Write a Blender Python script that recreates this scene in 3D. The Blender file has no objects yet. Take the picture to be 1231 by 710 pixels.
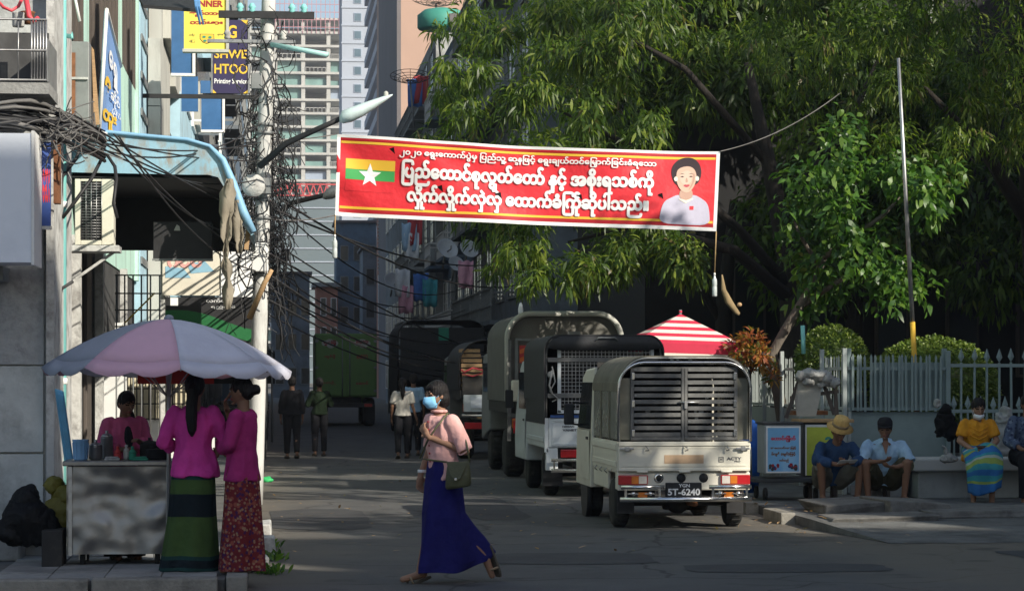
import bpy, bmesh, math, random
import numpy as np
from mathutils import Vector, Matrix, noise
R = math.radians
PI = math.pi
SC = bpy.context.scene
COL = SC.collection
# ------------------------------------------------------------------ camera, sky, sun, exposure
F, PXC, HZ, CH = 2900.0, 615.5, 452.0, 1.62      # focal length in photo pixels, centre column, horizon row, eye height
TH = math.atan(287.5 / F)                          # the lens looks this far to the right of the street's axis
CT, ST = math.cos(TH), math.sin(TH)
cam_d = bpy.data.cameras.new('camera')
cam = bpy.data.objects.new('camera', cam_d)
COL.objects.link(cam)
cam.location = (0, 0, CH)
cam.rotation_euler = (R(90), 0, -TH)
cam_d.sensor_width = 36.0
cam_d.lens = 36.0 * F / 1231.0
cam_d.shift_y = (HZ - 355.0) / 1231.0
cam_d.clip_start, cam_d.clip_end = 0.1, 4000
SC.camera = cam

SUN_AZ, SUN_EL = 42.0, 29.0                         # sun stands behind the camera, to the right
world = bpy.data.worlds.new('World')
SC.world = world
world.use_nodes = True
wn = world.node_tree
sky = wn.nodes.new('ShaderNodeTexSky')
sky.sky_type = 'NISHITA'
sky.sun_disc = False
sky.sun_elevation = R(SUN_EL)
sky.sun_rotation = R(180 - SUN_AZ)
sky.air_density, sky.dust_density, sky.ozone_density = 1.0, 1.5, 1.0
wn.links.new(sky.outputs[0], wn.nodes['Background'].inputs[0])
wn.nodes['Background'].inputs[1].default_value = 0.115
sun_d = bpy.data.lights.new('sun', 'SUN')
sun_d.energy = 4.9
sun_d.angle = R(0.5)
sun_d.color = (1.0, 0.93, 0.80)
sun = bpy.data.objects.new('sun', sun_d)
COL.objects.link(sun)
sun.location = (20, -20, 40)
_to = Vector((math.sin(R(SUN_AZ)) * math.cos(R(SUN_EL)), -math.cos(R(SUN_AZ)) * math.cos(R(SUN_EL)), math.sin(R(SUN_EL))))
sun.rotation_euler = _to.to_track_quat('Z', 'Y').to_euler()
SC.view_settings.view_transform = 'Standard'
SC.view_settings.look = 'None'
SC.view_settings.exposure = 0.45
SC.view_settings.gamma = 1.0
SC.cycles.max_bounces = 6
SC.cycles.transparent_max_bounces = 12
SC.cycles.use_denoising = True

# ------------------------------------------------------------------ where a pixel of the photograph lies in the place
def W(px, py, D):
    a = (px - PXC) * D / F
    return Vector((D * ST + a * CT, D * CT - a * ST, CH - (py - HZ) * D / F))
def onX(px, py, X):
    u = (px - PXC) / F
    return W(px, py, X / (ST + u * CT))
def onY(px, py, Y):
    u = (px - PXC) / F
    return W(px, py, Y / (CT - u * ST))
def onG(px, py, z=0.0):
    return W(px, py, F * (CH - z) / (py - HZ))

# ------------------------------------------------------------------ materials
def mat(name, col, rough=0.75, var=0.18, scale=5.0, bump=0.0, bscale=40.0, metal=0.0, spec=0.4, dirt=None, dscale=2.0, damt=0.45, stretch=None):
    m = bpy.data.materials.new(name)
    m.use_nodes = True
    n, l = m.node_tree.nodes, m.node_tree.links
    b = n['Principled BSDF']
    b.inputs['Roughness'].default_value = rough
    b.inputs['Metallic'].default_value = metal
    b.inputs['Specular IOR Level'].default_value = spec
    tc = n.new('ShaderNodeTexCoord')
    src = tc.outputs['Object']
    if stretch:
        mp = n.new('ShaderNodeMapping')
        mp.inputs['Scale'].default_value = stretch
        l.new(src, mp.inputs['Vector'])
        src = mp.outputs[0]
    c = tuple(col)
    if var > 0:
        t = n.new('ShaderNodeTexNoise')
        t.inputs['Scale'].default_value = scale
        t.inputs['Detail'].default_value = 6
        t.inputs['Roughness'].default_value = 0.65
        l.new(src, t.inputs['Vector'])
        r = n.new('ShaderNodeValToRGB')
        r.color_ramp.elements[0].position = 0.3
        r.color_ramp.elements[1].position = 0.7
        r.color_ramp.elements[0].color = (*[x * (1 - var) for x in c], 1)
        r.color_ramp.elements[1].color = (*[min(1, x * (1 + var)) for x in c], 1)
        l.new(t.outputs['Fac'], r.inputs[0])
        out = r.outputs[0]
        if dirt:
            t2 = n.new('ShaderNodeTexNoise')
            t2.inputs['Scale'].default_value = dscale
            t2.inputs['Detail'].default_value = 8
            t2.inputs['Roughness'].default_value = 0.7
            l.new(src, t2.inputs['Vector'])
            r2 = n.new('ShaderNodeValToRGB')
            r2.color_ramp.elements[0].position = 1 - damt - 0.08
            r2.color_ramp.elements[1].position = 1 - damt + 0.12
            r2.color_ramp.elements[0].color = (0, 0, 0, 1)
            r2.color_ramp.elements[1].color = (0.85, 0.85, 0.85, 1)
            l.new(t2.outputs['Fac'], r2.inputs[0])
            mx = n.new('ShaderNodeMixRGB')
            l.new(r2.outputs[0], mx.inputs[0])
            l.new(out, mx.inputs[1])
            mx.inputs[2].default_value = (*dirt, 1)
            out = mx.outputs[0]
        l.new(out, b.inputs['Base Color'])
        rr = n.new('ShaderNodeMapRange')
        rr.inputs['To Min'].default_value = max(0.02, rough - 0.1)
        rr.inputs['To Max'].default_value = min(1, rough + 0.1)
        l.new(t.outputs['Fac'], rr.inputs['Value'])
        l.new(rr.outputs[0], b.inputs['Roughness'])
    else:
        b.inputs['Base Color'].default_value = (*c, 1)
    if bump > 0:
        t3 = n.new('ShaderNodeTexNoise')
        t3.inputs['Scale'].default_value = bscale
        t3.inputs['Detail'].default_value = 5
        l.new(src, t3.inputs['Vector'])
        bp = n.new('ShaderNodeBump')
        bp.inputs['Strength'].default_value = 1.0
        bp.inputs['Distance'].default_value = bump
        l.new(t3.outputs['Fac'], bp.inputs['Height'])
        l.new(bp.outputs[0], b.inputs['Normal'])
    return m
def leafmat(name, col, trans=0.48, rough=0.45):
    m = mat(name, col, rough, 0.25, 3.0, spec=0.5)
    n, l = m.node_tree.nodes, m.node_tree.links
    b = n['Principled BSDF']
    out = n['Material Output']
    t = n.new('ShaderNodeBsdfTranslucent')
    t.inputs[0].default_value = (min(1, col[0] * 1.25), min(1, col[1] * 1.45), col[2] * 0.7, 1)
    mx = n.new('ShaderNodeMixShader')
    mx.inputs[0].default_value = trans
    l.new(b.outputs[0], mx.inputs[1])
    l.new(t.outputs[0], mx.inputs[2])
    l.new(mx.outputs[0], out.inputs['Surface'])
    return m
def glassmat(name, col=(0.9, 0.95, 0.95), rough=0.05, alpha=None, ior=1.1):
    m = mat(name, col, rough, 0)
    b = m.node_tree.nodes['Principled BSDF']
    b.inputs['Transmission Weight'].default_value = 1.0
    b.inputs['IOR'].default_value = ior
    return m

# ------------------------------------------------------------------ mesh builder
class MB:
    def __init__(s):
        s.v, s.f, s.mi, s.sm = [], [], [], []
        s.cur = 0
    def add(s, vs, fs, smooth=False, mi=None):
        o = len(s.v)
        s.v += [tuple(p) for p in vs]
        s.f += [tuple(i + o for i in f) for f in fs]
        s.mi += [s.cur if mi is None else mi] * len(fs)
        s.sm += [smooth] * len(fs)
        return s
    def box(s, x0, x1, y0, y1, z0, z1, mi=None):
        x0, x1 = min(x0, x1), max(x0, x1); y0, y1 = min(y0, y1), max(y0, y1); z0, z1 = min(z0, z1), max(z0, z1)
        return s.add([(x0,y0,z0),(x1,y0,z0),(x1,y1,z0),(x0,y1,z0),(x0,y0,z1),(x1,y0,z1),(x1,y1,z1),(x0,y1,z1)],
                     [(0,3,2,1),(4,5,6,7),(0,1,5,4),(1,2,6,5),(2,3,7,6),(3,0,4,7)], False, mi)
    def obox(s, c, ax, ay, az):
        c, ax, ay, az = Vector(c), Vector(ax), Vector(ay), Vector(az)
        P = [c + ax*i + ay*j + az*k for k in (-1,1) for j in (-1,1) for i in (-1,1)]
        return s.add(P, [(0,2,3,1),(4,5,7,6),(0,1,5,4),(1,3,7,5),(3,2,6,7),(2,0,4,6)])
    def bar(s, p, q, w, h, up=(0,0,1)):
        p, q = Vector(p), Vector(q); d = q - p
        up = Vector(up)
        if abs(d.normalized().dot(up.normalized())) > 0.95: up = Vector((0,1,0))
        r = d.cross(up).normalized() * w * 0.5
        u = r.cross(d).normalized() * h * 0.5
        return s.obox((p+q)/2, d/2, u, r) if False else s.obox((p+q)/2, r, d/2, u)
    def tube(s, pts, r, n=6, caps=True):
        pts = [Vector(p) for p in pts]
        k = len(pts)
        rs = r if isinstance(r, (list, tuple)) else [r]*k
        rings = []
        ref = None
        for i, p in enumerate(pts):
            t = (pts[min(i+1,k-1)] - pts[max(i-1,0)])
            if t.length < 1e-9: t = Vector((0,0,1))
            t.normalize()
            if ref is None:
                ref = t.orthogonal().normalized()
            a = (ref - t*ref.dot(t))
            a = a.normalized() if a.length > 1e-6 else t.orthogonal().normalized()
            ref = a
            b = t.cross(a)
            rings.append([p + (a*math.cos(2*PI*j/n) + b*math.sin(2*PI*j/n))*rs[i] for j in range(n)])
        return s.loft(rings, caps)
    def loft(s, rings, caps=True, smooth=True, closed=True, rowmats=None):
        n = len(rings[0]); o = []
        for r in rings: o += r
        fs, k = [], len(rings)
        base = len(s.v)
        for i in range(k-1):
            rf = [(i*n+j, i*n+(j+1)%n, (i+1)*n+(j+1)%n, (i+1)*n+j) for j in range(n if closed else n-1)]
            if rowmats is None: fs += rf
            else:
                s.f += [tuple(q+base for q in f) for f in rf]; s.mi += [rowmats[i]]*len(rf); s.sm += [smooth]*len(rf)
        if caps: fs += [tuple(range(n-1,-1,-1)), tuple((k-1)*n+j for j in range(n))]
        s.v += [tuple(p) for p in o]
        s.f += [tuple(q+base for q in f) for f in fs]; s.mi += [s.cur]*len(fs); s.sm += [smooth]*len(fs)
        return s
    def ell(s, c, r, nu=12, nv=8, M=None):
        c = Vector(c)
        if not isinstance(r, (list, tuple)): r = (r, r, r)
        vs = []
        for i in range(nv+1):
            th = PI*i/nv
            for j in range(nu):
                ph = 2*PI*j/nu
                p = Vector((r[0]*math.sin(th)*math.cos(ph), r[1]*math.sin(th)*math.sin(ph), -r[2]*math.cos(th)))
                vs.append(c + (M @ p if M else p))
        fs = []
        for i in range(nv):
            for j in range(nu):
                fs.append((i*nu+j, i*nu+(j+1)%nu, (i+1)*nu+(j+1)%nu, (i+1)*nu+j))
        return s.add(vs, fs, True)
    def cone(s, p, q, r1, r2, n=10):
        p, q = Vector(p), Vector(q); d = q-p
        pts, rs = [], []
        u = d.normalized() if d.length > 1e-6 else Vector((0,0,1))
        for t in (1.0, 0.8, 0.45, 0.0):
            pts.append(p - u*r1*t); rs.append(max(0.001, r1*math.sqrt(1-min(1,t*t))))
        for t in (0.0, 0.45, 0.8, 1.0):
            pts.append(q + u*r2*t); rs.append(max(0.001, r2*math.sqrt(1-min(1,t*t))))
        return s.tube(pts, rs, n)
    def lathe(s, prof, c, axis='z', n=20):
        c = Vector(c); rings = []
        for r, h in prof:
            ring = []
            for j in range(n):
                a = 2*PI*j/n
                x, y = r*math.cos(a), r*math.sin(a)
                ring.append(c + (Vector((x,y,h)) if axis=='z' else Vector((h,x,y)) if axis=='x' else Vector((y,h,x))))
            rings.append(ring)
        return s.loft(rings, True)
    def prism(s, poly, d, smooth=False):
        a = [Vector(p) for p in poly]; d = Vector(d); n = len(a)
        return s.add(a + [p+d for p in a], [tuple(range(n)), tuple(range(2*n-1,n-1,-1))] + [(j, (j+1)%n+0, (j+1)%n+n, j+n)[::-1] for j in range(n)], smooth)
    def quad(s, a, b, c, d, mi=None):
        return s.add([a,b,c,d], [(0,1,2,3)], False, mi)
    def plate(s, f, x0, x1, z0, z1, nx=1, nz=1, off=0.0):
        vs = [f(x0+(x1-x0)*i/nx, z0+(z1-z0)*j/nz, off) for j in range(nz+1) for i in range(nx+1)]
        return s.add(vs, [(j*(nx+1)+i, j*(nx+1)+i+1, (j+1)*(nx+1)+i+1, (j+1)*(nx+1)+i) for j in range(nz) for i in range(nx)], nx*nz > 1)
    def sheet(s, rows, mi=None):
        """an open surface through rows of points, its vertices shared"""
        n=len(rows[0]); vs=[p for r in rows for p in r]
        return s.add(vs,[(i*n+j,i*n+j+1,(i+1)*n+j+1,(i+1)*n+j) for i in range(len(rows)-1) for j in range(n-1)],True,mi)
    def mesh(s, name, mats):
        me = bpy.data.meshes.new(name)
        me.from_pydata(s.v, [], s.f)
        for m in (mats if isinstance(mats, (list, tuple)) else [mats]): me.materials.append(m)
        me.polygons.foreach_set('material_index', s.mi)
        me.polygons.foreach_set('use_smooth', s.sm)
        me.update()
        return me

WM = {}
def kids_space(me, parent, space):
    if parent is not None and space == 'W':
        me.transform(WM[parent.name].inverted())
def part(name, mb, mats, parent, space='L', bevel=0.0, kind=None, label=None, fix=True):
    me = mb if isinstance(mb, bpy.types.Mesh) else mb.mesh(name, mats)
    kids_space(me, parent, space)
    if fix and not isinstance(mb, bpy.types.Mesh): fixn(me)
    o = bpy.data.objects.new(name, me)
    COL.objects.link(o)
    o.parent = parent
    WM[o.name] = WM[parent.name].copy() if parent is not None else Matrix.Identity(4)
    if bevel: bev(o, bevel)
    if kind: o['kind'] = kind
    if label: o['label'] = label
    return o
def fixn(me):
    bm = bmesh.new(); bm.from_mesh(me)
    bmesh.ops.recalc_face_normals(bm, faces=bm.faces)
    bm.to_mesh(me); bm.free()
def bev(o, w, seg=2):
    b = o.modifiers.new('bevel', 'BEVEL')
    b.width = w; b.segments = seg; b.limit_method = 'ANGLE'; b.angle_limit = R(35)
def thing(name, label, cat, loc=(0,0,0), rz=0.0, group=None):
    o = bpy.data.objects.new(name, None)
    COL.objects.link(o)
    o.empty_display_size = 0.2
    o.location = loc; o.rotation_euler = (0,0,rz)
    tag(o, label, cat, group)
    WM[o.name] = Matrix.Translation(Vector(loc)) @ Matrix.Rotation(rz, 4, 'Z')
    return o
def tag(o, label, cat, group=None):
    o['label'] = label; o['category'] = cat
    if group: o['group'] = group
    return o
def single(name, mb, mats, label, cat, group=None, bevel=0.0, kind=None, fix=True):
    """one top-level mesh, its origin at the middle of its base"""
    me = mb if isinstance(mb, bpy.types.Mesh) else mb.mesh(name, mats)
    a = np.empty(len(me.vertices)*3); me.vertices.foreach_get('co', a); a = a.reshape(-1,3)
    lo, hi = a.min(0), a.max(0)
    b = Vector(((lo[0]+hi[0])/2, (lo[1]+hi[1])/2, lo[2]))
    me.transform(Matrix.Translation(-b))
    if fix and not isinstance(mb, bpy.types.Mesh): fixn(me)
    o = bpy.data.objects.new(name, me)
    COL.objects.link(o)
    o.location = b
    WM[o.name] = Matrix.Translation(b)
    if label: tag(o, label, cat, group)
    if kind: o['kind'] = kind
    if bevel: bev(o, bevel)
    return o
def struct(name, mb, mats, bevel=0.0):
    o = part(name, mb, mats, None, bevel=bevel)
    o['kind'] = 'structure'
    return o
def copy_part(src, parent, M=None):
    c = src.copy(); COL.objects.link(c); c.parent = parent
    if M is not None: c.matrix_basis = M
    WM[c.name] = WM[parent.name] @ (M if M is not None else Matrix.Identity(4))
    return c
def children(o): return [c for c in bpy.data.objects if c.parent is o]
def copy_tree(o, parent=None, loc=None, rz=None, label=None, kids=None):
    c = o.copy(); COL.objects.link(c)
    if parent is not None: c.parent = parent
    if loc is not None: c.location = loc
    if rz is not None: c.rotation_euler = (0,0,rz)
    if label: c['label'] = label
    for ch in children(o): copy_tree(ch, c)
    return c

# ------------------------------------------------------------------ writing: glyphs as flat meshes
_tc = {}
_bench = bpy.data.scenes.new('workbench')                # an empty side scene: evaluating there does not touch the rest
def evaluated(o):
    _bench.collection.objects.link(o)
    dg = _bench.view_layers[0].depsgraph
    if dg is None:
        with bpy.context.temp_override(scene=_bench, view_layer=_bench.view_layers[0]): dg = bpy.context.evaluated_depsgraph_get()
    dg.update()
    return bpy.data.meshes.new_from_object(o.evaluated_get(dg))
def glyphs(t, bold=0.0):
    k = (t, bold)
    if k in _tc: return _tc[k]
    cu = bpy.data.curves.new('lettering', 'FONT')
    cu.body = t; cu.size = 1.0; cu.offset = bold; cu.resolution_u = 3
    o = bpy.data.objects.new('lettering', cu)
    me = evaluated(o)
    v = [tuple(x.co) for x in me.vertices]; f = [tuple(p.vertices) for p in me.polygons]
    bpy.data.objects.remove(o); bpy.data.curves.remove(cu); bpy.data.meshes.remove(me)
    _tc[k] = (v, f)
    return _tc[k]
def adv(t):
    h = max(p[0] for p in glyphs('H')[0])
    return max(p[0] for p in glyphs(t + 'H')[0]) - h
def write(tokens, bold=0.0):
    """tokens: strings, or (text, scale, dx, dy) laid over the pen position without moving it"""
    if isinstance(tokens, str): tokens = [tokens]
    x, V, Fc = 0.0, [], []
    for t in tokens:
        if isinstance(t, str):
            v, f = glyphs(t, bold); o = len(V)
            V += [(p[0]+x, p[1]) for p in v]; Fc += [tuple(i+o for i in q) for q in f]
            x += adv(t)
        else:
            s, sc, dx, dy = t
            v, f = glyphs(s, bold / sc); o = len(V)
            V += [(p[0]*sc+x+dx, p[1]*sc+dy) for p in v]; Fc += [tuple(i+o for i in q) for q in f]
    return V, Fc
def letter(mb, tokens, fn, x0, x1, z0, z1=None, bold=0.0, off=0.005, heavy=0.0, hair=0.0004):
    """fit the text into x0..x1 (and z0..z1 when given) of the sheet fn(x, z, off)"""
    V, Fc = write(tokens, bold)
    xs = [p[0] for p in V]; zs = [p[1] for p in V]
    a, b, c, d = min(xs), max(xs), min(zs), max(zs)
    sx = (x1-x0)/(b-a); sz = sx if z1 is None else (z1-z0)/(d-c)
    sh = [(0,0)] if not heavy else [(heavy*math.cos(k*PI/4), heavy*math.sin(k*PI/4)) for k in range(8)] + [(0,0)]
    for i, (dx, dz) in enumerate(sh):                    # heavy: thickened by shifted sheets, a hair's breadth apart
        mb.add([fn(x0+(p[0]+dx-a)*sx, z0+(p[1]+dz-c)*sz, off + i*hair) for p in V], Fc)
    return mb

# ================================================================== MATERIALS
M = {}
M['concrete'] = mat('concrete', (0.27,0.27,0.26), 0.9, 0.22, 2.5, 0.01, 30, dirt=(0.10,0.10,0.10), dscale=1.3, damt=0.4)
M['concrete_pale'] = mat('concrete_pale', (0.42,0.42,0.40), 0.9, 0.12, 0.6)
M['kerb'] = mat('kerb', (0.25,0.235,0.205), 0.9, 0.25, 6, 0.008, 50, dirt=(0.11,0.10,0.09), dscale=4, damt=0.42)
M['pave'] = mat('pave', (0.135,0.135,0.13), 0.9, 0.3, 3, 0.012, 22, dirt=(0.07,0.068,0.064), dscale=1.6, damt=0.48)
M['slabs'] = mat('slabs', (0.16,0.155,0.145), 0.92, 0.3, 4, 0.014, 18, dirt=(0.075,0.07,0.065), dscale=3, damt=0.48)
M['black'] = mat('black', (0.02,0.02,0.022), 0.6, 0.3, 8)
M['blackgloss'] = mat('blackgloss', (0.015,0.015,0.017), 0.3, 0.2, 8)
M['rubber'] = mat('rubber', (0.022,0.022,0.022), 0.85, 0.3, 20, 0.004, 60, dirt=(0.08,0.075,0.065), dscale=6, damt=0.4)
M['mint'] = mat('mint', (0.46,0.68,0.59), 0.8, 0.1, 1.5, dirt=(0.24,0.30,0.27), dscale=2.2, damt=0.42, stretch=(1,1,.22))
M['turq'] = mat('turq', (0.22,0.56,0.54), 0.6, 0.12, 3, dirt=(0.35,0.55,0.52), dscale=4, damt=0.25)
M['paleblue'] = mat('paleblue', (0.38,0.56,0.66), 0.8, 0.15, 2, dirt=(0.25,0.30,0.32), dscale=1.5, damt=0.4)
M['beige'] = mat('beige', (0.46,0.46,0.42), 0.85, 0.1, 2, dirt=(0.22,0.22,0.20), dscale=2, damt=0.42, stretch=(1,1,.25))
M['greywall'] = mat('greywall', (0.47,0.49,0.48), 0.8, 0.2, 2.5, 0.015, 10, dirt=(0.23,0.24,0.235), dscale=1.8, damt=0.45)
M['peel'] = mat('peel', (0.50,0.50,0.48), 0.85, 0.15, 4, 0.008, 25, dirt=(0.20,0.19,0.18), dscale=5, damt=0.45)
M['darkwin'] = mat('darkwin', (0.025,0.028,0.03), 0.15, 0.2, 3, spec=0.6)
M['brownwood'] = mat('brownwood', (0.085,0.07,0.06), 0.7, 0.3, 4, stretch=(8,8,0.6))
M['steel'] = mat('steel', (0.42,0.42,0.42), 0.4, 0.2, 8, metal=0.85, dirt=(0.15,0.13,0.12), dscale=4, damt=0.4)
M['chrome'] = mat('chrome', (0.70,0.70,0.70), 0.22, 0.12, 10, metal=1.0)
M['greymetal'] = mat('greymetal', (0.22,0.23,0.23), 0.55, 0.2, 5, metal=0.3, dirt=(0.12,0.09,0.07), dscale=5, damt=0.35)
M['white'] = mat('white', (0.72,0.72,0.70), 0.6, 0.08, 3, dirt=(0.42,0.40,0.37), dscale=3, damt=0.33)
M['whiteprint'] = mat('whiteprint', (0.80,0.80,0.80), 0.6, 0.03, 3)
M['brownwall'] = mat('brownwall', (0.42,0.285,0.225), 0.9, 0.08, 0.2)
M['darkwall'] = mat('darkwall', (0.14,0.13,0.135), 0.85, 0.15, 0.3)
M['apt'] = mat('apt', (0.17,0.195,0.22), 0.9, 0.25, 0.7, dirt=(0.09,0.10,0.11), dscale=0.8, damt=0.45)
M['aptblue'] = mat('aptblue', (0.09,0.14,0.20), 0.85, 0.25, 0.8, dirt=(0.07,0.09,0.11), dscale=0.9, damt=0.42)
M['aptpale'] = mat('aptpale', (0.34,0.35,0.34), 0.9, 0.2, 0.8, dirt=(0.15,0.15,0.15), dscale=0.7, damt=0.45)
M['parkwall_shade'] = mat('parkwall_shade', (0.018,0.018,0.019), 0.9, 0.25, 1.0)  # near-black base colour stands in for the deep shade under the trees
M['rust'] = mat('rust', (0.20,0.085,0.04), 0.9, 0.35, 8, 0.004, 60)
M['wood'] = mat('wood', (0.42,0.27,0.14), 0.75, 0.25, 5, stretch=(2,14,14))
M['cable'] = mat('cable', (0.022,0.022,0.024), 0.55, 0.2, 3)
M['cablegrey'] = mat('cablegrey', (0.13,0.125,0.12), 0.7, 0.3, 3)
M['brick'] = mat('brick', (0.36,0.17,0.12), 0.9, 0.25, 1.5)
M['towergrey'] = mat('towergrey', (0.36,0.40,0.47), 0.85, 0.06, 0.1)
M['towerblue'] = mat('towerblue', (0.30,0.36,0.45), 0.7, 0.08, 0.1)
M['net'] = mat('net', (0.17,0.29,0.27), 0.9, 0.25, 0.25)
M['pane'] = mat('pane', (0.10,0.15,0.19), 0.12, 0.15, 0.4, spec=0.7)
M['bluepane'] = mat('bluepane', (0.05,0.14,0.31), 0.2, 0.3, 1.2, spec=0.6, dirt=(0.18,0.36,0.62), dscale=1.6, damt=0.36)

# asphalt with worn lanes, patches and dust
def asphalt():
    m = mat('asphalt', (0.088,0.088,0.088), 0.88, 0.22, 1.1, 0.006, 120, dirt=(0.122,0.115,0.104), dscale=0.35, damt=0.42)
    n, l = m.node_tree.nodes, m.node_tree.links
    b = n['Principled BSDF']
    src = b.inputs['Base Color'].links[0].from_socket
    tc = n.new('ShaderNodeTexCoord')
    v = n.new('ShaderNodeTexVoronoi'); v.feature = 'DISTANCE_TO_EDGE'; v.inputs['Scale'].default_value = 0.45
    nz = n.new('ShaderNodeTexNoise'); nz.inputs['Scale'].default_value = 1.3; nz.inputs['Detail'].default_value = 5
    ad = n.new('ShaderNodeMixRGB'); ad.blend_type = 'ADD'; ad.inputs[0].default_value = 0.5
    l.new(tc.outputs['Object'], nz.inputs['Vector']); l.new(tc.outputs['Object'], ad.inputs[1]); l.new(nz.outputs['Color'], ad.inputs[2])
    l.new(ad.outputs[0], v.inputs['Vector'])
    r = n.new('ShaderNodeValToRGB'); r.color_ramp.elements[0].position = 0.004; r.color_ramp.elements[1].position = 0.012
    r.color_ramp.elements[0].color = (0.5,0.5,0.5,1); r.color_ramp.elements[1].color = (1,1,1,1)
    l.new(v.outputs['Distance'], r.inputs[0])
    mu = n.new('ShaderNodeMixRGB'); mu.blend_type = 'MULTIPLY'; mu.inputs[0].default_value = 1
    l.new(src, mu.inputs[1]); l.new(r.outputs[0], mu.inputs[2])
    sp = n.new('ShaderNodeTexNoise'); sp.inputs['Scale'].default_value = 90; sp.inputs['Detail'].default_value = 2
    l.new(tc.outputs['Object'], sp.inputs['Vector'])
    r3 = n.new('ShaderNodeValToRGB'); r3.color_ramp.elements[0].position = 0.35; r3.color_ramp.elements[1].position = 0.75
    r3.color_ramp.elements[0].color = (0.75,0.75,0.75,1); r3.color_ramp.elements[1].color = (1.5,1.48,1.42,1)
    l.new(sp.outputs['Fac'], r3.inputs[0])
    m2 = n.new('ShaderNodeMixRGB'); m2.blend_type = 'MULTIPLY'; m2.inputs[0].default_value = 0.8
    l.new(mu.outputs[0], m2.inputs[1]); l.new(r3.outputs[0], m2.inputs[2])
    # dust that gathers along both kerbs, oil drips down the middle
    sx = n.new('ShaderNodeSeparateXYZ'); l.new(tc.outputs['Object'], sx.inputs[0])
    wob = n.new('ShaderNodeTexNoise'); wob.inputs['Scale'].default_value = 0.9; wob.inputs['Detail'].default_value = 7; l.new(tc.outputs['Object'], wob.inputs['Vector'])
    def mth(op, a, v):
        q = n.new('ShaderNodeMath'); q.operation = op; l.new(a, q.inputs[0])
        if isinstance(v, float): q.inputs[1].default_value = v
        else: l.new(v, q.inputs[1])
        return q.outputs[0]
    dist = mth('ABSOLUTE', mth('SUBTRACT', sx.outputs[0], 2.65), 0.0)      # 2.65 m: the crown of the street
    wv = mth('MULTIPLY', wob.outputs['Fac'], 1.6)
    edge = n.new('ShaderNodeMapRange'); edge.inputs['From Min'].default_value = 2.65; edge.inputs['From Max'].default_value = 3.75; edge.inputs['To Max'].default_value = 0.65
    l.new(mth('ADD', dist, wv), edge.inputs['Value'])
    du = n.new('ShaderNodeMixRGB'); l.new(edge.outputs[0], du.inputs[0]); l.new(m2.outputs[0], du.inputs[1]); du.inputs[2].default_value = (0.17,0.145,0.11,1)
    oil = n.new('ShaderNodeTexNoise'); oil.inputs['Scale'].default_value = 1.7; oil.inputs['Detail'].default_value = 3; l.new(tc.outputs['Object'], oil.inputs['Vector'])
    ro = n.new('ShaderNodeValToRGB'); ro.color_ramp.elements[0].position = 0.60; ro.color_ramp.elements[1].position = 0.70; ro.color_ramp.elements[0].color = (1,1,1,1); ro.color_ramp.elements[1].color = (0.62,0.62,0.63,1)
    l.new(oil.outputs['Fac'], ro.inputs[0])
    fin = n.new('ShaderNodeMixRGB'); fin.blend_type = 'MULTIPLY'; fin.inputs[0].default_value = 1; l.new(du.outputs[0], fin.inputs[1]); l.new(ro.outputs[0], fin.inputs[2])
    l.new(fin.outputs[0], b.inputs['Base Color'])
    return m
M['asphalt'] = asphalt()

# ================================================================== GROUND, PAVEMENTS
rng = random.Random(7)
g = MB().quad((-600,-100,0),(600,-100,0),(600,700,0),(-600,700,0))
struct('road', g, M['asphalt'])
p = MB().box(-45,-0.36,18.25,200,0.002,0.095)
pave_l = struct('pavement', p, M['pave'])
p = MB().box(5.70,60,25.0,47,0.002,0.10)
p.add([(5.70,25.0,0.098),(60,25.0,0.098),(60,22.6,0.004),(5.95,22.9,0.004),(5.7,25.0,.001)], [(0,3,2,1),(0,4,3)])
pave_r = struct('pavement', p, M['pave'])
# repair patches laid a few millimetres over the old asphalt
M['patch'] = mat('patch', (0.055,0.055,0.057), 0.9, 0.25, 3, 0.006, 90, dirt=(0.085,0.08,0.072), dscale=1.2, damt=0.4)
for (x0,x1,y0,y1) in ((1.9,3.4,20.6,22.0),(-.05,1.1,25.5,29.5),(2.2,3.0,27,33),(3.4,5.2,19.6,20.5),(6.6,8.4,20.8,21.9),(-2.6,-1.2,16.4,17.3)):
    k = 18; ring = []
    for i in range(k):
        a = 2*PI*i/k; c_, s_ = math.cos(a), math.sin(a); q = 1/max(abs(c_), abs(s_))**.85
        ring.append(((x0+x1)/2 + (x1-x0)/2*c_*q*rng.uniform(.92,1.03), (y0+y1)/2 + (y1-y0)/2*s_*q*rng.uniform(.94,1.03), 0.004))
    struct('road_patch', MB().add(ring, [tuple(range(k))]), M['patch'])
# kerb stones: each a piece of its pavement
def kerb_row(parent, p, q, n, w, z1, gap=0.012, miss=(), jit=0.012):
    p, q = Vector(p), Vector(q); d = (q-p)/n
    u = d.normalized(); s = Vector((-u.y, u.x, 0))
    for i in range(n):
        if i in miss: continue
        a, b = p + d*i + u*gap, p + d*(i+1) - u*gap
        j = s*rng.uniform(-jit, jit); h = z1 + rng.uniform(-jit, jit)
        mb = MB().obox((a+b)/2 + j + Vector((0,0,h/2-0.02)), (b-a)/2, s*w/2, Vector((0,0,h/2+0.02)))
        part('kerb_stone', mb, M['kerb'], parent, bevel=0.012)
kerb_row(pave_l, (-0.28,18.2,0), (-0.28,46,0), 28, 0.16, 0.13, miss=(1,4,5,9))
kerb_row(pave_l, (-8,18.16,0), (-0.4,18.16,0), 8, 0.18, 0.115)
kerb_row(pave_r, (5.62,25.0,0), (5.62,46,0), 21, 0.16, 0.125, miss=(0,2))
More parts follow.
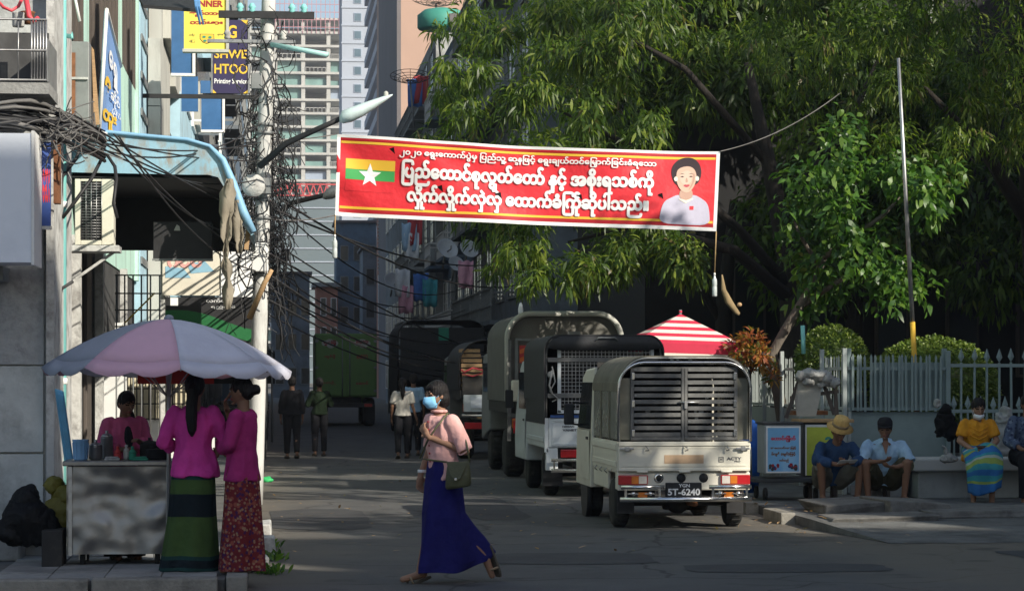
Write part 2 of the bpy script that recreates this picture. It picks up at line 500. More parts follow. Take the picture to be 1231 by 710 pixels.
# flagstones of the left pavement
for i in range(4):
    for j in range(9):
        x0, y0 = -0.42-0.42*(i+1), 18.35+0.42*j
        mb = MB().box(x0+0.006, x0+0.414, y0+0.006, y0+0.414, 0.096, 0.108+rng.uniform(0,0.008))
        part('paving_slab', mb, M['concrete'], pave_l)
# loose cream blocks that make a rough step at the kerb
for k,(x,y,w,d,h,z) in enumerate([(-0.18,24.9,0.34,0.5,0.13,0.0),(-0.13,22.0,0.30,0.42,0.16,0.0),(-0.22,20.3,0.36,0.6,0.12,0.0),(-0.20,22.05,0.22,0.3,0.10,0.16)]):
    mb = MB().box(x-w/2,x+w/2,y-d/2,y+d/2,z,z+h)
    for i in range(8):
        a = mb.v[i]; mb.v[i] = (a[0]+rng.uniform(-.02,.02), a[1]+rng.uniform(-.02,.02), a[2]+(rng.uniform(-.02,.02) if a[2]>z else 0))
    single('kerb_block', mb, M['peel'], ['worn cream kerb block beside the left pavement, farthest along the kerb','large cream kerb block on the road by the sarong hem','cream kerb block nearest the camera at the pavement corner','small cream block resting on top of a larger kerb block'][k], 'block', 'loose kerb blocks', bevel=0.015)
# broken concrete slabs by the right kerb
for k,(x0,x1,y0,y1,z0,z1,t) in enumerate([(6.05,6.75,26.0,27.2,0.10,0.21,0.05),(6.65,7.35,25.7,26.9,0.10,0.27,-0.06),(5.85,7.0,24.9,25.75,0.04,0.13,0.02),(7.0,8.6,25.3,26.4,0.10,0.17,0.01)]):
    mb = MB().box(x0,x1,y0,y1,z0,z1)
    for i in range(8):
        a = mb.v[i]; mb.v[i] = (a[0]+rng.uniform(-.07,.07), a[1]+rng.uniform(-.07,.07), a[2]+(t*(a[0]-x0) if a[2]>z0+.01 else 0))
    single('concrete_slab', mb, M['slabs'], ['tilted broken drain slab behind the poster box trolley','thick broken slab standing proud by the poster box','low cracked slab at the kerb beside the white pickup','long flat slab in front of the squatting men'][k], 'slab', 'broken slabs on the right pavement', bevel=0.015)

# ================================================================== FACADES
def window_mesh(w, h, d=0.05, mullion=1, trans=0):
    t = 0.06
    f = MB()
    f.box(-d,d,-w/2,-w/2+t,0,h); f.box(-d,d,w/2-t,w/2,0,h); f.box(-d,d,-w/2+t,w/2-t,0,t); f.box(-d,d,-w/2+t,w/2-t,h-t,h)
    for i in range(mullion):
        y = -w/2 + w*(i+1)/(mullion+1); f.box(-d*.7,d*.7,y-0.025,y+0.025,t,h-t)
    for i in range(trans):
        z = h*(i+1)/(trans+1); f.box(-d*.6,d*.6,-w/2+t,w/2-t,z-0.02,z+0.02)
    return f
def building(name, label, X, side, Y0, Y1, H, floors, bays, wm, fm, pm, ww=0.6, wh=0.55, thick=14, z0=0.0, rec=0.05, group=None, balc=None, mull=1, skip=()):
    """a street-side block: facade on the plane X, facing side (+1 = towards +X)"""
    t = thing(name, label, 'building', (X - side*thick/2, (Y0+Y1)/2, 0), 0, group)
    fh, bw = (H - z0)/floors, (Y1-Y0)/bays
    w = MB()
    xb = X - side*rec
    w.box(xb, X - side*thick, Y0, Y1, 0, H)
    if z0 > 0: w.box(xb, X, Y0, Y1, 0, z0)
    for k in range(floors):
        za = z0 + k*fh; s0 = za + fh*(1-wh)*0.62; s1 = s0 + fh*wh
        w.box(xb, X, Y0, Y1, za, s0); w.box(xb, X, Y0, Y1, s1, za+fh)
        for j in range(bays+1):
            yc = Y0 + j*bw; hw = bw*(1-ww)/2
            a, b = max(Y0, yc-hw), min(Y1, yc+hw)
            w.box(xb, X - side*0.012, a, b, s0, s1)
    part('wall', w, wm, t, 'W')
    wmesh = window_mesh(bw*ww, fh*wh, 0.045, mull, 1).mesh('window', fm)
    pmesh = MB().box(-0.012,0.012,-bw*ww/2+.03,bw*ww/2-.03,0.03,fh*wh-.03).mesh('pane', pm)
    first = None
    for k in range(floors):
        for j in range(bays):
            if (k,j) in skip: continue
            Mx = Matrix.Translation(Vector((xb + side*0.06, Y0+(j+.5)*bw, z0+k*fh + fh*(1-wh)*0.62)) - t.location)
            o = bpy.data.objects.new('window', wmesh); COL.objects.link(o); o.parent = t; o.matrix_basis = Mx
            q = bpy.data.objects.new('pane', pmesh); COL.objects.link(q); q.parent = o
    if balc:
        bm_ = MB().box(0, side*balc, -bw*.46, bw*.46, 0, 0.12)
        rl = MB()
        for i in range(13):
            y = -bw*.45 + bw*.9*i/12; rl.box(side*balc-side*.05, side*balc-side*.03, y-.012, y+.012, .12, 1.0)
        rl.box(side*balc-side*.07, side*balc-side*.01, -bw*.46, bw*.46, .98, 1.03); rl.box(side*balc-side*.07, side*balc-side*.01, -bw*.46, bw*.46, .5, .54)
        for y in (-bw*.45, bw*.45): rl.box(side*.02, side*balc-side*.02, y-.02, y+.02, .97, 1.02)
        bmesh_, rmesh = bm_.mesh('balcony', wm), rl.mesh('railing', fm)
        for k in range(1, floors):
            for j in range(bays):
                if rng.random() < 0.25: continue
                o = bpy.data.objects.new('balcony', bmesh_); COL.objects.link(o); o.parent = t
                o.location = Vector((X, Y0+(j+.5)*bw, z0+k*fh)) - t.location
                q = bpy.data.objects.new('railing', rmesh); COL.objects.link(q); q.parent = o
    return t

# right-hand street row
building('apartment_block', 'five storey grey apartment block with balconies on the right, nearest behind the trees', 6.7, -1, 62, 80, 15.2, 5, 5, M['apt'], M['greymetal'], M['darkwin'], 0.62, 0.6, group='apartment blocks along the right of the street', balc=0.8)
building('apartment_block', 'blue washed apartment block with balconies past the dark canvas truck', 6.9, -1, 80.1, 98, 14.6, 5, 5, M['aptblue'], M['white'], M['darkwin'], 0.6, 0.6, group='apartment blocks along the right of the street', balc=0.8)
building('apartment_block', 'pale stained apartment block below the brown tower', 6.6, -1, 98.1, 118, 15.6, 5, 5, M['aptpale'], M['greymetal'], M['darkwin'], 0.55, 0.55, group='apartment blocks along the right of the street', balc=0.7)
building('apartment_block', 'farthest dim apartment block on the right, beside the ribbed brick pillar', 6.9, -1, 118.1, 148, 12.5, 4, 7, M['apt'], M['white'], M['darkwin'], 0.55, 0.55, group='apartment blocks along the right of the street')
# left-hand street row beyond the near houses
building('shop_house', 'stepped pale house with deep balconies behind the blue hanging signs', -2.1, 1, 47.1, 50, 17.5, 5, 1, M['beige'], M['greymetal'], M['darkwin'], 0.7, 0.62, group='shop houses along the left of the street')
building('shop_house', 'light blue shop house behind the purple sign', -1.9, 1, 50.1, 66, 23, 7, 5, M['paleblue'], M['white'], M['darkwin'], 0.6, 0.55, group='shop houses along the left of the street', balc=0.7)
building('shop_house', 'dim grey shop house beyond the concrete pole', -1.9, 1, 66.1, 90, 26, 8, 7, M['apt'], M['greymetal'], M['darkwin'], 0.6, 0.55, group='shop houses along the left of the street', balc=0.8)  # unseen upper floors raised to keep sky light out of the street
building('shop_house', 'farthest blue grey shop house on the left behind the cable tangle', -1.6, 1, 90.1, 150, 29, 8, 14, M['aptblue'], M['greymetal'], M['darkwin'], 0.6, 0.55, group='shop houses along the left of the street')  # height likewise raised out of view, to block the sky

# ---- the brown tower
t = thing('brown_tower', 'tall plain brown tower with a side wall darkened as shade facing the street', 'building', (20,160,0))
xl = onY(482,300,150).x
MBw = MB().box(xl,xl+34,150,185,0,64); part('wall', MBw, M['brownwall'], t, 'W')
part('shaded_side_wall', MB().box(xl-0.25,xl-0.004,150.0,176,0,64.3), M['darkwall'], t, 'W')  # darker slab paints the shaded side of the brown wall
part('parapet', MB().box(xl-.3,xl+34.2,149.8,150.4,64.0,65.2), M['brownwall'], t, 'W')
mv = MB()
for i in range(7): mv.box(xl+4.0,xl+4.9,149.9,150.0,6+i*4,8+i*4)
part('vent', mv, M['darkwin'], t, 'W')
# ---- slim ribbed brick pillar block, its sunlit foot painted as a white panel
t = thing('brick_pillar', 'slim brick stair tower with stacked ribs and a sunlit foot painted pale, beside the brown tower', 'building', (onY(461,300,176).x,177,0))
xa, xb_ = onY(455,300,176).x, onY(466,300,176).x
part('shaft', MB().box(xa,xb_,176,179,0,15.0), M['brick'], t, 'W')
for i in range(22):
    z = 9.3 + i*0.26
    part('rib', MB().box(xa-.06,xb_+.06,175.85,175.99,z,z+0.14), M['beige'], t, 'W')
part('sunlit_foot', MB().box(xa-.05,xb_+.05,175.8,175.99,5.0,9.0), M['white'], t, 'W')  # white colour paints sunlight on the pillar's foot
# ---- pinkish brick building closing the street
t = thing('brick_house', 'narrow pinkish brick house closing the far end of the street', 'building', (onY(392,300,200).x,202,0))
xa, xb_ = onY(380,300,200).x, onY(406,300,200).x
part('wall', MB().box(xa,xb_,200,206,0,9.0), M['brick'], t, 'W')
part('roof', MB().box(xa-.3,xb_+.3,199.6,206.4,9.0,9.35), M['concrete'], t, 'W')
for k in range(3):
    for j in range(2):
        f = MB().box(xa+.35+j*.85,xa+.85+j*.85,199.9,199.99,1.8+k*2.4,3.3+k*2.4); o = part('window', f, M['white'], t, 'W')
        part('pane', MB().box(xa+.41+j*.85,xa+.79+j*.85,199.87,199.895,1.86+k*2.4,3.24+k*2.4), M['darkwin'], o, 'W')
# ---- grey apartment tower far off
DA = 430
t = thing('grey_tower', 'pale grey blue high rise with one column of windows', 'building', tuple(W(425,452,DA).xy)+(0,))
xa, xb_ = W(411,0,DA).x, W(470,0,DA).x; ya = W(425,0,DA).y
part('wall', MB().box(xa,xb_,ya,ya+18,0,92), M['towergrey'], t, 'W')
x0, x1 = W(425.5,0,DA).x, W(434.5,0,DA).x
for k in range(28):
    z = 1.4 + k*3.17
    part('ledge', MB().box(xa-.12,xb_,ya-.16,ya-.003,z+2.35,z+2.6), M['towergrey'], t, 'W') if k>8 else None
    o = part('window', MB().box(x0,x1,ya-.12,ya-.004,z,z+1.5), M['towerblue'], t, 'W')
    part('pane', MB().box(x0+.1,x1-.1,ya-.15,ya-.121,z+.1,z+1.4), M['pane'], o, 'W')
# ---- nearer tower with long stacked balconies along the street
DB = 300
t = thing('balcony_tower', 'blue grey tower whose stacked balcony slabs run away along the street', 'building', tuple(W(458,452,DB).xy)+(0,))
xb0 = W(457,0,DB).x; yb = W(457,0,DB).y
xb1 = W(470,0,DB).x
part('wall', MB().box(xb0+.9,xb1+6,yb+.5,yb+52,0,74), M['towerblue'], t, 'W')
for k in range(24):
    z = 1.5+k*3.0
    part('balcony_slab', MB().box(xb0,xb0+.895,yb+.6,yb+52,z,z+1.15), M['towergrey'], t, 'W')
    part('floor_band', MB().box(xb0+.1,xb1,yb-.1,yb+.49,z,z+.28), M['concrete_pale'], t, 'W')
    part('glass_front', MB().box(xb0+.5,xb1,yb+.3,yb+.498,z+.283,z+2.99), M['pane'], t, 'W')
# ---- tower under construction
DT = 560
t = thing('construction_tower', 'unfinished concrete tower with open floors and green netting', 'building', tuple(W(370,452,DT).xy)+(0,))
yt = W(370,0,DT).y
cols_px = [300,331,364.5,395,413]
xs = [W(p_,0,DT).x for p_ in cols_px]
for i,x in enumerate(xs):
    part('column', MB().box(x-.45,x+.45,yt-.05,yt+.9,0,84), M['concrete_pale'], t, 'W')
    part('column', MB().box(x-.45,x+.45,yt+9,yt+9.9,0,84), M['concrete_pale'], t, 'W')
part('curtain', MB().box(xs[1]-.3,xs[-1],yt-1.5,yt-1.2,0,43), mat('curtaingrey',(0.11,0.145,0.16),.6,.12,.06,stretch=(1,1,.25)), t, 'W')
for k in range(13): part('curtain_band', MB().box(xs[1]-.35,xs[-1]+.05,yt-1.75,yt-1.51,3+k*3.12,3.25+k*3.12), M['towergrey'], t, 'W')
part('core_wall', MB().box(xs[0],xs[-1],yt+12,yt+13,0,84), M['concrete_pale'], t, 'W')
r2 = random.Random(3)
for k in range(27):
    z = 3.0 + k*3.12
    part('floor_slab', MB().box(xs[0]-.5,xs[-1]+.5,yt-.5,yt+12,z,z+.55), M['concrete_pale'], t, 'W')
    for j in range(4):
        u = r2.random()
        if z > 76: continue
        if u < 0.72:
            h = r2.choice([2.5,2.5,1.9,1.2])
            part('safety_net', MB().box(xs[j]+.5,xs[j+1]-.5,yt+.95,yt+1.0,z+.56,z+.56+h), M['net'] if r2.random()<.75 else M['towerblue'], t, 'W')
        elif u < 0.9:
            mb = MB()
            for q in range(6):
                xq = xs[j]+.6+(xs[j+1]-xs[j]-1.2)*q/5; mb.box(xq-.06,xq+.06,yt-.3,yt-.2,z+.55,z+1.65)
            mb.box(xs[j]+.5,xs[j+1]-.5,yt-.3,yt-.2,z+1.5,z+1.65); part('guard_rail', mb, M['concrete_pale'], t, 'W')
M['scaf'] = mat('scaf', (0.42,0.22,0.25), 0.8, 0.2, 0.5)
mb = MB()
for i in range(16):
    x = xs[1] + (xs[-1]-xs[1])*i/15; mb.box(x-.07,x+.07,yt-.7,yt-.56,81,90)
for z in (82.5,84.2,86,87.8,89.4): mb.box(xs[1],xs[-1],yt-.72,yt-.55,z-.07,z+.07)
part('scaffold', mb, M['scaf'], t, 'W')
mb = MB()
for i in range(14):
    a = xs[0]+(xs[-1]-xs[0])*i/14; b = xs[0]+(xs[-1]-xs[0])*(i+1)/14
    mb.bar((a,yt-1,43.5),((a+b)/2,yt-1,46.0),.25,.25); mb.bar(((a+b)/2,yt-1,46.0),(b,yt-1,43.5),.25,.25)
mb.box(xs[0],xs[-1],yt-1.15,yt-.85,43.3,43.6); mb.box(xs[0],xs[-1],yt-1.15,yt-.85,45.9,46.2)
M['redpaint'] = mat('redpaint', (0.5,0.05,0.05), 0.6, 0.15, 2)
part('red_truss', mb, M['redpaint'], t, 'W')

# ---- building behind the park trees, its wall near-black for their deep shade
t = thing('park_building', 'two storey building with pale columns behind the park trees, wall near-black for shade', 'building', (18,50,0))
part('wall', MB().box(7.6,40,49,60,0,16), M['parkwall_shade'], t, 'W')
for i in range(9):
    x = 9.0+i*1.5
    if i in (2,3,5): part('column', MB().lathe([(.16,0),(.16,.3),(.11,.35),(.10,8.6),(.16,8.7),(.16,9.0)], (x,48.7,5.0), n=10), M['aptpale'], t, 'W')
    f = part('window', MB().box(x+.4,x+1.1,48.9,48.99,1.6,4.0), M['brownwood'], t, 'W'); part('pane', MB().box(x+.46,x+1.04,48.87,48.895,1.66,3.94), M['darkwin'], f, 'W')
# ---- unseen blocks added behind and right of the camera, shaped to block the sun
def shade_building(name, label, x0, x1, y0, y1, h, m, face):
    t = thing(name, label, 'building', ((x0+x1)/2,(y0+y1)/2,0))
    part('wall', MB().box(x0,x1,y0,y1,0,h), m, t, 'W')
    n = int((h-2)//3.2)
    for k in range(n):
        for j in range(6):
            z = 2+k*3.2
            if face == 'y':
                w_ = (x1-x0)/6; a = x0+w_*(j+.3); part('window', MB().box(a,a+w_*.4,y1+.004,y1+.1,z,z+1.5), M['pane'], t, 'W')
            else:
                w_ = (y1-y0)/6; a = y0+w_*(j+.3); part('window', MB().box(x0-.1,x0-.004,a,a+w_*.4,z,z+1.5), M['pane'], t, 'W')
    return t
bb = shade_building('shade_block', 'unseen concrete block behind the viewer, added to shade the junction', 10, 20.0, -26, -3, 20.3, M['aptpale'], 'y')
shade_building('shade_block', 'unseen low block behind the viewer, a notch letting sun onto the walking woman', 20.02, 22.2, -26, -3.01, 17.35, M['aptpale'], 'y')  # lowered roof leaves a gap that lets sun reach the walking woman
shade_building('shade_block', 'unseen shallow block behind the viewer, thinned to keep the sun notch open', 22.22, 31, -3.7, -3, 20.3, M['aptpale'], 'y')
shade_building('shade_block', 'longest unseen block behind the viewer, added to shade the junction', 31.02, 70, -26, -3, 20.3, M['aptpale'], 'y')
shade_building('side_shade_block', 'unseen block beyond the right edge, added to shade the squatting men', 20.5, 40, 9.5, 18.6, 12.2, M['apt'], 'x')
shade_building('low_shade_block', 'unseen low block beyond the right edge, letting sun onto the bushes', 20.6, 40, 18.7, 26, 8.6, M['aptpale'], 'x')
shade_building('tall_shade_block', 'unseen tall block beyond the right edge, added to shade the trunks', 20.5, 40, 26.1, 46, 14.2, M['apt'], 'x')

# ================================================================== LEFT HOUSES NEAR THE JUNCTION
rng = random.Random(11)
XF = -1.88
# ---- grey corner house
t = thing('corner_house', 'grey corner house with panelled front wall and caged balcony above', 'house', (-5,21.5,0))
xr = onY(53,500,20.6).x
part('wall', MB().box(-9,xr+0.02,20.66,22.3,0.0,9.5), M['greywall'], t, 'W')
z1, z2, z3 = 1.62+(452-439)*20.6/F, 1.62-(543-452)*20.6/F, 1.62+(452-322)*20.6/F
for c in range(5):
    xb = xr - c*1.02
    for (za,zb,m) in ((0.22,z2-.008,'greywall'),(z2+.008,z1-.008,'greywall')):
        part('wall_panel', MB().box(xb-1.005,xb-.006,20.6,20.655,za,zb), M[m], t, 'W', bevel=0.006)
M['mottled'] = mat('mottled', (0.42,0.43,0.43), 0.95, 0.35, 5, 0.03, 9, dirt=(0.22,0.225,0.23), dscale=5, damt=0.5)
part('render_coat', MB().box(-9,xr-.004,20.61,20.655,z1+.008,4.0), M['mottled'], t, 'W')
part('corner_strip', MB().box(xr+.025,xr+.09,20.52,22.3,0.1,9.5), M['peel'], t, 'W')
part('plinth', MB().box(-9,xr-.15,20.2,20.59,0.096,0.30), M['concrete'], t, 'W', bevel=.02)
# caged balcony
zc0, zc1 = 1.62+(452-103)*19.8/F, 1.62+(452-30)*19.8/F
xc1 = onY(56,60,19.8).x
part('balcony_floor', MB().box(-6,xc1+.02,19.8,20.6,zc0-.10,zc0-.01), M['concrete'], t, 'W')
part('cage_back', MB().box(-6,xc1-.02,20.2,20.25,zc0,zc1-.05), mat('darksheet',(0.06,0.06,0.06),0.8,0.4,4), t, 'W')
for k,px in enumerate((38,41.5,45,48.5,52,55.5)):
    x = onY(px,60,19.8).x; part('bar', MB().tube([(x,19.8,zc0),(x,19.8,zc1)],.008,6), M['steel'], t, 'W')
for px in (22,-10): x = onY(px,60,19.8).x; part('bar', MB().tube([(x,19.8,zc0),(x,19.8,zc1)],.006,6), M['steel'], t, 'W')
for z in (zc0+.01,(zc0+zc1)/2,zc1): part('rail', MB().tube([(-6,19.79,z),(xc1,19.79,z)],.009,6), M['steel'], t, 'W')
part('side_panel', MB().box(xc1,xc1+.012,19.8,20.6,zc0,zc1-.15), M['greymetal'], t, 'W')
# clutter above the cage
mb = MB()
for k,(px,py,r) in enumerate([(20,20,.05),(28,15,.06),(45,24,.045)]):
    pass
tag(single('water_hose', MB().tube([W(30,-6,19.9),W(33,8,19.85),W(35,20,19.8),W(40,26,19.82),W(46,22,19.85)],.022,8), mat('redplastic',(0.6,0.06,0.08),0.45,0.1,4), 'x','y'), 'thick red hose drooping over the top of the caged balcony', 'hose')
tag(single('garden_hose', MB().tube([W(-4,0,20.0),W(4,9,19.9),W(14,13,19.9),W(22,8,19.95),W(28,-4,20)],.014,8), bpy.data.materials['redplastic'], 'x','y'), 'thin pink hose curling along the left edge above the cage', 'hose')
c = W(22,24,19.95); single('paint_tin', MB().lathe([(.045,0),(.05,.01),(.05,.11),(.053,.115),(.046,.12)],(c.x,c.y,c.z-.06)), M['peel'], 'cream tin standing among hoses on the cage top', 'tin')
c = W(33,22,20.1); single('flower_pot', MB().lathe([(.04,0),(.06,.09),(.068,.10),(.055,.105)],(c.x,c.y,c.z-.05)), M['rust'], 'brown clay pot standing behind the red hose', 'pot')
# things stored under the cage
mbs = [((8,120,-.05),(0.08,0.05,0.07),'wood'),((20,118,0),(0.07,0.06,0.05),'turq')]
# ---- mint house
XM = -2.27
t = thing('mint_house', 'mint green shop house with dark shuttered windows along the street', 'house', (-5,32,0))
sill = 6.35
w = MB()
w.box(-9,XM-.06,22.3,40.6,0,14)
for ya,yb in ((22.3,27.0),(29.3,30.3),(35.8,36.9)): w.box(XM-.06,XM,ya,yb,3.2,14)
w.box(XM-.06,XM,36.9,40.3,3.2,sill); w.box(XM-.06,XM,36.9,40.3,9.6,14)
for ya,yb in ((27.0,29.3),(30.3,35.8)): w.box(XM-.06,XM,ya,yb,3.2,4.0); w.box(XM-.06,XM,ya,yb,9.6,14)
w.box(XM-.05,XM+.05,40.3,40.6,3.2,14); w.box(XM-.05,XM+.03,26.7,27.0,3.201,13.9)
part('wall', w, M['mint'], t, 'W')
for (ya,yb,za) in ((27.0,29.3,4.0),(30.3,35.8,4.0),(36.9,40.3,sill)):
    n = max(2,int((yb-ya)/.75)); d = (yb-ya)/n
    for i in range(n):
        o = part('window', MB().box(XM-.05,XM+.012,ya+i*d+.01,ya+i*d+.07,za,9.6).box(XM-.05,XM+.012,ya+(i+1)*d-.07,ya+(i+1)*d-.01,za,9.6).box(XM-.05,XM+.012,ya+i*d+.07,ya+(i+1)*d-.07,7.9,7.98), M['brownwood'], t, 'W')
        part('shutter', MB().box(XM-.05,XM-.02,ya+i*d+.07,ya+(i+1)*d-.07,za,7.9), M['brownwood'], o, 'W')
        part('pane', MB().box(XM-.05,XM-.02,ya+i*d+.07,ya+(i+1)*d-.07,7.98,9.6), M['darkwin'], o, 'W')
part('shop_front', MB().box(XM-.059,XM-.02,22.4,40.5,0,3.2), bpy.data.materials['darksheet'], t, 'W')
for i,y in enumerate([23.2,24.2,25.4,26.6,28.0,29.6,31.2]):
    part('door_leaf', MB().box(XM-.019,XM+.03,y,y+.72,.1,3.15), M['brownwood'] if i%2 else M['greymetal'], t, 'W', bevel=.01)
for y in (24.0,27.4,31.0,36.0): part('post', MB().box(XM+.031,XM+.13,y-.09,y+.09,0,3.2), M['peel'], t, 'W')
part('sheet_wall', MB().box(XM+.0,XM+.36,32.0,32.06,0,2.2), M['white'], t, 'W')
# drain pipe
c = W(72,400,21.2)
pp = thing('drain_pipe', 'turquoise painted drain pipe up the grey house corner', 'pipe', (c.x,c.y,0.1))
part('pipe', MB().tube([(c.x,c.y,.1),(c.x,c.y,9)],.058,12), M['turq'], pp, 'W')
for z in (1.0,1.55,3.1): part('collar', MB().lathe([(.06,0),(.068,.005),(.068,.05),(.06,.055)],(c.x,c.y,z),n=12), M['white'], pp, 'W')
# window behind the vendor: a wall across the pavement niche with a bright barred window
t = thing('barred_window', 'cream window with black security bars behind the food cart', 'window', (-1.3,36,0.1))
yb = 35.6; A = lambda px,py: onY(px,py,yb)
part('wall', MB().box(A(120,0).x,A(258,0).x,yb,yb+.12,0.1,1.0).box(A(120,0).x,A(148,0).x,yb,yb+.12,1.0,2.4), M['white'], t, 'W')
M['cream'] = mat('cream', (0.62,0.56,0.40), 0.7, 0.15, 2)
for (a,b) in ((150,201),(208,232)):
    part('pane', MB().box(A(a,0).x,A(b,0).x,yb+.04,yb+.06,1.0,2.3), M['cream'], t, 'W')
    mb = MB()
    for k in range(8 if b-a>30 else 5):
        x = A(a,0).x+(A(b,0).x-A(a,0).x)*k/(7 if b-a>30 else 4); mb.tube([(x,yb-.02,.98),(x,yb-.02,2.35)],.010,5)
    for z in (1.0,1.22,1.44,1.66,1.88,2.1,2.32): mb.tube([(A(a,0).x,yb-.03,z),(A(b,0).x,yb-.03,z)],.010,5)
    part('security_bars', mb, M['black'], t, 'W')
    part('frame', MB().box(A(a,0).x-.05,A(a,0).x-.004,yb-.01,yb+.05,.95,2.35).box(A(b,0).x+.004,A(b,0).x+.05,yb-.01,yb+.05,.95,2.35), M['brownwood'], t, 'W')
# lattice gates in the dark under the canopy
t = thing('lattice_gate', 'rusty lattice gate standing half open under the canopy', 'gate', (-1.6,31,0.1))
yb = 31.0
for px in (140,150,160,170,181,192): x = onY(px,0,yb).x; part('bar', MB().tube([(x,yb,.1),(x,yb,onY(0,330,yb).z)],.011,5), M['steel'] if px in(181,192) else M['greymetal'], t, 'W')
for py in (330,352,372,392,420,450): z = onY(0,py,yb).z; part('rail', MB().tube([(onY(138,0,yb).x,yb,z),(onY(194,0,yb).x,yb,z)],.010,5), M['greymetal'], t, 'W')
single('yellow_strip', MB().tube([onY(150,388,yb-.05),onY(186,352,yb-.05)],.012,6), mat('yellowpaint',(0.65,0.48,0.08),0.6,0.15,4), 'thin yellow stick leaning on the lattice gate', 'stick')
# ---- stepped beige balcony house close behind the mint one
t = thing('balcony_house', 'beige house with projecting balconies beside the mint house', 'house', (-3,44,0))
part('wall', MB().box(-9,-2.2,40.65,43,0,14), M['paleblue'], t, 'W')
x0,x1 = onY(178,100,42.6).x,onY(193,100,42.6).x; zz=lambda py: onY(185,py,42.6).z
part('pilaster', MB().box(x0,x1,42.6,43.4,0,zz(128)), M['beige'], t, 'W'); part('pilaster', MB().box(x0,x1,42.6,43.4,zz(127),zz(46)), M['beige'], t, 'W')
part('pier', MB().box(-2.2,x1-.02,43.42,47,0,12), M['beige'], t, 'W')
for (px0,px1,y0,y1,yn,yl) in ((180,205,10,46,44,4),(197,211,62,104,48,5),(217,240,98,150,58,9)):
    a,b=onY(px0,y1,yn),onY(px1,y0,yn); part('balcony', MB().box(-2.3,b.x,yn,yn+yl,a.z,b.z), M['beige'], t, 'W', bevel=.01); part('opening', MB().box(-2.25,b.x-.06,yn+.1,yn+yl,b.z+.02,b.z+1.2), M['darkwin'], t, 'W')
for k in range(10): part('tile_band', MB().box(-2.195,-2.17,40.7,42.55,3.5+k*.62,3.62+k*.62), M['greymetal'], t, 'W')

# ================================================================== SIGNS ON THE LEFT
# big light box on the corner house
c0, c1 = W(-60,318,19.6), W(45,166,19.6)
t = thing('light_box_sign', 'large blank white light box sign with a blue printed side', 'sign', ((c0.x+c1.x)/2,19.9,c0.z))
M['acrylic'] = mat('acrylic', (0.72,0.76,0.83), 0.35, 0.05, 1.0, spec=0.5, dirt=(0.62,0.66,0.74), dscale=1.2, damt=0.4)
part('box', MB().box(c0.x,c1.x-.012,19.5,20.1,c0.z,c1.z), M['acrylic'], t, 'W')
part('trim', MB().box(c1.x-.010,c1.x+.012,19.49,20.12,c0.z-.02,c1.z+.02), M['white'], t, 'W')
M['bluesign'] = mat('bluesign', (0.05,0.10,0.34), 0.5, 0.25, 4)
xs_ = c1.x+.03; za, zb = W(50,272,19.9).z, W(50,172,19.9).z
part('side_poster', MB().box(c1.x+.014,c1.x+.085,20.12,20.15,za,zb), M['bluesign'], t, 'W')
part('poster_frame', MB().box(c1.x+.014,c1.x+.09,20.10,20.16,za-.03,za-.002).box(c1.x+.014,c1.x+.09,20.10,20.16,zb+.002,zb+.02), M['steel'], t, 'W')
mb = MB(); letter(mb, 'ေဆး', lambda x,z,o: Vector((c1.x+.018+x*.06,20.118,za+.12+z*.35)), 0,1,0.2,1, .02, 0)
part('lettering', mb, mat('redprint',(0.6,0.04,0.05),0.6,0), t, 'W', fix=False)
part('bracket', MB().box(c1.x-.5,c1.x-.3,20.1,20.6,c0.z-.12,c0.z-.004), M['greymetal'], t, 'W')
single('sign_back', MB().box(c1.x+.10,c1.x+.15,20.2,20.35,W(0,245,20).z,W(0,168,20).z), M['rust'], 'narrow rust red board between the light box and the peeling corner', 'board')
# tilted blue shop sign seen almost edge on
t = thing('shop_sign', 'tall slanting blue shop sign with white and yellow lettering', 'sign', (onX(135,150,-1.6).x,28,3.5))
A0, A1, A2, A3 = W(119,158,26.3), W(146,166,28.6), W(145,80,28.6), W(128,12,26.3)
def sf(x,z,o): return A0+(A1-A0)*x + ((A3-A0)*(1-x)+(A2-A1)*x)*z + Vector((.35,-.9,0))*o
M['signblue'] = mat('signblue', (0.20,0.34,0.62), 0.5, 0.12, 2)
part('board', MB().add([sf(0,0,0),sf(1,0,0),sf(1,1,0),sf(0,1,0),sf(0,0,-.08),sf(1,0,-.08),sf(1,1,-.08),sf(0,1,-.08)],[(0,1,2,3),(7,6,5,4),(0,4,5,1),(1,5,6,2),(2,6,7,3),(3,7,4,0)]), M['signblue'], t, 'W')
part('edge', MB().tube([sf(0,0,.01),sf(0,1,.01),sf(1,1,.01)],.022,6).tube([sf(0,0,.01),sf(1,0,.01)],.015,6), M['white'], t, 'W')
M['yellowletter'] = mat('yellowletter', (0.80,0.50,0.05), 0.5, 0.05, 3)
mb = MB(); letter(mb,'ေရွှ',sf,.25,.8,.52,.80,.03,.02); letter(mb,'ဆိုင်',sf,.42,.9,.30,.50,.03,.02); letter(mb,'ပုံနှိပ်',sf,.5,.95,.20,.30,.02,.02)
part('lettering', mb, M['whiteprint'], t, 'W', fix=False)
mb = MB(); letter(mb,'ေ',sf,.12,.42,.33,.52,.05,.02); letter(mb,'ထူး',sf,.1,.75,.03,.22,.05,.02)
part('lettering', mb, M['yellowletter'], t, 'W', fix=False)
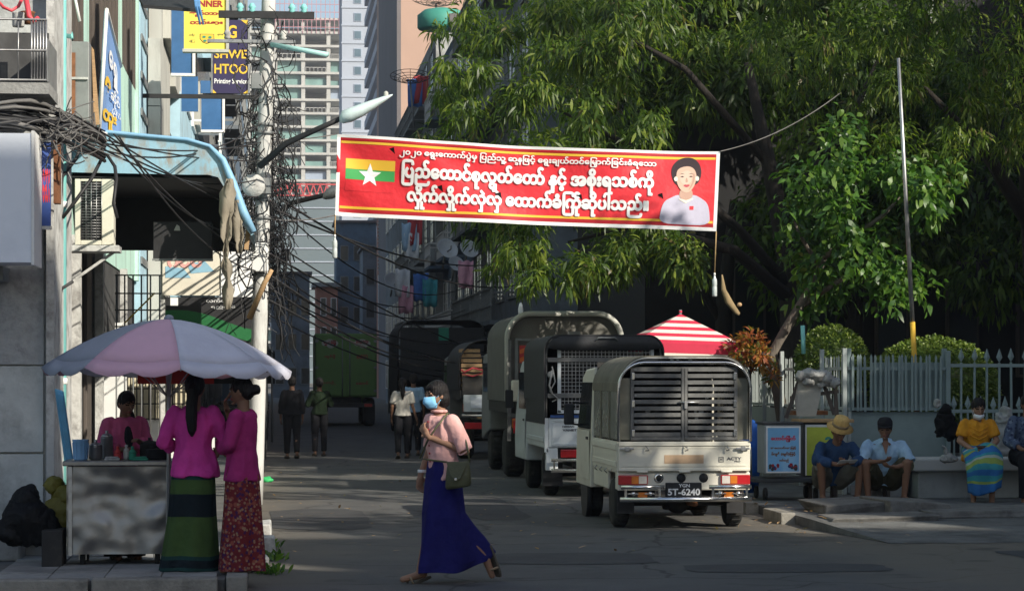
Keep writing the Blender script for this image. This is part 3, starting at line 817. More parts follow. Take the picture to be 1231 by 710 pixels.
# propped rusty sheet box beside it
t = thing('rusty_cabinet', 'rusty grey meter cabinet with an orange edge below the mint windows', 'cabinet', (W(100,140,25.6).x,25.6,W(100,145,25.6).z))
a,b = W(88,150,25.6), W(110,55,25.6)
part('body', MB().box(a.x,b.x,25.6,26.0,a.z,b.z), M['greymetal'], t, 'W', bevel=.01)
part('edge', MB().add([W(110,56,25.58),W(113,60,25.58),W(120,150,25.58),W(113,150,25.58),W(110,56,26.0),W(113,60,26.0),W(120,150,26.0),W(113,150,26.0)],[(0,1,2,3),(7,6,5,4),(0,4,5,1),(1,5,6,2),(2,6,7,3),(3,7,4,0)]), M['wood'], t, 'W')
part('rust_patch', MB().box(a.x-.012,a.x+.05,25.585,25.598,a.z+.05,b.z-.12), M['rust'], t, 'W')
part('strap', MB().box(a.x-.02,b.x-.01,25.57,25.59,W(0,99,25.6).z-.012,W(0,99,25.6).z+.012), M['peel'], t, 'W')
# ends of fluorescent tube and turquoise pipe
single('pipe_stub', MB().tube([W(62,41,21.5),W(86,44,21.4),W(87,44,21.4)],[.02,.022,.045],10), M['turq'] , 'short blue pipe stub poking out of the mint wall', 'pipe')
single('fluorescent_tube', MB().tube([W(89,-8,23.5),W(96,26,23.5)],.014,8), M['white'], 'white tube lamp hanging askew before a dark shutter', 'lamp')
# blue glass hanging panels
def panel(label, x0,x1,y0,y1,D,frame):
    a,b = W(x0,y1,D), W(x1,y0,D); t = thing('hanging_sign', label, 'sign', ((a.x+b.x)/2,a.y,a.z), 0, 'blue hanging panels over the left pavement')
    part('sheet', MB().box(a.x,b.x,a.y,a.y+.05,a.z,b.z), M['bluepane'], t, 'W')
    w = .04
    if frame:
        for q in ((a.x-.01,b.x+.05,a.z-.05,a.z-.003),(b.x+.003,b.x+.05,a.z,b.z)): part('frame', MB().box(q[0],q[1],a.y-.03,a.y+.07,q[2],q[3]), M['white'], t, 'W', bevel=.005)
    return t
panel('large blue glass panel hanging highest with a white frame', 206,231,12,88,40,True)
panel('lower blue glass panel in a white frame under the purple sign', 242,267,115,156,46,True)
panel('small light blue panel top between the yellow and purple signs', 241,253,97,112,46.6,False)
panel('narrow slanting blue board along the balcony wall', 218,238,92,134,43,False)
# yellow banner shop sign
def flat(D): return lambda x,z,o=0: W(x,z,D)+Vector((0,-o,0))
t = thing('yellow_sign', 'yellow hanging sign with red lettering and a small crest', 'sign', (W(252,30,37.5).x,37.5,W(0,63,37.5).z))
a,b = W(222,62,37.5), W(272,-30,37.5)
M['yellowsign'] = mat('yellowsign', (0.80,0.66,0.10), 0.5, 0.06, 2)
part('board', MB().box(a.x,b.x,37.5,37.62,a.z,b.z), M['yellowsign'], t, 'W')
part('frame', MB().box(a.x-.02,b.x+.045,37.47,37.66,a.z-.05,a.z-.003).box(b.x+.003,b.x+.045,37.47,37.66,a.z,b.z), M['beige'], t, 'W')
def yf(x,z,o): return Vector((a.x+(b.x-a.x)*x, 37.5-o, a.z+(b.z-a.z)*z))
M['maroon'] = mat('maroon', (0.34,0.02,0.03), 0.6, 0)
mb = MB(); letter(mb,'BANNER',yf,.10,.93,.545,.63,.035,.006); letter(mb,'VER',yf,.36,.74,.655,.74,.035,.006)
letter(mb,'ဆိုင်ဘား',yf,.12,.88,.415,.50,.05,.006); letter(mb,'ဘင်းနား',yf,.14,.93,.29,.385,.05,.006)
part('lettering', mb, M['maroon'], t, 'W', fix=False)
mb = MB()
for q,(x,z) in enumerate([(.12,.16),(.80,.165),(.12,.08),(.80,.09)]): letter(mb,['ခရီး','စုတေ','မြို့','ပုဒ်'][q],yf,x,x+.14,z,z+.035,.01,.006)
part('lettering', mb, M['brownwood'], t, 'W', fix=False)
def shield(mb,x,z,w,h,o): mb.add([yf(x-w,z+h,o),yf(x-w*1.02,z,o),yf(x-w*.6,z-h*.7,o),yf(x,z-h,o),yf(x+w*.6,z-h*.7,o),yf(x+w*1.02,z,o),yf(x+w,z+h,o)],[tuple(range(7))])
mb = MB(); shield(mb,.55,.13,.17,.065,.004); part('crest', mb, M['brownwood'], t, 'W', fix=False)
mb = MB(); shield(mb,.55,.13,.155,.058,.008); part('crest', mb, M['yellowletter'], t, 'W', fix=False)
M['greenprint'] = mat('greenprint', (0.03,0.25,0.16), 0.6, 0)
mb = MB()
for (x,z) in ((.48,.155),(.62,.15),(.5,.105),(.6,.105)): mb.add([yf(x+.045*math.cos(i*PI/4),z+.016*math.sin(i*PI/4),.012) for i in range(8)],[tuple(range(8))])
part('crest_marks', mb, M['greenprint'], t, 'W', fix=False)
# purple printing sign
D = 41.0
a,b = W(256,112,D), W(298,24,D); yp = a.y
t = thing('purple_sign', 'dark purple hanging sign with yellow capitals and white small print', 'sign', ((a.x+b.x)/2,yp,a.z))
M['purple'] = mat('purple', (0.035,0.028,0.085), 0.5, 0.15, 2)
part('board', MB().box(a.x,b.x,yp,yp+.1,a.z,b.z), M['purple'], t, 'W')
def pf(x,z,o): return Vector((a.x+(b.x-a.x)*x, yp-o, a.z+(b.z-a.z)*z))
part('frame', MB().box(b.x+.003,b.x+.03,yp-.02,yp+.12,a.z,b.z).box(a.x-.03,a.x-.003,yp-.02,yp+.12,a.z,b.z), M['steel'], t, 'W')
mb = MB(); mb.add([pf(.8,1,.005),pf(1,1,.005),pf(1,.93,.005)],[(0,1,2)]); mb.add([pf(.86,.0,.005),pf(1,0,.005),pf(1,.05,.005)],[(0,1,2)]); mb.add([pf(0,.0,.005),pf(.1,0,.005),pf(0,.05,.005)],[(0,1,2)])
part('corner_trim', mb, M['yellowletter'], t, 'W', fix=False)
mb = MB(); letter(mb,'G',pf,.42,.68,.75,.93,.03,.006); letter(mb,'SHWE',pf,.04,.97,.475,.595,.02,.006); letter(mb,'HTOO',pf,.04,.99,.265,.40,.02,.006)
part('lettering', mb, M['yellowletter'], t, 'W', fix=False)
mb = MB(); letter(mb,'Printing Service',pf,.04,.98,.11,.20,.02,.006); part('lettering', mb, M['whiteprint'], t, 'W', fix=False)
part('hanger', MB().box(a.x-1.2,b.x+.3,yp+.02,yp+.08,a.z-.09,a.z-.02), M['black'], t, 'W')
# pale hoarding below the canopy
D=33; a,b = W(197,356,D), W(309,304,D); yh = 32.9
t = thing('hoarding', 'faded cream and blue advertising hoarding behind the canopy', 'sign', ((a.x+b.x)/2,yh,a.z))
part('board', MB().box(a.x,b.x,yh,yh+.06,a.z,b.z), mat('creamprint',(0.66,0.62,0.52),0.6,0.12,2.5,dirt=(0.45,0.42,0.36),dscale=2,damt=.35), t, 'W')
def hf(x,z,o): return Vector((a.x+(b.x-a.x)*x, yh-o, a.z+(b.z-a.z)*z))
mb = MB().add([hf(.03,.4,.004),hf(.3,.4,.004),hf(.22,.62,.004),hf(.03,.66,.004)],[(0,1,2,3)]).add([hf(.3,.5,.004),hf(.55,.55,.004),hf(.45,.78,.004),hf(.26,.72,.004)],[(0,1,2,3)])
part('blue_print', mb, mat('aqua',(0.25,0.45,0.58),0.6,.1,3), t, 'W', fix=False)
mb = MB(); letter(mb,'ဂငဝ',hf,.05,.42,.62,.92,.05,.008); part('lettering', mb, mat('pinkprint',(0.70,0.36,0.33),0.6,0), t, 'W', fix=False)
part('white_end', MB().box(hf(.62,0,0).x,b.x+.01,yh-.02,yh-.004,a.z-.02,b.z), M['whiteprint'], t, 'W')
for x in (0.0,.98): part('post', MB().box(hf(x,0,0).x-.03,hf(x,0,0).x+.03,yh+.07,yh+.13,.1,b.z), M['peel'], t, 'W')
# dark green shop board under it
D=34; a2,b2 = W(197,400,D), W(312,358,D)
t = thing('shop_board', 'dark green and black shop board half hidden by the parasol', 'sign', ((a2.x+b2.x)/2,a2.y,a2.z))
part('board', MB().box(a2.x,b2.x,33.9,33.97,a2.z-.4,b2.z), M['black'], t, 'W')
def gf(x,z,o): return Vector((a2.x+(b2.x-a2.x)*x, 33.9-o, a2.z+(b2.z-a2.z)*z))
mb = MB(); N=12
for i in range(N):
    x,xn = i/N,(i+1)/N; f=lambda q:.62-.45*q+.12*math.sin(q*5); g=lambda q:f(q)-.35
    mb.add([gf(x,g(x),.004),gf(xn,g(xn),.004),gf(xn,f(xn),.004),gf(x,f(x),.004)],[(0,1,2,3)])
part('green_band', mb, mat('greenband',(0.015,0.13,0.04),0.5,.1,3), t, 'W', fix=False)
mb = MB(); letter(mb,'လက်ဖက်',gf,.45,.72,.85,.97,.01,.006); letter(mb,'ရည်ဆိုင်',gf,.5,.75,.66,.78,.01,.006); mb.add([gf(.08,.75,.004),gf(.16,.75,.004),gf(.16,.98,.004),gf(.08,.98,.004)],[(0,1,2,3)])
part('lettering', mb, M['whiteprint'], t, 'W', fix=False)
# dark box sign hung under the canopy
D=27.6; a,b = W(184,312,D), W(255,266,D)
t = thing('dark_box_sign', 'black box hanging under the blue canopy with one white mark', 'sign', ((a.x+b.x)/2,a.y,a.z))
part('box', MB().box(a.x,b.x,a.y,a.y+.35,a.z,b.z), M['black'], t, 'W', bevel=.01)
part('rim', MB().box(a.x-.01,b.x+.01,a.y-.015,a.y-.003,a.z-.012,a.z+.012), M['greymetal'], t, 'W')
q = W(212,274,D-.02); part('mark', MB().add([q+Vector((-.03,0,-.03)),q+Vector((.045,0,-.03)),q+Vector((.035,0,.02)),q+Vector((.005,0,.04))],[(0,1,2,3)]), M['beige'], t, 'W', fix=False)

# ================================================================== BLUE CANOPY
t = thing('canopy', 'rusty light blue sheet canopy with a rounded street edge', 'awning', (-1.2,28,2.9))
M['canopyblue'] = mat('canopyblue', (0.27,0.45,0.56), 0.5, 0.12, 2, dirt=(0.30,0.19,0.09), dscale=3.2, damt=0.44, spec=0.3, stretch=(1.6,1,.8))
D=27.0; y0c=W(180,200,D).y
prof_t = [(85,163),(130,161),(180,166),(225,170),(252,178),(268,194),(280,222),(292,256),(305,281)]
prof_b = [(85,207),(130,208),(180,209),(225,210),(250,210),(262,213),(270,226),(286,262),(302,283)]
top = [W(x,y,D) for x,y in prof_t]; bot=[W(x,y,D) for x,y in prof_b]
vs=[]; 
mb=MB()
for i in range(len(top)-1): mb.add([top[i],top[i+1],bot[i+1],bot[i]],[(0,1,2,3)])
for i in range(len(top)-1):
    mb.add([top[i]+Vector((0,.02,0)),top[i+1]+Vector((0,.02,0)),bot[i+1]+Vector((0,.02,0)),bot[i]+Vector((0,.02,0))],[(3,2,1,0)])
part('valance', mb, M['canopyblue'], t, 'W', fix=False)
mb=MB(); 
yl = 3.3
r1=[p+Vector((0,.025,.01)) for p in top]; r2_=[p+Vector((0,yl,.012)) for p in top]
r3=[p+Vector((0,yl,-.01)) for p in top]; r4=[p+Vector((0,.025,-.012)) for p in top]
for A_,B_ in ((r1,r2_),(r3,r4)):
    mb.sheet([A_,B_])
part('roof_sheet', mb, M['canopyblue'], t, 'W', fix=False)
part('edge_roll', MB().tube([p+Vector((0,-.02,.02)) for p in top],[.022]*5+[.035,.045,.05,.035],8), mat('canopyedge',(0.22,0.42,0.60),0.55,.1,4), t, 'W')
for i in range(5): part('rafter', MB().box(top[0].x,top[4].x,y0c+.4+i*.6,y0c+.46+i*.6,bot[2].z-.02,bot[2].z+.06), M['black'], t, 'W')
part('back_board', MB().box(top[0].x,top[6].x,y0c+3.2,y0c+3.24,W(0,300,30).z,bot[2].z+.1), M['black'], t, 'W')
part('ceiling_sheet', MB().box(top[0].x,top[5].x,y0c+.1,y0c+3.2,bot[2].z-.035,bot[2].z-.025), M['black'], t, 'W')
# torn tarpaulin strips hanging from its street edge
M['tarp'] = mat('tarp', (0.25,0.22,0.17), 0.9, 0.2, 3, dirt=(0.2,0.18,0.15), dscale=3, damt=.4)
def strip(pts, wd, y_off, th=.006):
    mb=MB(); L=[W(x-w,y,D-.1) for (x,y),w in zip(pts,wd)]; Rr=[W(x+w,y,D-.1) for (x,y),w in zip(pts,wd)]
    for i in range(len(pts)-1):
        s=.015*math.sin(i*1.7)
        pass
    rows=[]
    for i in range((len(pts)-1)*3+1):
        u=i/3; a=min(int(u),len(pts)-2); f=u-a; l_=L[a].lerp(L[a+1],f); r_=Rr[a].lerp(Rr[a+1],f); jag=rng.uniform(-.03,.03)
        rows.append([l_.lerp(r_,q)+Vector((jag*(q-.5)*2 if q in(0,1) else 0,y_off+.05*math.sin(q*7+i*.5)+.02*math.sin(i*1.3),0)) for q in (0,.25,.5,.75,1)])
    mb.sheet(rows)
    o=single('torn_tarpaulin',mb,M['tarp'],'x','tarpaulin',fix=False); md=o.modifiers.new('thickness','SOLIDIFY'); md.thickness=th; return o
o=strip([(276,215),(273,240),(272,262),(272,285),(271,310),(274,335),(274,372)],[4,9,8,5,5,5,2],-.02); o['label']='long torn grey tarpaulin strip hanging to a point under the canopy edge'
o=strip([(284,240),(284,262),(287,285),(288,304)],[5,9,8,3],.06); o['label']='short jagged brown tarpaulin scrap beside the canopy tip'
single('wooden_lath', MB().bar(W(296,300,D+.3),W(300,262,D+.3),.05,.03,(0,1,0)), M['wood'], 'yellowish lath upright behind the torn tarpaulin', 'lath')
single('bamboo_stake', MB().tube([W(300,382,D+.2),W(318,340,D),W(327,324,D)],[.035,.03,.022],8), M['wood'], 'pale bamboo stake leaning against the concrete pole', 'stake')
# blue tarpaulin scrap and dark awning at the top
M['bluetarp'] = mat('bluetarp', (0.10,0.26,0.52), 0.7, 0.25, 6)
t = thing('roller_awning', 'dark awning high on the left with a blue rope fringe', 'awning', (W(190,10,30).x,30,W(0,14,30).z))
a,b=W(150,16,30),W(236,-25,30)
part('underside', MB().add([W(172,10,29.5),W(236,15,29.5),W(236,-30,31),W(150,-30,31),W(172,6,29.5),W(236,11,29.5),W(236,-34,31),W(150,-34,31)],[(0,1,2,3),(7,6,5,4),(0,4,5,1),(1,5,6,2),(2,6,7,3),(3,7,4,0)]), M['black'], t, 'W')
mb=MB()
for k in range(6): mb.tube([W(232+k*1.2,-20,29.4),W(235+k,8,29.35),W(238+k*1.3,20+k%3*5,29.4)],.012,5)
part('fringe', mb, M['bluetarp'], t, 'W')

# ================================================================== AIR CONDITIONER
D=25.0; a,b=W(90,294,D),W(136,215,D); gx=W(122,0,D).x
t = thing('air_conditioner', 'cream outdoor air conditioner with a dark wire grille under the blue canopy', 'air conditioner', ((a.x+b.x)/2,a.y+.2,a.z))
M['acwhite'] = mat('acwhite', (0.62,0.60,0.50), 0.5, 0.06, 3, dirt=(0.40,0.36,0.27), dscale=3, damt=.35)
xi = W(97,0,D).x; zi0,zi1=W(0,288,D).z,W(0,217,D).z
mb=MB(); mb.box(a.x,b.x,a.y+.03,a.y+.36,a.z,b.z); mb.box(a.x,xi-.002,a.y,a.y+.028,a.z,b.z); mb.box(gx,b.x,a.y,a.y+.028,a.z,b.z); mb.box(xi,gx-.002,a.y,a.y+.028,b.z-.025,b.z); mb.box(xi,gx-.002,a.y,a.y+.028,a.z,a.z+.045)
part('casing', mb, M['acwhite'], t, 'W', bevel=.006)
part('grille_back', MB().box(xi,gx,a.y+.022,a.y+.028,zi0,zi1), M['black'], t, 'W')
mb=MB()
for i in range(22): z=zi0+(zi1-zi0)*i/21; mb.tube([(xi,a.y+.006,z),(gx,a.y+.006,z)],.003,4)
for i in range(5): x=xi+(gx-xi)*i/4; mb.tube([(x,a.y+.002,zi0),(x,a.y+.002,zi1)],.004,4)
part('grille', mb, M['steel'], t, 'W')
part('bracket', MB().box(a.x-.1,b.x+.06,a.y-.02,a.y+.4,a.z-.07,a.z-.005).bar((b.x,a.y+.1,a.z-.07),(a.x,a.y+.1,a.z-.35),.03,.03), M['peel'], t, 'W', bevel=.005)

# ================================================================== POLES, LAMPS, CABLES
def pole(label, base, topp, r0, r1, m, marks=True):
    t = thing('utility_pole', label, 'pole', tuple(base), 0, 'utility poles on the left kerb')
    base,topp=Vector(base),Vector(topp)
    n=12; part('shaft', MB().tube([base+(topp-base)*i/n for i in range(n+1)],[r0+(r1-r0)*i/n for i in range(n+1)],16), m, t, 'W')
    return t
M['poleconc'] = mat('poleconc', (0.55,0.55,0.53), 0.9, 0.1, 3, 0.004, 40, dirt=(0.24,0.23,0.22), dscale=3.5, damt=.40, stretch=(1,1,.35))
P1b, P1t = onG(306,606,0.0), W(324,-40,30.5)
pole1 = pole('pale concrete utility pole wrapped in cables beside the blue canopy', P1b, P1t, .105,.085, M['poleconc'])
def onpole(py, D=30.4):
    k=(606-py)/646.0; return Vector(P1b)*(1-k)+Vector(P1t)*k
for (py,dx0,dx1,w) in ((20,-1.05,.75,.09),(52,-.75,.35,.04)):
    c=onpole(py); part('cross_arm', MB().box(c.x+dx0 if py==52 else c.x-.62,c.x+dx1 if py==52 else c.x+.58,c.y-.16,c.y-.1,c.z-w/2,c.z+w/2), M['black'] if py==20 else M['steel'], pole1, 'W')
c=onpole(58); part('stay_tube', MB().tube([c+Vector((.05,-.2,.02)),W(394,66,30)],.032,8), mat('aquapipe',(0.38,0.62,0.60),0.5,.1,3), pole1, 'W')
for i,(dx,py) in enumerate(((-.35,22),(-.2,22),(.3,22),(.45,22),(-.5,54),(.2,54))):
    c=onpole(py); part('insulator', MB().lathe([(.02,0),(.045,.02),(.03,.05),(.05,.07),(.02,.12)],(c.x+dx,c.y-.13,c.z+.045),n=10), M['turq'] if i<4 else M['peel'], pole1, 'W')
for py in (150,160,240,262,330): c=onpole(py); part('band', MB().lathe([(.09,-.02),(.118,-.018),(.118,.018),(.09,.02)],c,n=14), M['greymetal'], pole1, 'W')
for (py,dx,w,h) in ((310,-.02,.2,.36),(100,-.12,.14,.2),(225,.02,.16,.2)):
    c=onpole(py); o=part('junction_box', MB().box(c.x+dx-w/2,c.x+dx+w/2,c.y-.24,c.y-.12,c.z-h/2,c.z+h/2), M['white'] if py==310 else M['greymetal'], pole1, 'W', bevel=.01)
# round white meter dish
c=onpole(225); part('bracket_plate', MB().lathe([(.02,0),(.14,.015),(.15,.05),(.02,.09)],(c.x-.12,c.y-.3,c.z),'y',n=14), M['peel'], pole1, 'W')
pole2 = pole('dark slim utility pole behind the concrete one with an old lamp arm', (-0.25,47,0), (-0.15,47,8.6), .12,.09, M['greymetal'])
pole3 = pole('far dark utility pole down the street', (-0.3,70,0), (-0.25,70,8.6), .13,.09, M['greymetal'])
pole4 = thing('utility_pole', 'thin dark pole on the right kerb past the canvas truck', 'pole', (6.3,84,0), 0, 'utility poles on the left kerb'); part('shaft', MB().tube([(6.3,84,0),(6.3,84,9)],[.13,.09],12), M['greymetal'], pole4, 'W')
# red and white banded sleeve on pole two
M['redband'] = mat('redband',(0.45,0.08,0.08),.7,.15,4)
for k in range(5): part('red_band', MB().lathe([(.10,0),(.118,.002),(.118,.1),(.10,.102)],(-.2,47,4.6+k*.28),n=12), M['redband'], pole2, 'W')
# lamp on the near pole
t = thing('street_lamp', 'street lamp with a long pale drop shaped head above the banner corner', 'street lamp', tuple(W(318,192,30)))
part('arm', MB().tube([W(312,200,30.1),W(345,172,29.9),W(380,156,29.8),W(411,142,29.7)],[.045,.04,.035,.032],10), M['black'], t, 'W')
H=[(408,144,3),(412,141,8.5),(422,138,9.6),(436,132,8.5),(450,125,6.2),(462,119,3.8),(472,114,.8)]
rings=[]
for i,(x,y,h) in enumerate(H):
    c=W(x,y,29.7); rr=h*29.7/F
    rings.append([c+Vector((math.sin(a)*-.28*rr*.4+0, math.cos(a)*rr*1.25, math.sin(a)*rr*.9)) for a in [2*PI*k/14 for k in range(14)]])
part('head', MB().loft(rings), mat('lampgrey',(0.55,0.66,0.66),.4,.05,3), t, 'W')
part('sensor', MB().lathe([(.025,0),(.03,.01),(.028,.07),(.012,.085)],W(464,118,29.7),n=10), M['beige'], t, 'W')
t = thing('street_lamp', 'dark old street lamp reaching towards the banner from the second pole', 'street lamp', tuple(W(345,248,46)))
part('arm', MB().tube([W(336,256,46.5),W(350,244,46),W(375,238,45.8),W(392,234,45.6)],.05,8), M['black'], t, 'W')
rings=[]
for (x,y,h) in [(388,236,3),(392,234,6),(400,231,8),(408,229,6),(413,228,2)]:
    c=W(x,y,45.6); rr=h*45.6/F; rings.append([c+Vector((0,math.cos(q)*rr*1.3,math.sin(q)*rr)) for q in [2*PI*k/12 for k in range(12)]])
part('head', MB().loft(rings), M['greymetal'], t, 'W')

# --- cables
def sag(p,q,s,n=14,wob=0.0):
    p,q=Vector(p),Vector(q); out=[]
    for i in range(n+1):
        k=i/n; v=p.lerp(q,k); v.z-=4*s*k*(1-k); v.x+=wob*math.sin(k*9+p.z*3); out.append(v)
    return out
cab=[]
def cable(p,q,s,r=.012,label=None,m='cable',wob=0):
    o=single('overhead_cable', MB().tube(sag(p,q,s,wob=wob),r,5), M[m], label or 'black overhead cable in the bundle between the poles', 'cable', 'overhead cables along the street')
    cab.append(o); return o
rg=random.Random(5)
for i in range(14):
    py=150+i*16; a=onpole(py)+Vector((.1,-.05,0)); b=Vector((-.15,47,a.z+rg.uniform(-.6,.9)))
    cable(a,b,rg.uniform(.25,.8),.012)
for i in range(18):
    cable((-.15,47,2.9+i*.24),(-.2,70,3.0+i*.25+rg.uniform(-.4,.4)),rg.uniform(.4,1.3),.016)
LBL='black cable sagging from the poles to the flats on the right'
for i,(py0,px1,py1,D1,s) in enumerate([(262,650,440,62,.4),(232,660,330,64,.7),(300,600,400,64,.8),(330,640,420,62,.7),(318,600,436,70,.5),(345,560,420,80,.6),(285,560,372,75,.7),(250,620,312,68,.4),(200,560,345,75,.9),(360,600,445,66,.4),(335,520,400,95,.5),(305,520,358,95,.5),(372,560,455,70,.3)]):
    o=cable(onpole(py0)+Vector((.1,0,0)) if i%2 else Vector((-.15,47,onpole(py0).z*1.28-.3)), W(px1,py1,D1), s, .016, LBL)
    o['label']=('cable from the concrete pole, ' if i%2 else 'cable from the second pole, ')+['meeting them just above the dark canvas truck','ending highest near the mango leaves','ending behind the banner bottle\'s left side','reaching the wall beside the hanging plank truck','ending at the rear of the dark truck','slackest of all, ending above the dark truck flap','ending by the second satellite dish','ending just under the banner\'s lower edge','drooping deepest in mid street','ending lowest by the green truck doors','ending far off beside the ribbed brick pillar','ending far off under the white sheet','lowest and tautest, over the walking couple'][i]
# heavy bundle that runs along the fronts on the left, strand by strand
for i in range(22):
    y0=130+rg.uniform(-4,26); 
    pts=[W(-420,y0+rg.uniform(-14,2),19.4),W(-200,y0+rg.uniform(-6,8),19.4),W(-30,y0+rg.uniform(-3,6),19.4)]+[W(18*k,y0+.9*k*k*.8+rg.uniform(-2.5,2.5)+6*math.sin(k*.6+i*.8),19.35+k*.12+max(0,k-4)*.5+rg.uniform(-.1,.1)) for k in range(1,8)]
    single('overhead_cable', MB().tube(pts,rg.choice([.008,.011,.014,.018]),5), M['cable'] if i%4 else M['cablegrey'], 'dark strand of the heavy bundle over the light box sign', 'cable', 'cable bundle on the left fronts')
for i in range(9):
    single('overhead_cable', MB().tube(sag(W(95+i*6,165+rg.uniform(-8,8),22.5),onpole(150+i*22)+Vector((-.05,-.1,0)),rg.uniform(.05,.35)),.009,5), M['cable'], 'thin black cable from the left bundle to the concrete pole', 'cable', 'cable bundle on the left fronts')
for i,(a,b,c_) in enumerate([((125,170),(110,215),(75,262)),((100,170),(75,212),(72,330)),((128,185),(140,215),(141,262)),((60,205),(66,240),(72,262)),((30,338),(55,352),(88,338)),((58,250),(60,290),(72,318))]):
    pts=[W(*a,21.9),W((a[0]+b[0])/2+4,(a[1]+b[1])/2,21.9),W(*b,21.0),W((b[0]+c_[0])/2-4,(b[1]+c_[1])/2+6,21.0),W(*c_,21.0)]
    single('loose_cable', MB().tube(pts,.016,6), M['cable'], ['black cable looping over the canopy valance corner','black cable dropping from the canopy end to the drain pipe','black cable hanging before the air conditioner\'s right side','black cable bunched at the rust red board','slack black loop under the light box sign','short black cable beside the drain pipe collar'][i], 'cable', 'loose cables on the corner')
# wire tangles round the poles: nobody could count them
def tangle(label, fn, n, seed, r=.008, spread=.3):
    g=random.Random(seed); mb=MB()
    for i in range(n):
        py=g.uniform(fn[0],fn[1]); c=fn[2](py)+Vector((g.uniform(-spread,spread)*.7,g.uniform(-.2,.1),0))
        k=g.random()
        if k<.4:
            R_=g.uniform(.06,.32); ph=g.uniform(0,6.3); tx=g.uniform(-.4,.4)
            pts=[c+Vector((R_*math.cos(ph+q*.5),-.12+.25*math.sin(q*.5+tx),R_*g.uniform(.8,1.3)*math.sin(ph+q*.5))) for q in range(11)]
        else:
            q=c+Vector((g.uniform(-.5,.5),g.uniform(-.3,.3),-g.uniform(.3,1.6))); m_=(c+q)/2+Vector((g.uniform(-.3,.3),g.uniform(-.2,.2),g.uniform(-.4,.1)))
            pts=[c*(1-u)**2+m_*2*u*(1-u)+q*u*u+Vector((.02*math.sin(u*20+i),0,0)) for u in [j/9 for j in range(10)]]
        mb.tube(pts,r*g.choice([.7,1,1,1.6]),4,False)
    o=single('cable_tangle', mb, M['cable'], label,'cables',kind='stuff',fix=False)
tangle('dense tangle of black wires hanging on the concrete pole', (20,330,onpole), 120, 1, .0065, .34)
tangle('dark mass of coiled wires on the second pole', (150,400,lambda py: Vector((-.15,46.6,1.62+(452-py)*47/F+.6))), 240, 2, .010, .6)
tangle('wires heaped on the third pole down the street', (200,390,lambda py: Vector((-.1,69.6,1.62+(452-py)*70/F+.6))), 110, 4, .014, .7)
mb=MB(); g=random.Random(8)
for i in range(60):
    a=W(g.uniform(-5,118),g.uniform(130,178),19.5+g.uniform(0,.3)); b=a+Vector((g.uniform(-.3,.3),g.uniform(-.1,.1),g.uniform(-.25,.12))); m_=(a+b)/2+Vector((g.uniform(-.1,.1),0,g.uniform(-.2,.1)))
    mb.tube([a*(1-u)**2+m_*2*u*(1-u)+b*u*u for u in [j/7 for j in range(8)]],.006,4,False)
single('cable_tangle', mb, M['cablegrey'], 'frayed wire ends on the bundle over the light box sign', 'cables', kind='stuff', fix=False)
# hanging dark bulk under the second pole: shop tarpaulins
t = thing('stall_awning', 'dark sagging stall awning on the left beyond the pole', 'awning', (-.9,52,2.3))
part('sheet', MB().add([(-1.9,50,2.9),(-.1,50,2.3),(-.1,60,2.3),(-1.9,60,2.9),(-1.9,50,2.85),(-.1,50,2.25),(-.1,60,2.25),(-1.9,60,2.85)],[(0,1,2,3),(7,6,5,4),(0,4,5,1),(1,5,6,2),(2,6,7,3),(3,7,4,0)]), M['black'], t, 'W')
for y in (50.1,59.9): part('post', MB().tube([(-.15,y,.1),(-.15,y,2.26)],.03,8), M['greymetal'], t, 'W')
a,b=W(330,458,44),W(342,392,44)

# ================================================================== THE RED BANNER ACROSS THE STREET
DBN = 33.0
BTL, BTR, BBL, BBR = W(405.5,161,DBN), W(866,182,DBN), W(403,258.5,DBN), W(861,278,DBN)
ban = thing('street_banner', 'red election banner with white lettering strung across the street', 'banner', tuple((BBL+BBR)/2))
def bf(x, z, o=0.0):
    """sheet of the banner: x 0..1 from the left, z 0..1 from the bottom"""
    p = (BBL*(1-x)+BBR*x)*(1-z) + (BTL*(1-x)+BTR*x)*z
    sg = -0.045*4*x*(1-x)                                  # hangs a little between its ropes
    w = .045*math.sin(x*13+z*2.0) + .014*math.sin(x*29-z*5) + .055*math.sin(x*5-z*3.0+1) + .022*math.sin((x*8+z*2.6)*3.1)*(1-x) + .012*math.sin(x*40+z*9)*max(0,.35-x)*3
    return p + Vector((0, w - o, sg*(0.35+.65*z)))
M['bannerred'] = mat('bannerred', (0.70,0.030,0.042), 0.5, 0.06, 1.5, .035, 2.6, spec=0.4)
M['banneryellow'] = mat('banneryellow', (0.82,0.50,0.05), 0.55, 0.03, 2)
M['bannergreen'] = mat('bannergreen', (0.06,0.36,0.10), 0.55, 0.03, 2)
M['bannerwhite'] = mat('bannerwhite', (0.82,0.82,0.82), 0.55, 0.02, 2)
cl = part('cloth', MB().plate(bf,0,1,0,1,200,24), M['bannerred'], ban, 'W', fix=False)
md = cl.modifiers.new('thickness','SOLIDIFY'); md.thickness = .003; md.offset = -1
def bp(name, m, *rects, off=.004):
    mb=MB()
    for (x0,x1,z0,z1,nx) in rects: mb.plate(bf,x0,x1,z0,z1,nx,2,off)
    return part(name, mb, m, ban, 'W', fix=False)
bp('white_edge', M['bannerwhite'], (0,1,0,.045,100), (0,1,.965,1,100), (0,.009,.045,.965,4), (.991,1,.045,.965,4))
bp('yellow_stripe', M['banneryellow'], (.011,.989,.095,.125,100)); bp('yellow_stripe', M['banneryellow'], (.011,.989,.895,.925,100))
M['darkred'] = mat('darkred', (0.42,0.012,0.02), .55, .03, 2)
bp('dark_stripe', M['darkred'], (.011,.989,.05,.09,100)); bp('dark_stripe', M['darkred'], (.011,.989,.93,.955,100))
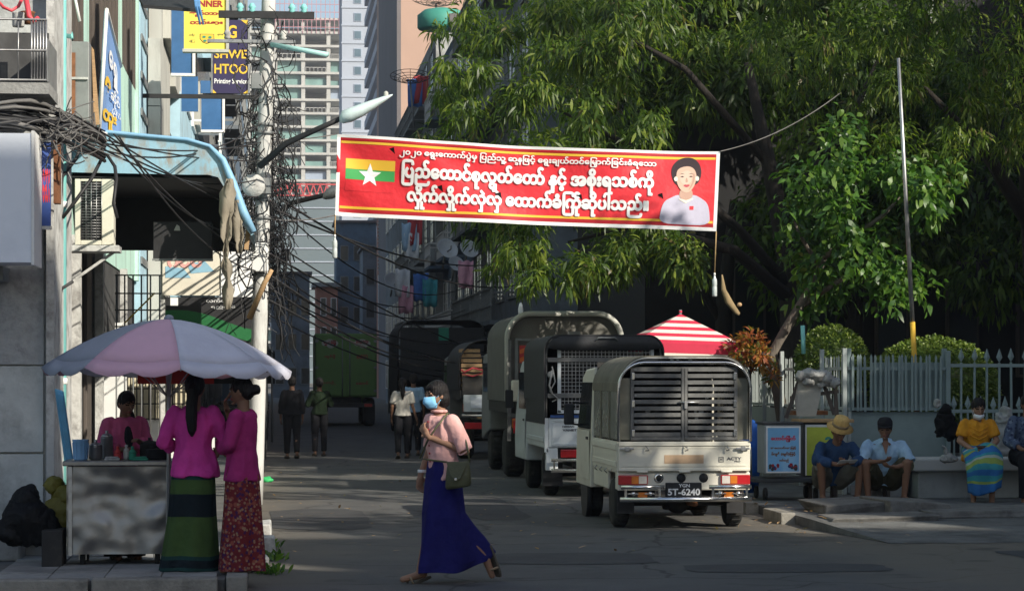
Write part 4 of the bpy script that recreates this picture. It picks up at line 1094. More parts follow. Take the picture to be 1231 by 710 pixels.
# flag
bp('flag_yellow', M['banneryellow'], (.024,.153,.585,.71,16)); bp('flag_green', M['bannergreen'], (.024,.153,.455,.583,16)); bp('flag_red', M['bannerred'], (.024,.153,.315,.453,16))
mb=MB(); cx,cz,rx,rz=.088,.515,.0305,.150
st=[]
for i in range(10):
    r=1 if i%2==0 else .42; a_=PI/2+i*PI/5; st.append((cx+rx*r*math.cos(a_),cz+rz*r*math.sin(a_)))
mb.add([bf(cx,cz,.009)]+[bf(x,z,.009) for x,z in st],[(0,i+1,(i+1)%10+1) for i in range(10)])
part('flag_star', mb, M['bannerwhite'], ban, 'W', fix=False)
# lettering; the vowel and stacked signs are laid in by hand
L1=['၂၀၂၀ ေရွးေကာက်ပွဲမှ ြပည်သူ',('့',1,.28,0),' ဆန',('ဒ',.62,-.86,-.52),'ြဖင့် ေရွးချယ်တင်ေြမှာက်ြခင်းခံရေသာ']
L2=['ြပည်ေထာင်စုလွ',('ှ',1,.22,-.1),'တ်ေတာ် နှင့် အစိုးရသစ်ကို']
L3=['လှိ',('ု',1,.26,0),'က်လှိ',('ု',1,.26,0),'က်လှဲလှဲ ေထာက်ခံြကိုဆိုပါသည်။']
for tk,x0,x1,z0,z1,bo in ((L1,.163,.835,.755,.885,.030),(L2,.172,.828,.405,.735,.048),(L3,.188,.815,.135,.435,.048)):
    mb=MB(); letter(mb,tk,bf,x0,x1,z0,z1,.012,.015,heavy=bo); part('lettering', mb, M['bannerwhite'], ban, 'W', fix=False)
# portrait print
por = {}
M['pskin'] = mat('pskin',(0.66,0.43,0.33),.6,0); M['phair'] = mat('phair',(0.035,0.02,0.025),.6,0); M['pblouse'] = mat('pblouse',(0.50,0.48,0.60),.6,.05,20)
M['plip'] = mat('plip',(0.50,0.06,0.09),.6,0); M['pflower'] = mat('pflower',(0.78,0.74,0.62),.6,.1,30); M['pshade'] = mat('pshade',(0.50,0.31,0.24),.6,0)
def pq(px,py):                                             # photo pixel -> banner coordinates (for the print only)
    x=(px-404.2)/(863.5-404.2); yt=161+(182-161)*x; yb=258.5+(278-258.5)*x
    return x, (yb-py)/(yb-yt)
def blob(name,m,pts,off,sm=True):
    P=[pq(*p) for p in pts]
    if sm:
        for _ in range(2): P=[q for i in range(len(P)) for q in ((P[i][0]*.75+P[(i+1)%len(P)][0]*.25,P[i][1]*.75+P[(i+1)%len(P)][1]*.25),(P[i][0]*.25+P[(i+1)%len(P)][0]*.75,P[i][1]*.25+P[(i+1)%len(P)][1]*.75))]
    cx=sum(p[0] for p in P)/len(P); cz=sum(p[1] for p in P)/len(P); n=len(P)
    K=6; vs=[bf(cx,cz,off)]+[bf(cx+(p[0]-cx)*k/K,cz+(p[1]-cz)*k/K,off) for k in range(1,K+1) for p in P]
    part(name, MB().add(vs,[(0,i+1,(i+1)%n+1) for i in range(n)]+[(1+k*n+i,1+(k+1)*n+i,1+(k+1)*n+(i+1)%n,1+k*n+(i+1)%n) for k in range(K-1) for i in range(n)]), m, ban, 'W', fix=False)
blob('portrait_blouse', M['pblouse'], [(792,268),(794,251),(798,241),(806,237),(815,233),(824,237),(833,233),(843,238),(851,244),(854,255),(855,271),(824,270)],.008)
blob('portrait_hair', M['phair'], [(808,216),(805.5,204),(809,194.5),(818,188),(831,188),(839,194.5),(842.5,205),(841,216),(835,223),(813,223)],.008)
blob('portrait_hair', M['phair'], [(811,214),(810,203),(815,194),(825,192),(834,196),(837,204),(837,215),(830,206),(818,206)],.0095)
blob('portrait_neck', M['pshade'], [(817,226),(831,226),(833,237),(824,241),(815,237)],.011)
blob('portrait_face', M['pskin'], [(812,208),(813.5,202.5),(819,199.5),(827,198.5),(833.5,202),(836.5,210),(835.4,219),(832,226.5),(826.5,231.5),(820.5,230.5),(815,225),(812,216)],.014)
blob('portrait_cheek', mat('pcheek',(0.72,0.50,0.40),.6,0), [(815,212),(819,206),(826,203),(831,208),(831,217),(826,221),(819,221)],.0155)
blob('portrait_jaw_shade', M['pshade'], [(832.5,206),(834.6,211),(833.6,218),(830.5,225),(826,229.4),(829,224),(831.6,217)],.0155)
for x in (811.5,837): blob('portrait_flower', M['pflower'], [(x-2.5,213),(x,210.5),(x+2.5,213),(x+2,217),(x-1.5,217)],.015)
for x in (819,829.5): blob('portrait_eye', M['phair'], [(x-2.4,211.6),(x,210.6),(x+2.4,211.6),(x,212.4)],.017,False); blob('portrait_brow', M['phair'], [(x-3,208.6),(x,207.4),(x+3,208.4),(x,208.2)],.017,False)
blob('portrait_nose', M['pshade'], [(823.6,213),(824.8,213),(826.4,218.6),(822.6,218.6)],.017)
blob('portrait_lips', M['plip'], [(820,222.4),(822.5,221.2),(824.5,221.6),(826.8,221.2),(829,222.4),(824.5,225)],.017)
blob('portrait_badge', M['bannerred'], [(829,247.5),(834,247.5),(834,252),(829,252)],.011,False)
blob('portrait_necklace', M['pflower'], [(815,238),(824,242.5),(833,238),(832.5,239.4),(824,244.2),(815.5,239.4)],.014,False)
# wind slits cut into the cloth, their flaps folded out
for (px,py,s) in ((470,181,1),(529,226,1.1),(600,234,1.2),(697,236,1),(793,236,1)):
    x,z=pq(px,py); a_=bf(x-.008*s,z+.03*s,.012); b_=bf(x+.008*s,z-.03*s,.012); c_=bf(x+.004*s,z+.05*s,.05)
    part('wind_flap', MB().add([a_,b_,c_],[(0,1,2)]), M['black'], ban, 'W', fix=False)
# ropes and the bottles of water that weigh the corners down
M['rope'] = mat('rope',(0.40,0.27,0.13),.9,.2,20)
part('rope', MB().tube(sag(BTR, W(1010,112,36), .12),.008,5), M['cablegrey'], ban, 'W'); part('rope', MB().tube(sag(BTL, onpole(168), .03),.008,5), M['cablegrey'], ban, 'W'); part('rope', MB().tube(sag(BBL, onpole(262), .05),.008,5), M['cablegrey'], ban, 'W')
M['pet'] = glassmat('pet',(0.80,0.88,0.90),.15,ior=1.15)
M['water'] = glassmat('waterfill',(0.75,0.84,0.86),.1,ior=1.2)
def bottle(label, top, rope_to):
    t=thing('plastic_bottle', label, 'bottle', tuple(top-Vector((0,0,.30))))
    part('body', MB().lathe([(.012,.30),(.013,.27),(.03,.235),(.034,.22),(.034,.15),(.030,.14),(.034,.13),(.034,.015),(.026,0)],(0,0,0),n=14), mat('petbody',(0.50,0.55,0.55),.2,.1,30,spec=.7), t)
    part('cap', MB().lathe([(.014,.29),(.015,.32),(.006,.325)],(0,0,0),n=10), M['bannerwhite'], t)
    part('string', MB().tube([Vector((0,0,.32)), Vector(rope_to)-(top-Vector((0,0,.30)))],.009,5), M['rope'], t)
bottle('clear plastic bottle hanging from the left end of the banner', W(402.5,284,DBN), BBL)
bottle('clear plastic bottle on a long string under the right end of the banner', W(859,330,DBN), BBR)

# ================================================================== RIGHT SIDE: FENCE, BENCH, BUSHES, STREET FURNITURE
rng = random.Random(21)
M['fence'] = mat('fence',(0.20,0.26,0.26),.55,.12,4,dirt=(0.24,0.22,0.19),dscale=4,damt=.33)
M['fence_sunlit'] = mat('fence_sunlit',(0.36,0.40,0.39),.55,.12,4,dirt=(0.30,0.28,0.25),dscale=4,damt=.33)  # paler copy of the fence paint, sunlight put into the colour
XC,YC = 7.40,30.5
# side run along the street
def picket_mesh(z0,z1,w,spear=False,d=.012):
    mb=MB(); mb.box(-w/2,w/2,-d/2,d/2,z0,z1)
    if spear: mb.add([(0,0,z1+.19),(-.042,0,z1+.07),(0,-.016,z1+.07),(.042,0,z1+.07),(0,.016,z1+.07),(0,0,z1)],[(0,1,2),(0,2,3),(0,3,4),(0,4,1),(5,2,1),(5,3,2),(5,4,3),(5,1,4)])
    else: mb.add([(-w/2,0,z1),(w/2,0,z1),(0,0,z1+.035)],[(0,1,2)])
    return mb
def fence_run(label, p, q, step, m, back=True):
    p,q=Vector(p),Vector(q); L=(q-p).length; u=(q-p)/L; rz=math.atan2(u.y,u.x)
    t=thing('metal_fence', label, 'fence', tuple(p), rz)
    if back: part('lower_panel', MB().box(0,L,.03,.045,.12,1.16), m, t)
    for i in range(int(L/1.28)+1): part('panel_joint', MB().box(i*1.28-.02,i*1.28+.02,-.01,.028,.12,1.17), m, t)
    part('base', MB().box(0,L,-.05,.09,.0,.22), M['concrete'], t)
    for z in (1.20,1.72): part('rail', MB().box(0,L,-.015,.022,z-.02,z+.02), m, t)
    me=picket_mesh(1.17,1.87,.030).mesh('picket',m)
    for i in range(int(L/step)):
        o=bpy.data.objects.new('picket',me); COL.objects.link(o); o.parent=t; o.location=((i+.5)*step,-.023+rng.uniform(-.004,.004),rng.uniform(-.012,.012)); o.rotation_euler=(rng.uniform(-.01,.01),rng.uniform(-.012,.012),0)
    for i in range(int(L/1.28)+2):
        x=min(L,i*1.28); part('post', MB().box(x-.03,x+.03,.046,.1,.1,1.98), m, t, bevel=.005)
    return t
f1=fence_run('slatted fence, coloured pale as sunlit, running up the street from the corner post', (XC,YC,.0),(XC,44,.0),.085,M['fence_sunlit'])
f2=fence_run('grey green slatted fence with solid lower panels behind the squatting men', (XC,YC,.0),(8.66,YC,.0),.060,M['fence'])
part('mesh_sheet', MB().box(.3,1.24,.11,.115,1.2,1.80), M['fence'], f2)
t=thing('spear_fence','grey railing with spear heads behind the seated woman','fence',(8.69,YC,0))
L=5.2
for z in (1.17,1.76): part('rail', MB().box(0,L,-.018,.018,z-.022,z+.022), M['fence'], t)
part('base', MB().box(0,L,-.08,.12,0,.40), M['concrete'], t)
part('post', MB().box(-.03,.03,-.03,.03,0,1.95), M['fence'], t, bevel=.006)
ml=picket_mesh(.4,1.80,.026,True,.026).mesh('picket',M['fence']); msh=picket_mesh(.4,1.18,.022,True,.022).mesh('picket',M['fence'])
for i in range(30):
    for me,dx in ((ml,.17),(msh,.085)):
        o=bpy.data.objects.new('picket',me); COL.objects.link(o); o.parent=t; o.location=(i*.17+dx,-.002,rng.uniform(-.008,.008)); o.rotation_euler=(0,rng.uniform(-.008,.008),0)
part('diagonal_stay', MB().tube([(.15,-.05,1.1),(.62,-.12,.3)],.012,6), M['fence'], t)
# masonry bench
t=thing('masonry_bench','long pale masonry bench with an overhanging top by the spear railing','bench',(10.5,29.6,.1))
xb0=onY(1108,575,29.2).x
part('base', MB().box(xb0,15,29.36,29.95,.10,.44), M['aptpale'], t,'W',bevel=.012)
part('top', MB().box(xb0-.08,15,29.25,30.05,.442,.60), M['concrete_pale'], t,'W',bevel=.02)
part('end_block', MB().box(xb0-.32,xb0-.085,29.6,30.1,.10,.56), M['aptpale'], t,'W',bevel=.02)
part('end_post', MB().lathe([(.09,0),(.10,.03),(.07,.08),(.095,.2),(.09,.33),(.06,.40)],(xb0-.45,29.7,.10),n=14), M['concrete'], t,'W')
# tall leaning pole
b,tp=W(1104,520,31.5),W(1080,70,31.2)
t=thing('flag_pole','thin leaning grey steel pole with a yellow painted lower part','pole',(b.x,b.y,0))
k=lambda py: b+(tp-b)*((520-py)/450)
part('upper_tube', MB().tube([k(386),k(230),k(70)],[.030,.027,.022],10), M['steel'], t,'W')
part('yellow_tube', MB().tube([k(480),k(386)],.035,10), mat('poleyellow',(0.70,0.42,0.04),.6,.15,6,dirt=(.4,.2,.08),dscale=5,damt=.35), t,'W')
part('rusty_foot', MB().tube([Vector((b.x+.02,b.y,0)),k(480)],.033,10), M['rust'], t,'W')
# little turquoise pipe end by the left bush
single('pipe_end', MB().tube([W(966,425,32.5),W(965,391,32.5)],.03,8), M['turq'], 'upright turquoise pipe end beside the round clipped bush', 'pipe')
# poster boxes
def poster_box(label, x0,x1,y0,y1,D,dep,fm,sm):
    a,b=W(x0,y1,D),W(x1,y0,D); t=thing('poster_box',label,'box',((a.x+b.x)/2,a.y+dep/2,a.z))
    part('box', MB().box(a.x,b.x,a.y,a.y+dep,a.z,b.z), sm, t,'W',bevel=.008)
    part('poster', MB().box(a.x+.02,b.x-.008,a.y-.008,a.y-.003,a.z+.01,b.z-.02), fm, t,'W')
    def f(x,z,o): return Vector((a.x+.02+(b.x-a.x-.03)*x, a.y-.008-o, a.z+.01+(b.z-a.z-.03)*z))
    return t,f,a,b
M['posterblue']=mat('posterblue',(0.20,0.48,0.80),.45,.18,1.5,dirt=(.45,.66,.85),dscale=2.5,damt=.4)
M['posteryellow']=mat('posteryellow',(0.55,0.62,0.08),.45,.15,3)
M['darkbox']=mat('darkbox',(0.05,0.055,0.06),.6,.2,4)
t,f,a,b=poster_box('small box with a sky blue poster in red and brown lettering',919,964,510,569,29.4,.45,M['posterblue'],mat('boxgrey',(0.28,0.31,0.33),.6,.15,4))
part('poster_border', MB().plate(f,0,.04,0,1,1,1,.001).plate(f,.96,1,0,1,1,1,.001).plate(f,.04,.96,.965,1,1,1,.001).plate(f,.04,.96,0,.03,1,1,.001), M['bannerwhite'], t,'W',fix=False)
mb=MB(); letter(mb,['ေဟာင်းြမို့တ်'],f,.14,.86,.66,.80,.06,.002); part('lettering', mb, mat('wred',(0.62,0.05,0.10),.6,0), t,'W',fix=False)
mb=MB(); letter(mb,['အေဟာင်းအြမင့်'],f,.12,.88,.49,.57,.06,.002); letter(mb,['ဒီဂျစ် (ချပ်)ြမင့်'],f,.14,.86,.35,.45,.06,.002); letter(mb,['ဝယ်သည်'],f,.38,.66,.22,.31,.06,.002); part('lettering', mb, mat('wbrown',(0.24,0.09,0.03),.6,0), t,'W',fix=False)
M['navyprint']=mat('navyprint',(0.03,0.05,0.22),.6,0)
g_=random.Random(2)
for xx in (.22,.76):
    mb=MB()
    for i in range(12):
        x,z=xx+g_.uniform(-.12,.12),.12+g_.uniform(-.06,.05); r=g_.uniform(.03,.06)
        mb.add([f(x+r*math.cos(q),z+r*.8*math.sin(q),.002+.0006*i) for q in [k*PI/3 for k in range(6)]],[tuple(range(6))],mi=i%3)
    part('flower_print', mb, [M['navyprint'],M['darkbox'],M['maroon']], t,'W',fix=False)
part('lid', MB().box(a.x-.02,b.x+.02,a.y-.02,a.y+.47,b.z+.004,b.z+.03), M['darkbox'], t,'W',bevel=.005)
t,f,a,b=poster_box('dark box with a lime green poster behind the straw hat man',966,1003,508,572,30.0,.45,M['posteryellow'],M['darkbox'])
mb=MB(); letter(mb,['ထီ'],f,.42,.98,.50,.76,.06,.002); part('lettering', mb, mat('tealprint',(0.03,0.28,0.26),.6,0), t,'W',fix=False)
part('poster_border', MB().plate(f,0,.05,0,1,1,1,.001).plate(f,.05,1,.95,1,1,1,.001), M['bannerwhite'], t,'W',fix=False)
part('lid', MB().box(a.x-.05,b.x+.25,a.y-.05,a.y+.5,b.z+.004,b.z+.045), M['wood'], t,'W',bevel=.008)
# trolley under the boxes
a,b=W(908,600,29.4),W(1000,574,29.4)
t=thing('low_trolley','low dark trolley carrying the poster boxes','trolley',((a.x+b.x)/2,29.3,.1))
part('deck', MB().box(a.x,b.x,29.0,29.75,b.z-.06,b.z-.01), M['darkbox'], t,'W',bevel=.01)
for x in (a.x+.15,b.x-.15):
    for y in (29.1,29.65): part('wheel', MB().lathe([(.03,-.02),(.075,-.018),(.08,0),(.075,.018),(.03,.02)],(x,y,.18),'x',n=14), M['rubber'], t,'W')
part('handle', MB().tube([(a.x+.1,29.72,b.z-.03),(a.x+.1,29.75,b.z+.35)],.014,6).tube([(b.x-.1,29.72,b.z-.03),(b.x-.1,29.75,b.z+.35)],.014,6), M['steel'], t,'W')
# blue barrel-like tub left of the poster box
a,b=W(900,565,29.9),W(917,508,29.9); single('blue_bag', MB().loft([[Vector((a.x+.11,30.0,z))+Vector((r*math.cos(q)*1.1+.01*math.sin(5*q+z*9),r*.8*math.sin(q),0)) for q in [2*PI*k/14 for k in range(14)]] for z,r in ((a.z-.3,.10),(a.z,.13),(a.z+.25,.12),(b.z-.02,.10),(b.z+.03,.05))]), mat('bagblue',(0.02,0.12,0.48),.6,.2,6,.01,20), 'bright blue stuffed bag squeezed beside the white pickup', 'bag')
# chair with dusty sheet
t=thing('wooden_chair','dark wooden folding chair draped with a grey sheet on the boxes','chair',tuple(W(978,500,30.2)))
Dh=30.2
for p,q in (((945,502),(962,452)),((1003,498),(988,455)),((950,478),(1008,470)),((958,457),(990,455)),((1003,452),(1006,500))): part('frame_bar', MB().bar(W(*p,Dh),W(*q,Dh),.045,.035,(0,1,0)), M['brownwood'], t,'W')
part('seat_slat', MB().box(W(960,0,Dh).x,W(1003,0,Dh).x,30.0,30.35,W(0,499,Dh).z,W(0,494,Dh).z), M['rust'], t,'W')
M['sheet']=mat('sheet',(0.42,0.40,0.36),.9,.15,3,.01,12)
mb=MB(); g_=random.Random(4)
pts=[(960,455),(988,455),(986,475),(981,500),(958,500),(955,480)]
ring=[[W(x,y,Dh-.04)+Vector((0,.02*math.sin(i*2.1),0)) for i,(x,y) in enumerate(pts)],[W(x,y,Dh+.02) for x,y in pts]]
mb.loft([[Vector(p) for p in r] for r in ring],True,False)
single('draped_sheet', mb, M['sheet'], 'grey dust sheet hung over the wooden chair', 'sheet')
mb=MB()
for (x,y,r) in ((966,452,.07),(975,450,.085),(985,452,.08),(995,455,.07),(1003,460,.055),(972,458,.06),(990,461,.05)): mb.ell(W(x,y,Dh-.1),(r*1.2,r*.8,r*.7),12,8)
M['plasticwhite']=mat('plasticwhite',(0.30,0.30,0.29),.6,.15,8,.02,14)
def crumple(me,amt,sc,seed=0):
    """thin-skinned bag: fine triangles pushed into sharp ridges and hollows"""
    bm=bmesh.new(); bm.from_mesh(me); bmesh.ops.subdivide_edges(bm,edges=bm.edges,cuts=1,use_grid_fill=True); bm.normal_update()
    for v in bm.verts:
        p=v.co*sc+Vector((seed,seed*2,0)); n=noise.noise_vector(p); r=1-2*abs(noise.noise(p*1.9+Vector((7,3,1)))); r2=1-2*abs(noise.noise(p*4.1))
        v.co+=n*amt*1.1+v.normal*(amt*(.8*r+.35*r2))
    bm.to_mesh(me); bm.free()
me=mb.mesh('plastic_sack',M['plasticwhite']); crumple(me,.03,9); single('plastic_sack', me, None, 'crumpled white plastic sack on top of the wooden chair', 'sack')
for (px,py,l) in ((983,478,'red tin'),(1000,488,'small red pot')):
    pass
# bits on the bench and railing
mb=MB()
for dx,dz,r in ((0,.04,.05),(.05,.03,.045),(-.06,.03,.04)): mb.ell(W(1141,552,29.5)+Vector((dx,0,dz-.02)),(r*1.3,r,r*.8),12,8)
mb.tube([W(1139,548,29.5),W(1135,538,29.5),W(1133,536,29.45)],[.02,.012,.004],6)
me=mb.mesh('plastic_bag',M['plasticwhite']); crumple(me,.02,14); single('plastic_bag', me, None, 'small knotted white plastic bag lying on the masonry bench', 'bag')
c=W(1200,552,29.6); t=thing('tumbler','black tumbler standing on the bench between the two seated people','cup',(c.x,29.6,.602)); part('cup', MB().lathe([(.055,0),(.06,.01),(.075,.20),(.07,.205),(.068,.2)],(0,0,0)), M['black'], t); part('lid', MB().lathe([(.077,.202),(.077,.215),(.04,.22)],(0,0,0)), M['blackgloss'], t)
mb=MB()
for dx,dz,r in ((0,0,.13),(.04,-.12,.12),(-.05,-.06,.11),(.0,.1,.09),(-.09,-.12,.06)): mb.ell(W(1138,506,30.35)+Vector((dx,0,dz)),(r*.75,r*.5,r*1.1),12,8)
me=mb.mesh('black_bag',mat('bagdull',(0.012,0.012,0.013),.9,.2,8,spec=.1)); crumple(me,.03,8); single('black_bag', me, None, 'black bag hooked on the spear railing', 'bag')
mb=MB()
for dx,dz,r in ((0.02,0,.10),(.05,-.18,.14),(.06,.08,.08),(.0,-.34,.14)): mb.ell(W(1208,505,30.75)+Vector((dx-.05,0,dz)),(r*.8,r*.5,r*1.2),12,8)
me=mb.mesh('white_bundle',M['plasticwhite']); crumple(me,.04,7,3); single('white_bundle', me, None, 'white cloth bundle behind the railing next to the yellow blouse', 'bundle')
c=W(1155,434,31.5); 
mb=MB(); mb.ell(W(1127,485,30.4),(.035,.02,.05),10,6); me=mb.mesh('plastic_bag',M['plasticwhite']); crumple(me,.02,12,5); single('plastic_bag', me, None, 'tiny white plastic bag caught on the slatted fence', 'bag')
# low stools under the squatting men
for k,(px,lab) in enumerate(((1000,'low dark stool under the straw hat man'),(1066,'low dark stool under the man in the cap'))):
    c=W(px,590,29.5); t=thing('low_stool',lab,'stool',(c.x,29.55,.1)); part('seat', MB().box(-.2,.2,-.13,.13,.17,.20), M['brownwood'], t, bevel=.008)
    for x in (-.16,.16):
        for y in (-.1,.1): part('leg', MB().box(x-.02,x+.02,y-.02,y+.02,0,.168), M['brownwood'], t)
# red and white parasol over the pavement
D=35; ap=W(818,377,D); t=thing('striped_parasol','square parasol with red and white stripes behind the pickups','parasol',(ap.x,ap.y,.1))
M['strred']=mat('strred',(0.55,0.03,0.07),.75,.12,3); M['strwhite']=mat('strwhite',(0.72,0.66,0.58),.75,.1,3)
C=[ap+Vector(q) for q in ((-.80,-.80,-.42),(.80,-.80,-.47),(.80,.80,-.47),(-.80,.80,-.42))]
mb=MB(); n=9
for s_ in range(4):
    a,b=C[s_],C[(s_+1)%4]
    for i in range(n):
        k0,k1=i/n,(i+1)/n
        mb.add([ap.lerp(a,k0),ap.lerp(b,k0),ap.lerp(b,k1),ap.lerp(a,k1)],[(3,2,1,0)],mi=i%2)
    mb.add([a,b,b-Vector((0,0,.14)),a-Vector((0,0,.14))],[(0,1,2,3)],mi=0 if s_!=9 else 1)
    mb.add([a-Vector((0,0,.14)),b-Vector((0,0,.14)),b-Vector((0,0,.19)),a-Vector((0,0,.19))],[(0,1,2,3)],mi=1)
cn=part('canopy', mb, [M['strred'],M['strwhite']], t,'W',fix=False); md=cn.modifiers.new('thickness','SOLIDIFY'); md.thickness=.004
part('pole', MB().tube([Vector((ap.x,ap.y,.1)),ap+Vector((0,0,.06))],.022,8), M['steel'], t,'W')
part('finial', MB().ell(ap+Vector((0,0,.03)),(.025,.025,.03),10,6), M['strred'], t,'W')
for c in C: part('rib', MB().tube([ap-Vector((0,0,.02)),c-Vector((0,0,.01))],.008,5), M['steel'], t,'W')
# white lamp bulb and a hanging branch with a yellow fruit
single('lamp_bulb', MB().lathe([(.01,0),(.045,.03),(.05,.12),(.03,.22),(.012,.25)],W(626,380,44),n=12), mat('bulbwhite',(0.85,0.87,0.9),.3,0), 'bare white bulb hanging under the tree above the canvas truck', 'lamp')
# flats: dishes and laundry
M['dish']=mat('dish',(0.50,0.52,0.54),.5,.1,3)
def dish(label,px,py,D,r,m='dish',tilt=-.5,yaw=.4):
    c=W(px,py,D); t=thing('satellite_dish',label,'satellite dish',tuple(c),yaw,'satellite dishes on the flats')
    Mx=Matrix.Rotation(PI/2+tilt,4,'X'); me=MB().lathe([(.001,.0),(r*.5,r*.06),(r*.85,r*.18),(r,r*.25),(r*1.01,r*.24),(r*.86,r*.16),(r*.5,r*.03),(.001,-.02)],(0,0,0),n=20).mesh('reflector',M[m]); me.transform(Mx); part('reflector',me,None,t)
    part('arm', MB().tube([(0,0,-r*.2),(0,-r*.8,r*.0),(0,-r*.9,.1)],.02,5), M['greymetal'], t); part('mount', MB().tube([(0,.05,0),(0,.25,-.5)],.03,6), M['greymetal'], t)
for (a,b,c,d,e) in (('pale satellite dish on the balcony left of the clothes',537,300,64,.30),('second pale satellite dish close beside the first',563,300,64,.27),('small dish over the dark canvas truck',548,318,66,.24),('pale tilted panel dish lower among the cables',473,340,90,.4)): dish(a,b,c,d,e)
def mesh_dish(label,px,py,D,r):
    c=W(px,py,D); t=thing('mesh_dish',label,'satellite dish',tuple(c)); mb=MB()
    for i in range(1,6): q=r*i/5; mb.tube([(q*math.cos(a),-.1,.25*r*(i/5)**2+q*.35*math.sin(a)) for a in [2*PI*k/20 for k in range(21)]],.015,4)
    for k in range(12): a=2*PI*k/12; mb.tube([(0,-.1,0),(r*math.cos(a),-.1,.25*r+r*.35*math.sin(a))],.014,4)
    part('wire_bowl', mb, M['black'], t); part('mast', MB().tube([(0,0,0),(.2,.2,-2.2)],.04,6), M['greymetal'], t)
mesh_dish('black wire mesh dish on the roof at the top edge',524,5,95,1.0); mesh_dish('wire mesh dish low on the brown tower side',493,98,96,.8)
single('water_tank', MB().lathe([(.9,0),(.95,.05),(.95,.55),(.7,.75),(.2,.85)],W(531,36,94),n=18), mat('tankgreen',(0.06,0.28,0.22),.5,.1,2), 'green water tank lid on the rooftop left of the tree', 'tank')
single('roof_box', MB().box(W(540,0,93).x,W(565,0,93).x,W(540,0,93).y,W(540,0,93).y+1.5,W(0,32,93).z,W(0,16,93).z), M['darkwall'], 'dark box on the rooftop beside the green tank', 'box', bevel=.03)
cl_cols=[('red',(0.40,0.05,0.06)),('blue',(0.06,0.16,0.45)),('white',(0.6,0.62,0.66)),('pink',(0.55,0.28,0.36)),('teal',(0.05,0.28,0.32)),('pale blue',(0.30,0.45,0.62))]
CM={n_:mat('cloth_'+n_.replace(' ','_'),c_,.85,.15,4) for n_,c_ in cl_cols}
spots=[(499,278,66,'red','red cloth hung highest among the balcony washing'),(492,285,66,'pale blue','pale blue shirt drying next to the red cloth'),(495,296,66,'white','white shirt drying below the red cloth'),(484,340,70,'white','white sheet drying low by the cables'),(506,345,70,'blue','deep blue towel on the lower balcony'),(517,352,70,'teal','teal cloth at the end of the lower line'),(488,360,70,'pink','pink cloth lowest by the ribbed pillar'),(499,112,98,'blue','blue cloth on the rooftop line left of the tree'),(506,108,98,'red','red cloth on the rooftop line next to the blue one'),(560,330,62,'pink','pink garment hung on the flats over the dark truck')]
for (px,py,D,cn_,lb) in spots:
    c=W(px,py,D); w_,h_=.35*D/66*1.2,.75*D/66; mb=MB()
    N=6
    mb.sheet([[c+Vector((w_*(i/N-.5)*(1-.1*j/4),.06*math.sin(i*1.6+j*.7),h_*(.5-j/4)+.03*math.sin(i*2+px))) for i in range(N+1)] for j in range(5)])
    o=single('hanging_cloth', mb, CM[cn_], lb, 'laundry','washing hung on the flats',fix=False); md=o.modifiers.new('thickness','SOLIDIFY'); md.thickness=.015

# ================================================================== VEHICLES
rng = random.Random(31)
M['truckwhite'] = mat('truckwhite',(0.70,0.67,0.57),.38,.06,2,dirt=(0.44,0.39,0.30),dscale=2.2,damt=.36,spec=.5)
M['truckwhite2'] = mat('truckwhite2',(0.60,0.64,0.66),.4,.06,2,dirt=(0.36,0.37,0.36),dscale=2.2,damt=.35,spec=.5)
M['canvasolive'] = mat('canvasolive',(0.15,0.14,0.11),.9,.25,3,.008,16,dirt=(0.22,0.20,0.16),dscale=2.5,damt=.4)
M['canvasblack'] = mat('canvasblack',(0.022,0.023,0.026),.75,.3,3,.006,20)
M['canvasgrey'] = mat('canvasgrey',(0.11,0.108,0.098),.9,.2,3,.008,14,dirt=(0.12,0.115,0.10),dscale=1.5,damt=.4)
M['slat'] = mat('slat',(0.13,0.13,0.128),.45,.3,6,dirt=(0.21,0.20,0.18),dscale=6,damt=.38)
M['tailred'] = mat('tailred',(0.42,0.015,0.02),.2,.1,20,spec=.7); M['tailorange'] = mat('tailorange',(0.55,0.16,0.02),.2,.1,20,spec=.7); M['tailclear'] = mat('tailclear',(0.60,0.55,0.50),.2,.1,20,spec=.7)
M['chassis'] = mat('chassis',(0.028,0.027,0.026),.8,.3,6,dirt=(0.07,0.06,0.05),dscale=5,damt=.4)
M['clearsheet'] = mat('clearsheet',(0.16,0.155,0.12),.25,.25,4,spec=.6,dirt=(0.26,0.24,0.19),dscale=2,damt=.4)
M['vglass'] = mat('vglass',(0.02,0.025,0.028),.08,.1,3,spec=.7)
M['rim'] = mat('rim',(0.35,0.35,0.34),.5,.15,8,metal=.4,dirt=(.15,.13,.11),dscale=8,damt=.4)
M['plateblack'] = mat('plateblack',(0.02,0.02,0.022),.5,.1,8)
M['sticker'] = mat('sticker',(0.52,0.36,0.23),.7,.15,6)
M['printgrey'] = mat('printgrey',(0.09,0.09,0.10),.5,0)
def wheel(parent, x, y, r, w, side):
    s=side
    o=part('wheel', MB().lathe([(r*.62,-w/2),(r*.88,-w/2),(r*.97,-w*.36),(r,-w*.2),(r,w*.2),(r*.97,w*.36),(r*.88,w/2),(r*.62,w/2)],(x,y,r),'x',n=28), M['rubber'], parent)
    part('rim', MB().lathe([(r*.60,-w*.42),(r*.62,w*.30*1),(r*.50,w*.10),(r*.30,w*.18),(r*.12,w*.30),(.01,w*.30)] if s>0 else [(.01,-w*.30),(r*.12,-w*.30),(r*.30,-w*.18),(r*.50,-w*.10),(r*.62,-w*.30),(r*.60,w*.42)],(x,y,r),'x',n=24), M['rim'], o)
    mb=MB()
    for k in range(24):
        a=2*PI*k/24; mb.obox((x,y+r*1.0*math.sin(a),r+r*1.0*math.cos(a)),(w*.32,0,0),(0,r*.04*math.cos(a),-r*.04*math.sin(a)),(0,.006*math.sin(a),.006*math.cos(a)))
    part('tread', mb, M['rubber'], o, kind='stuff')
    return o
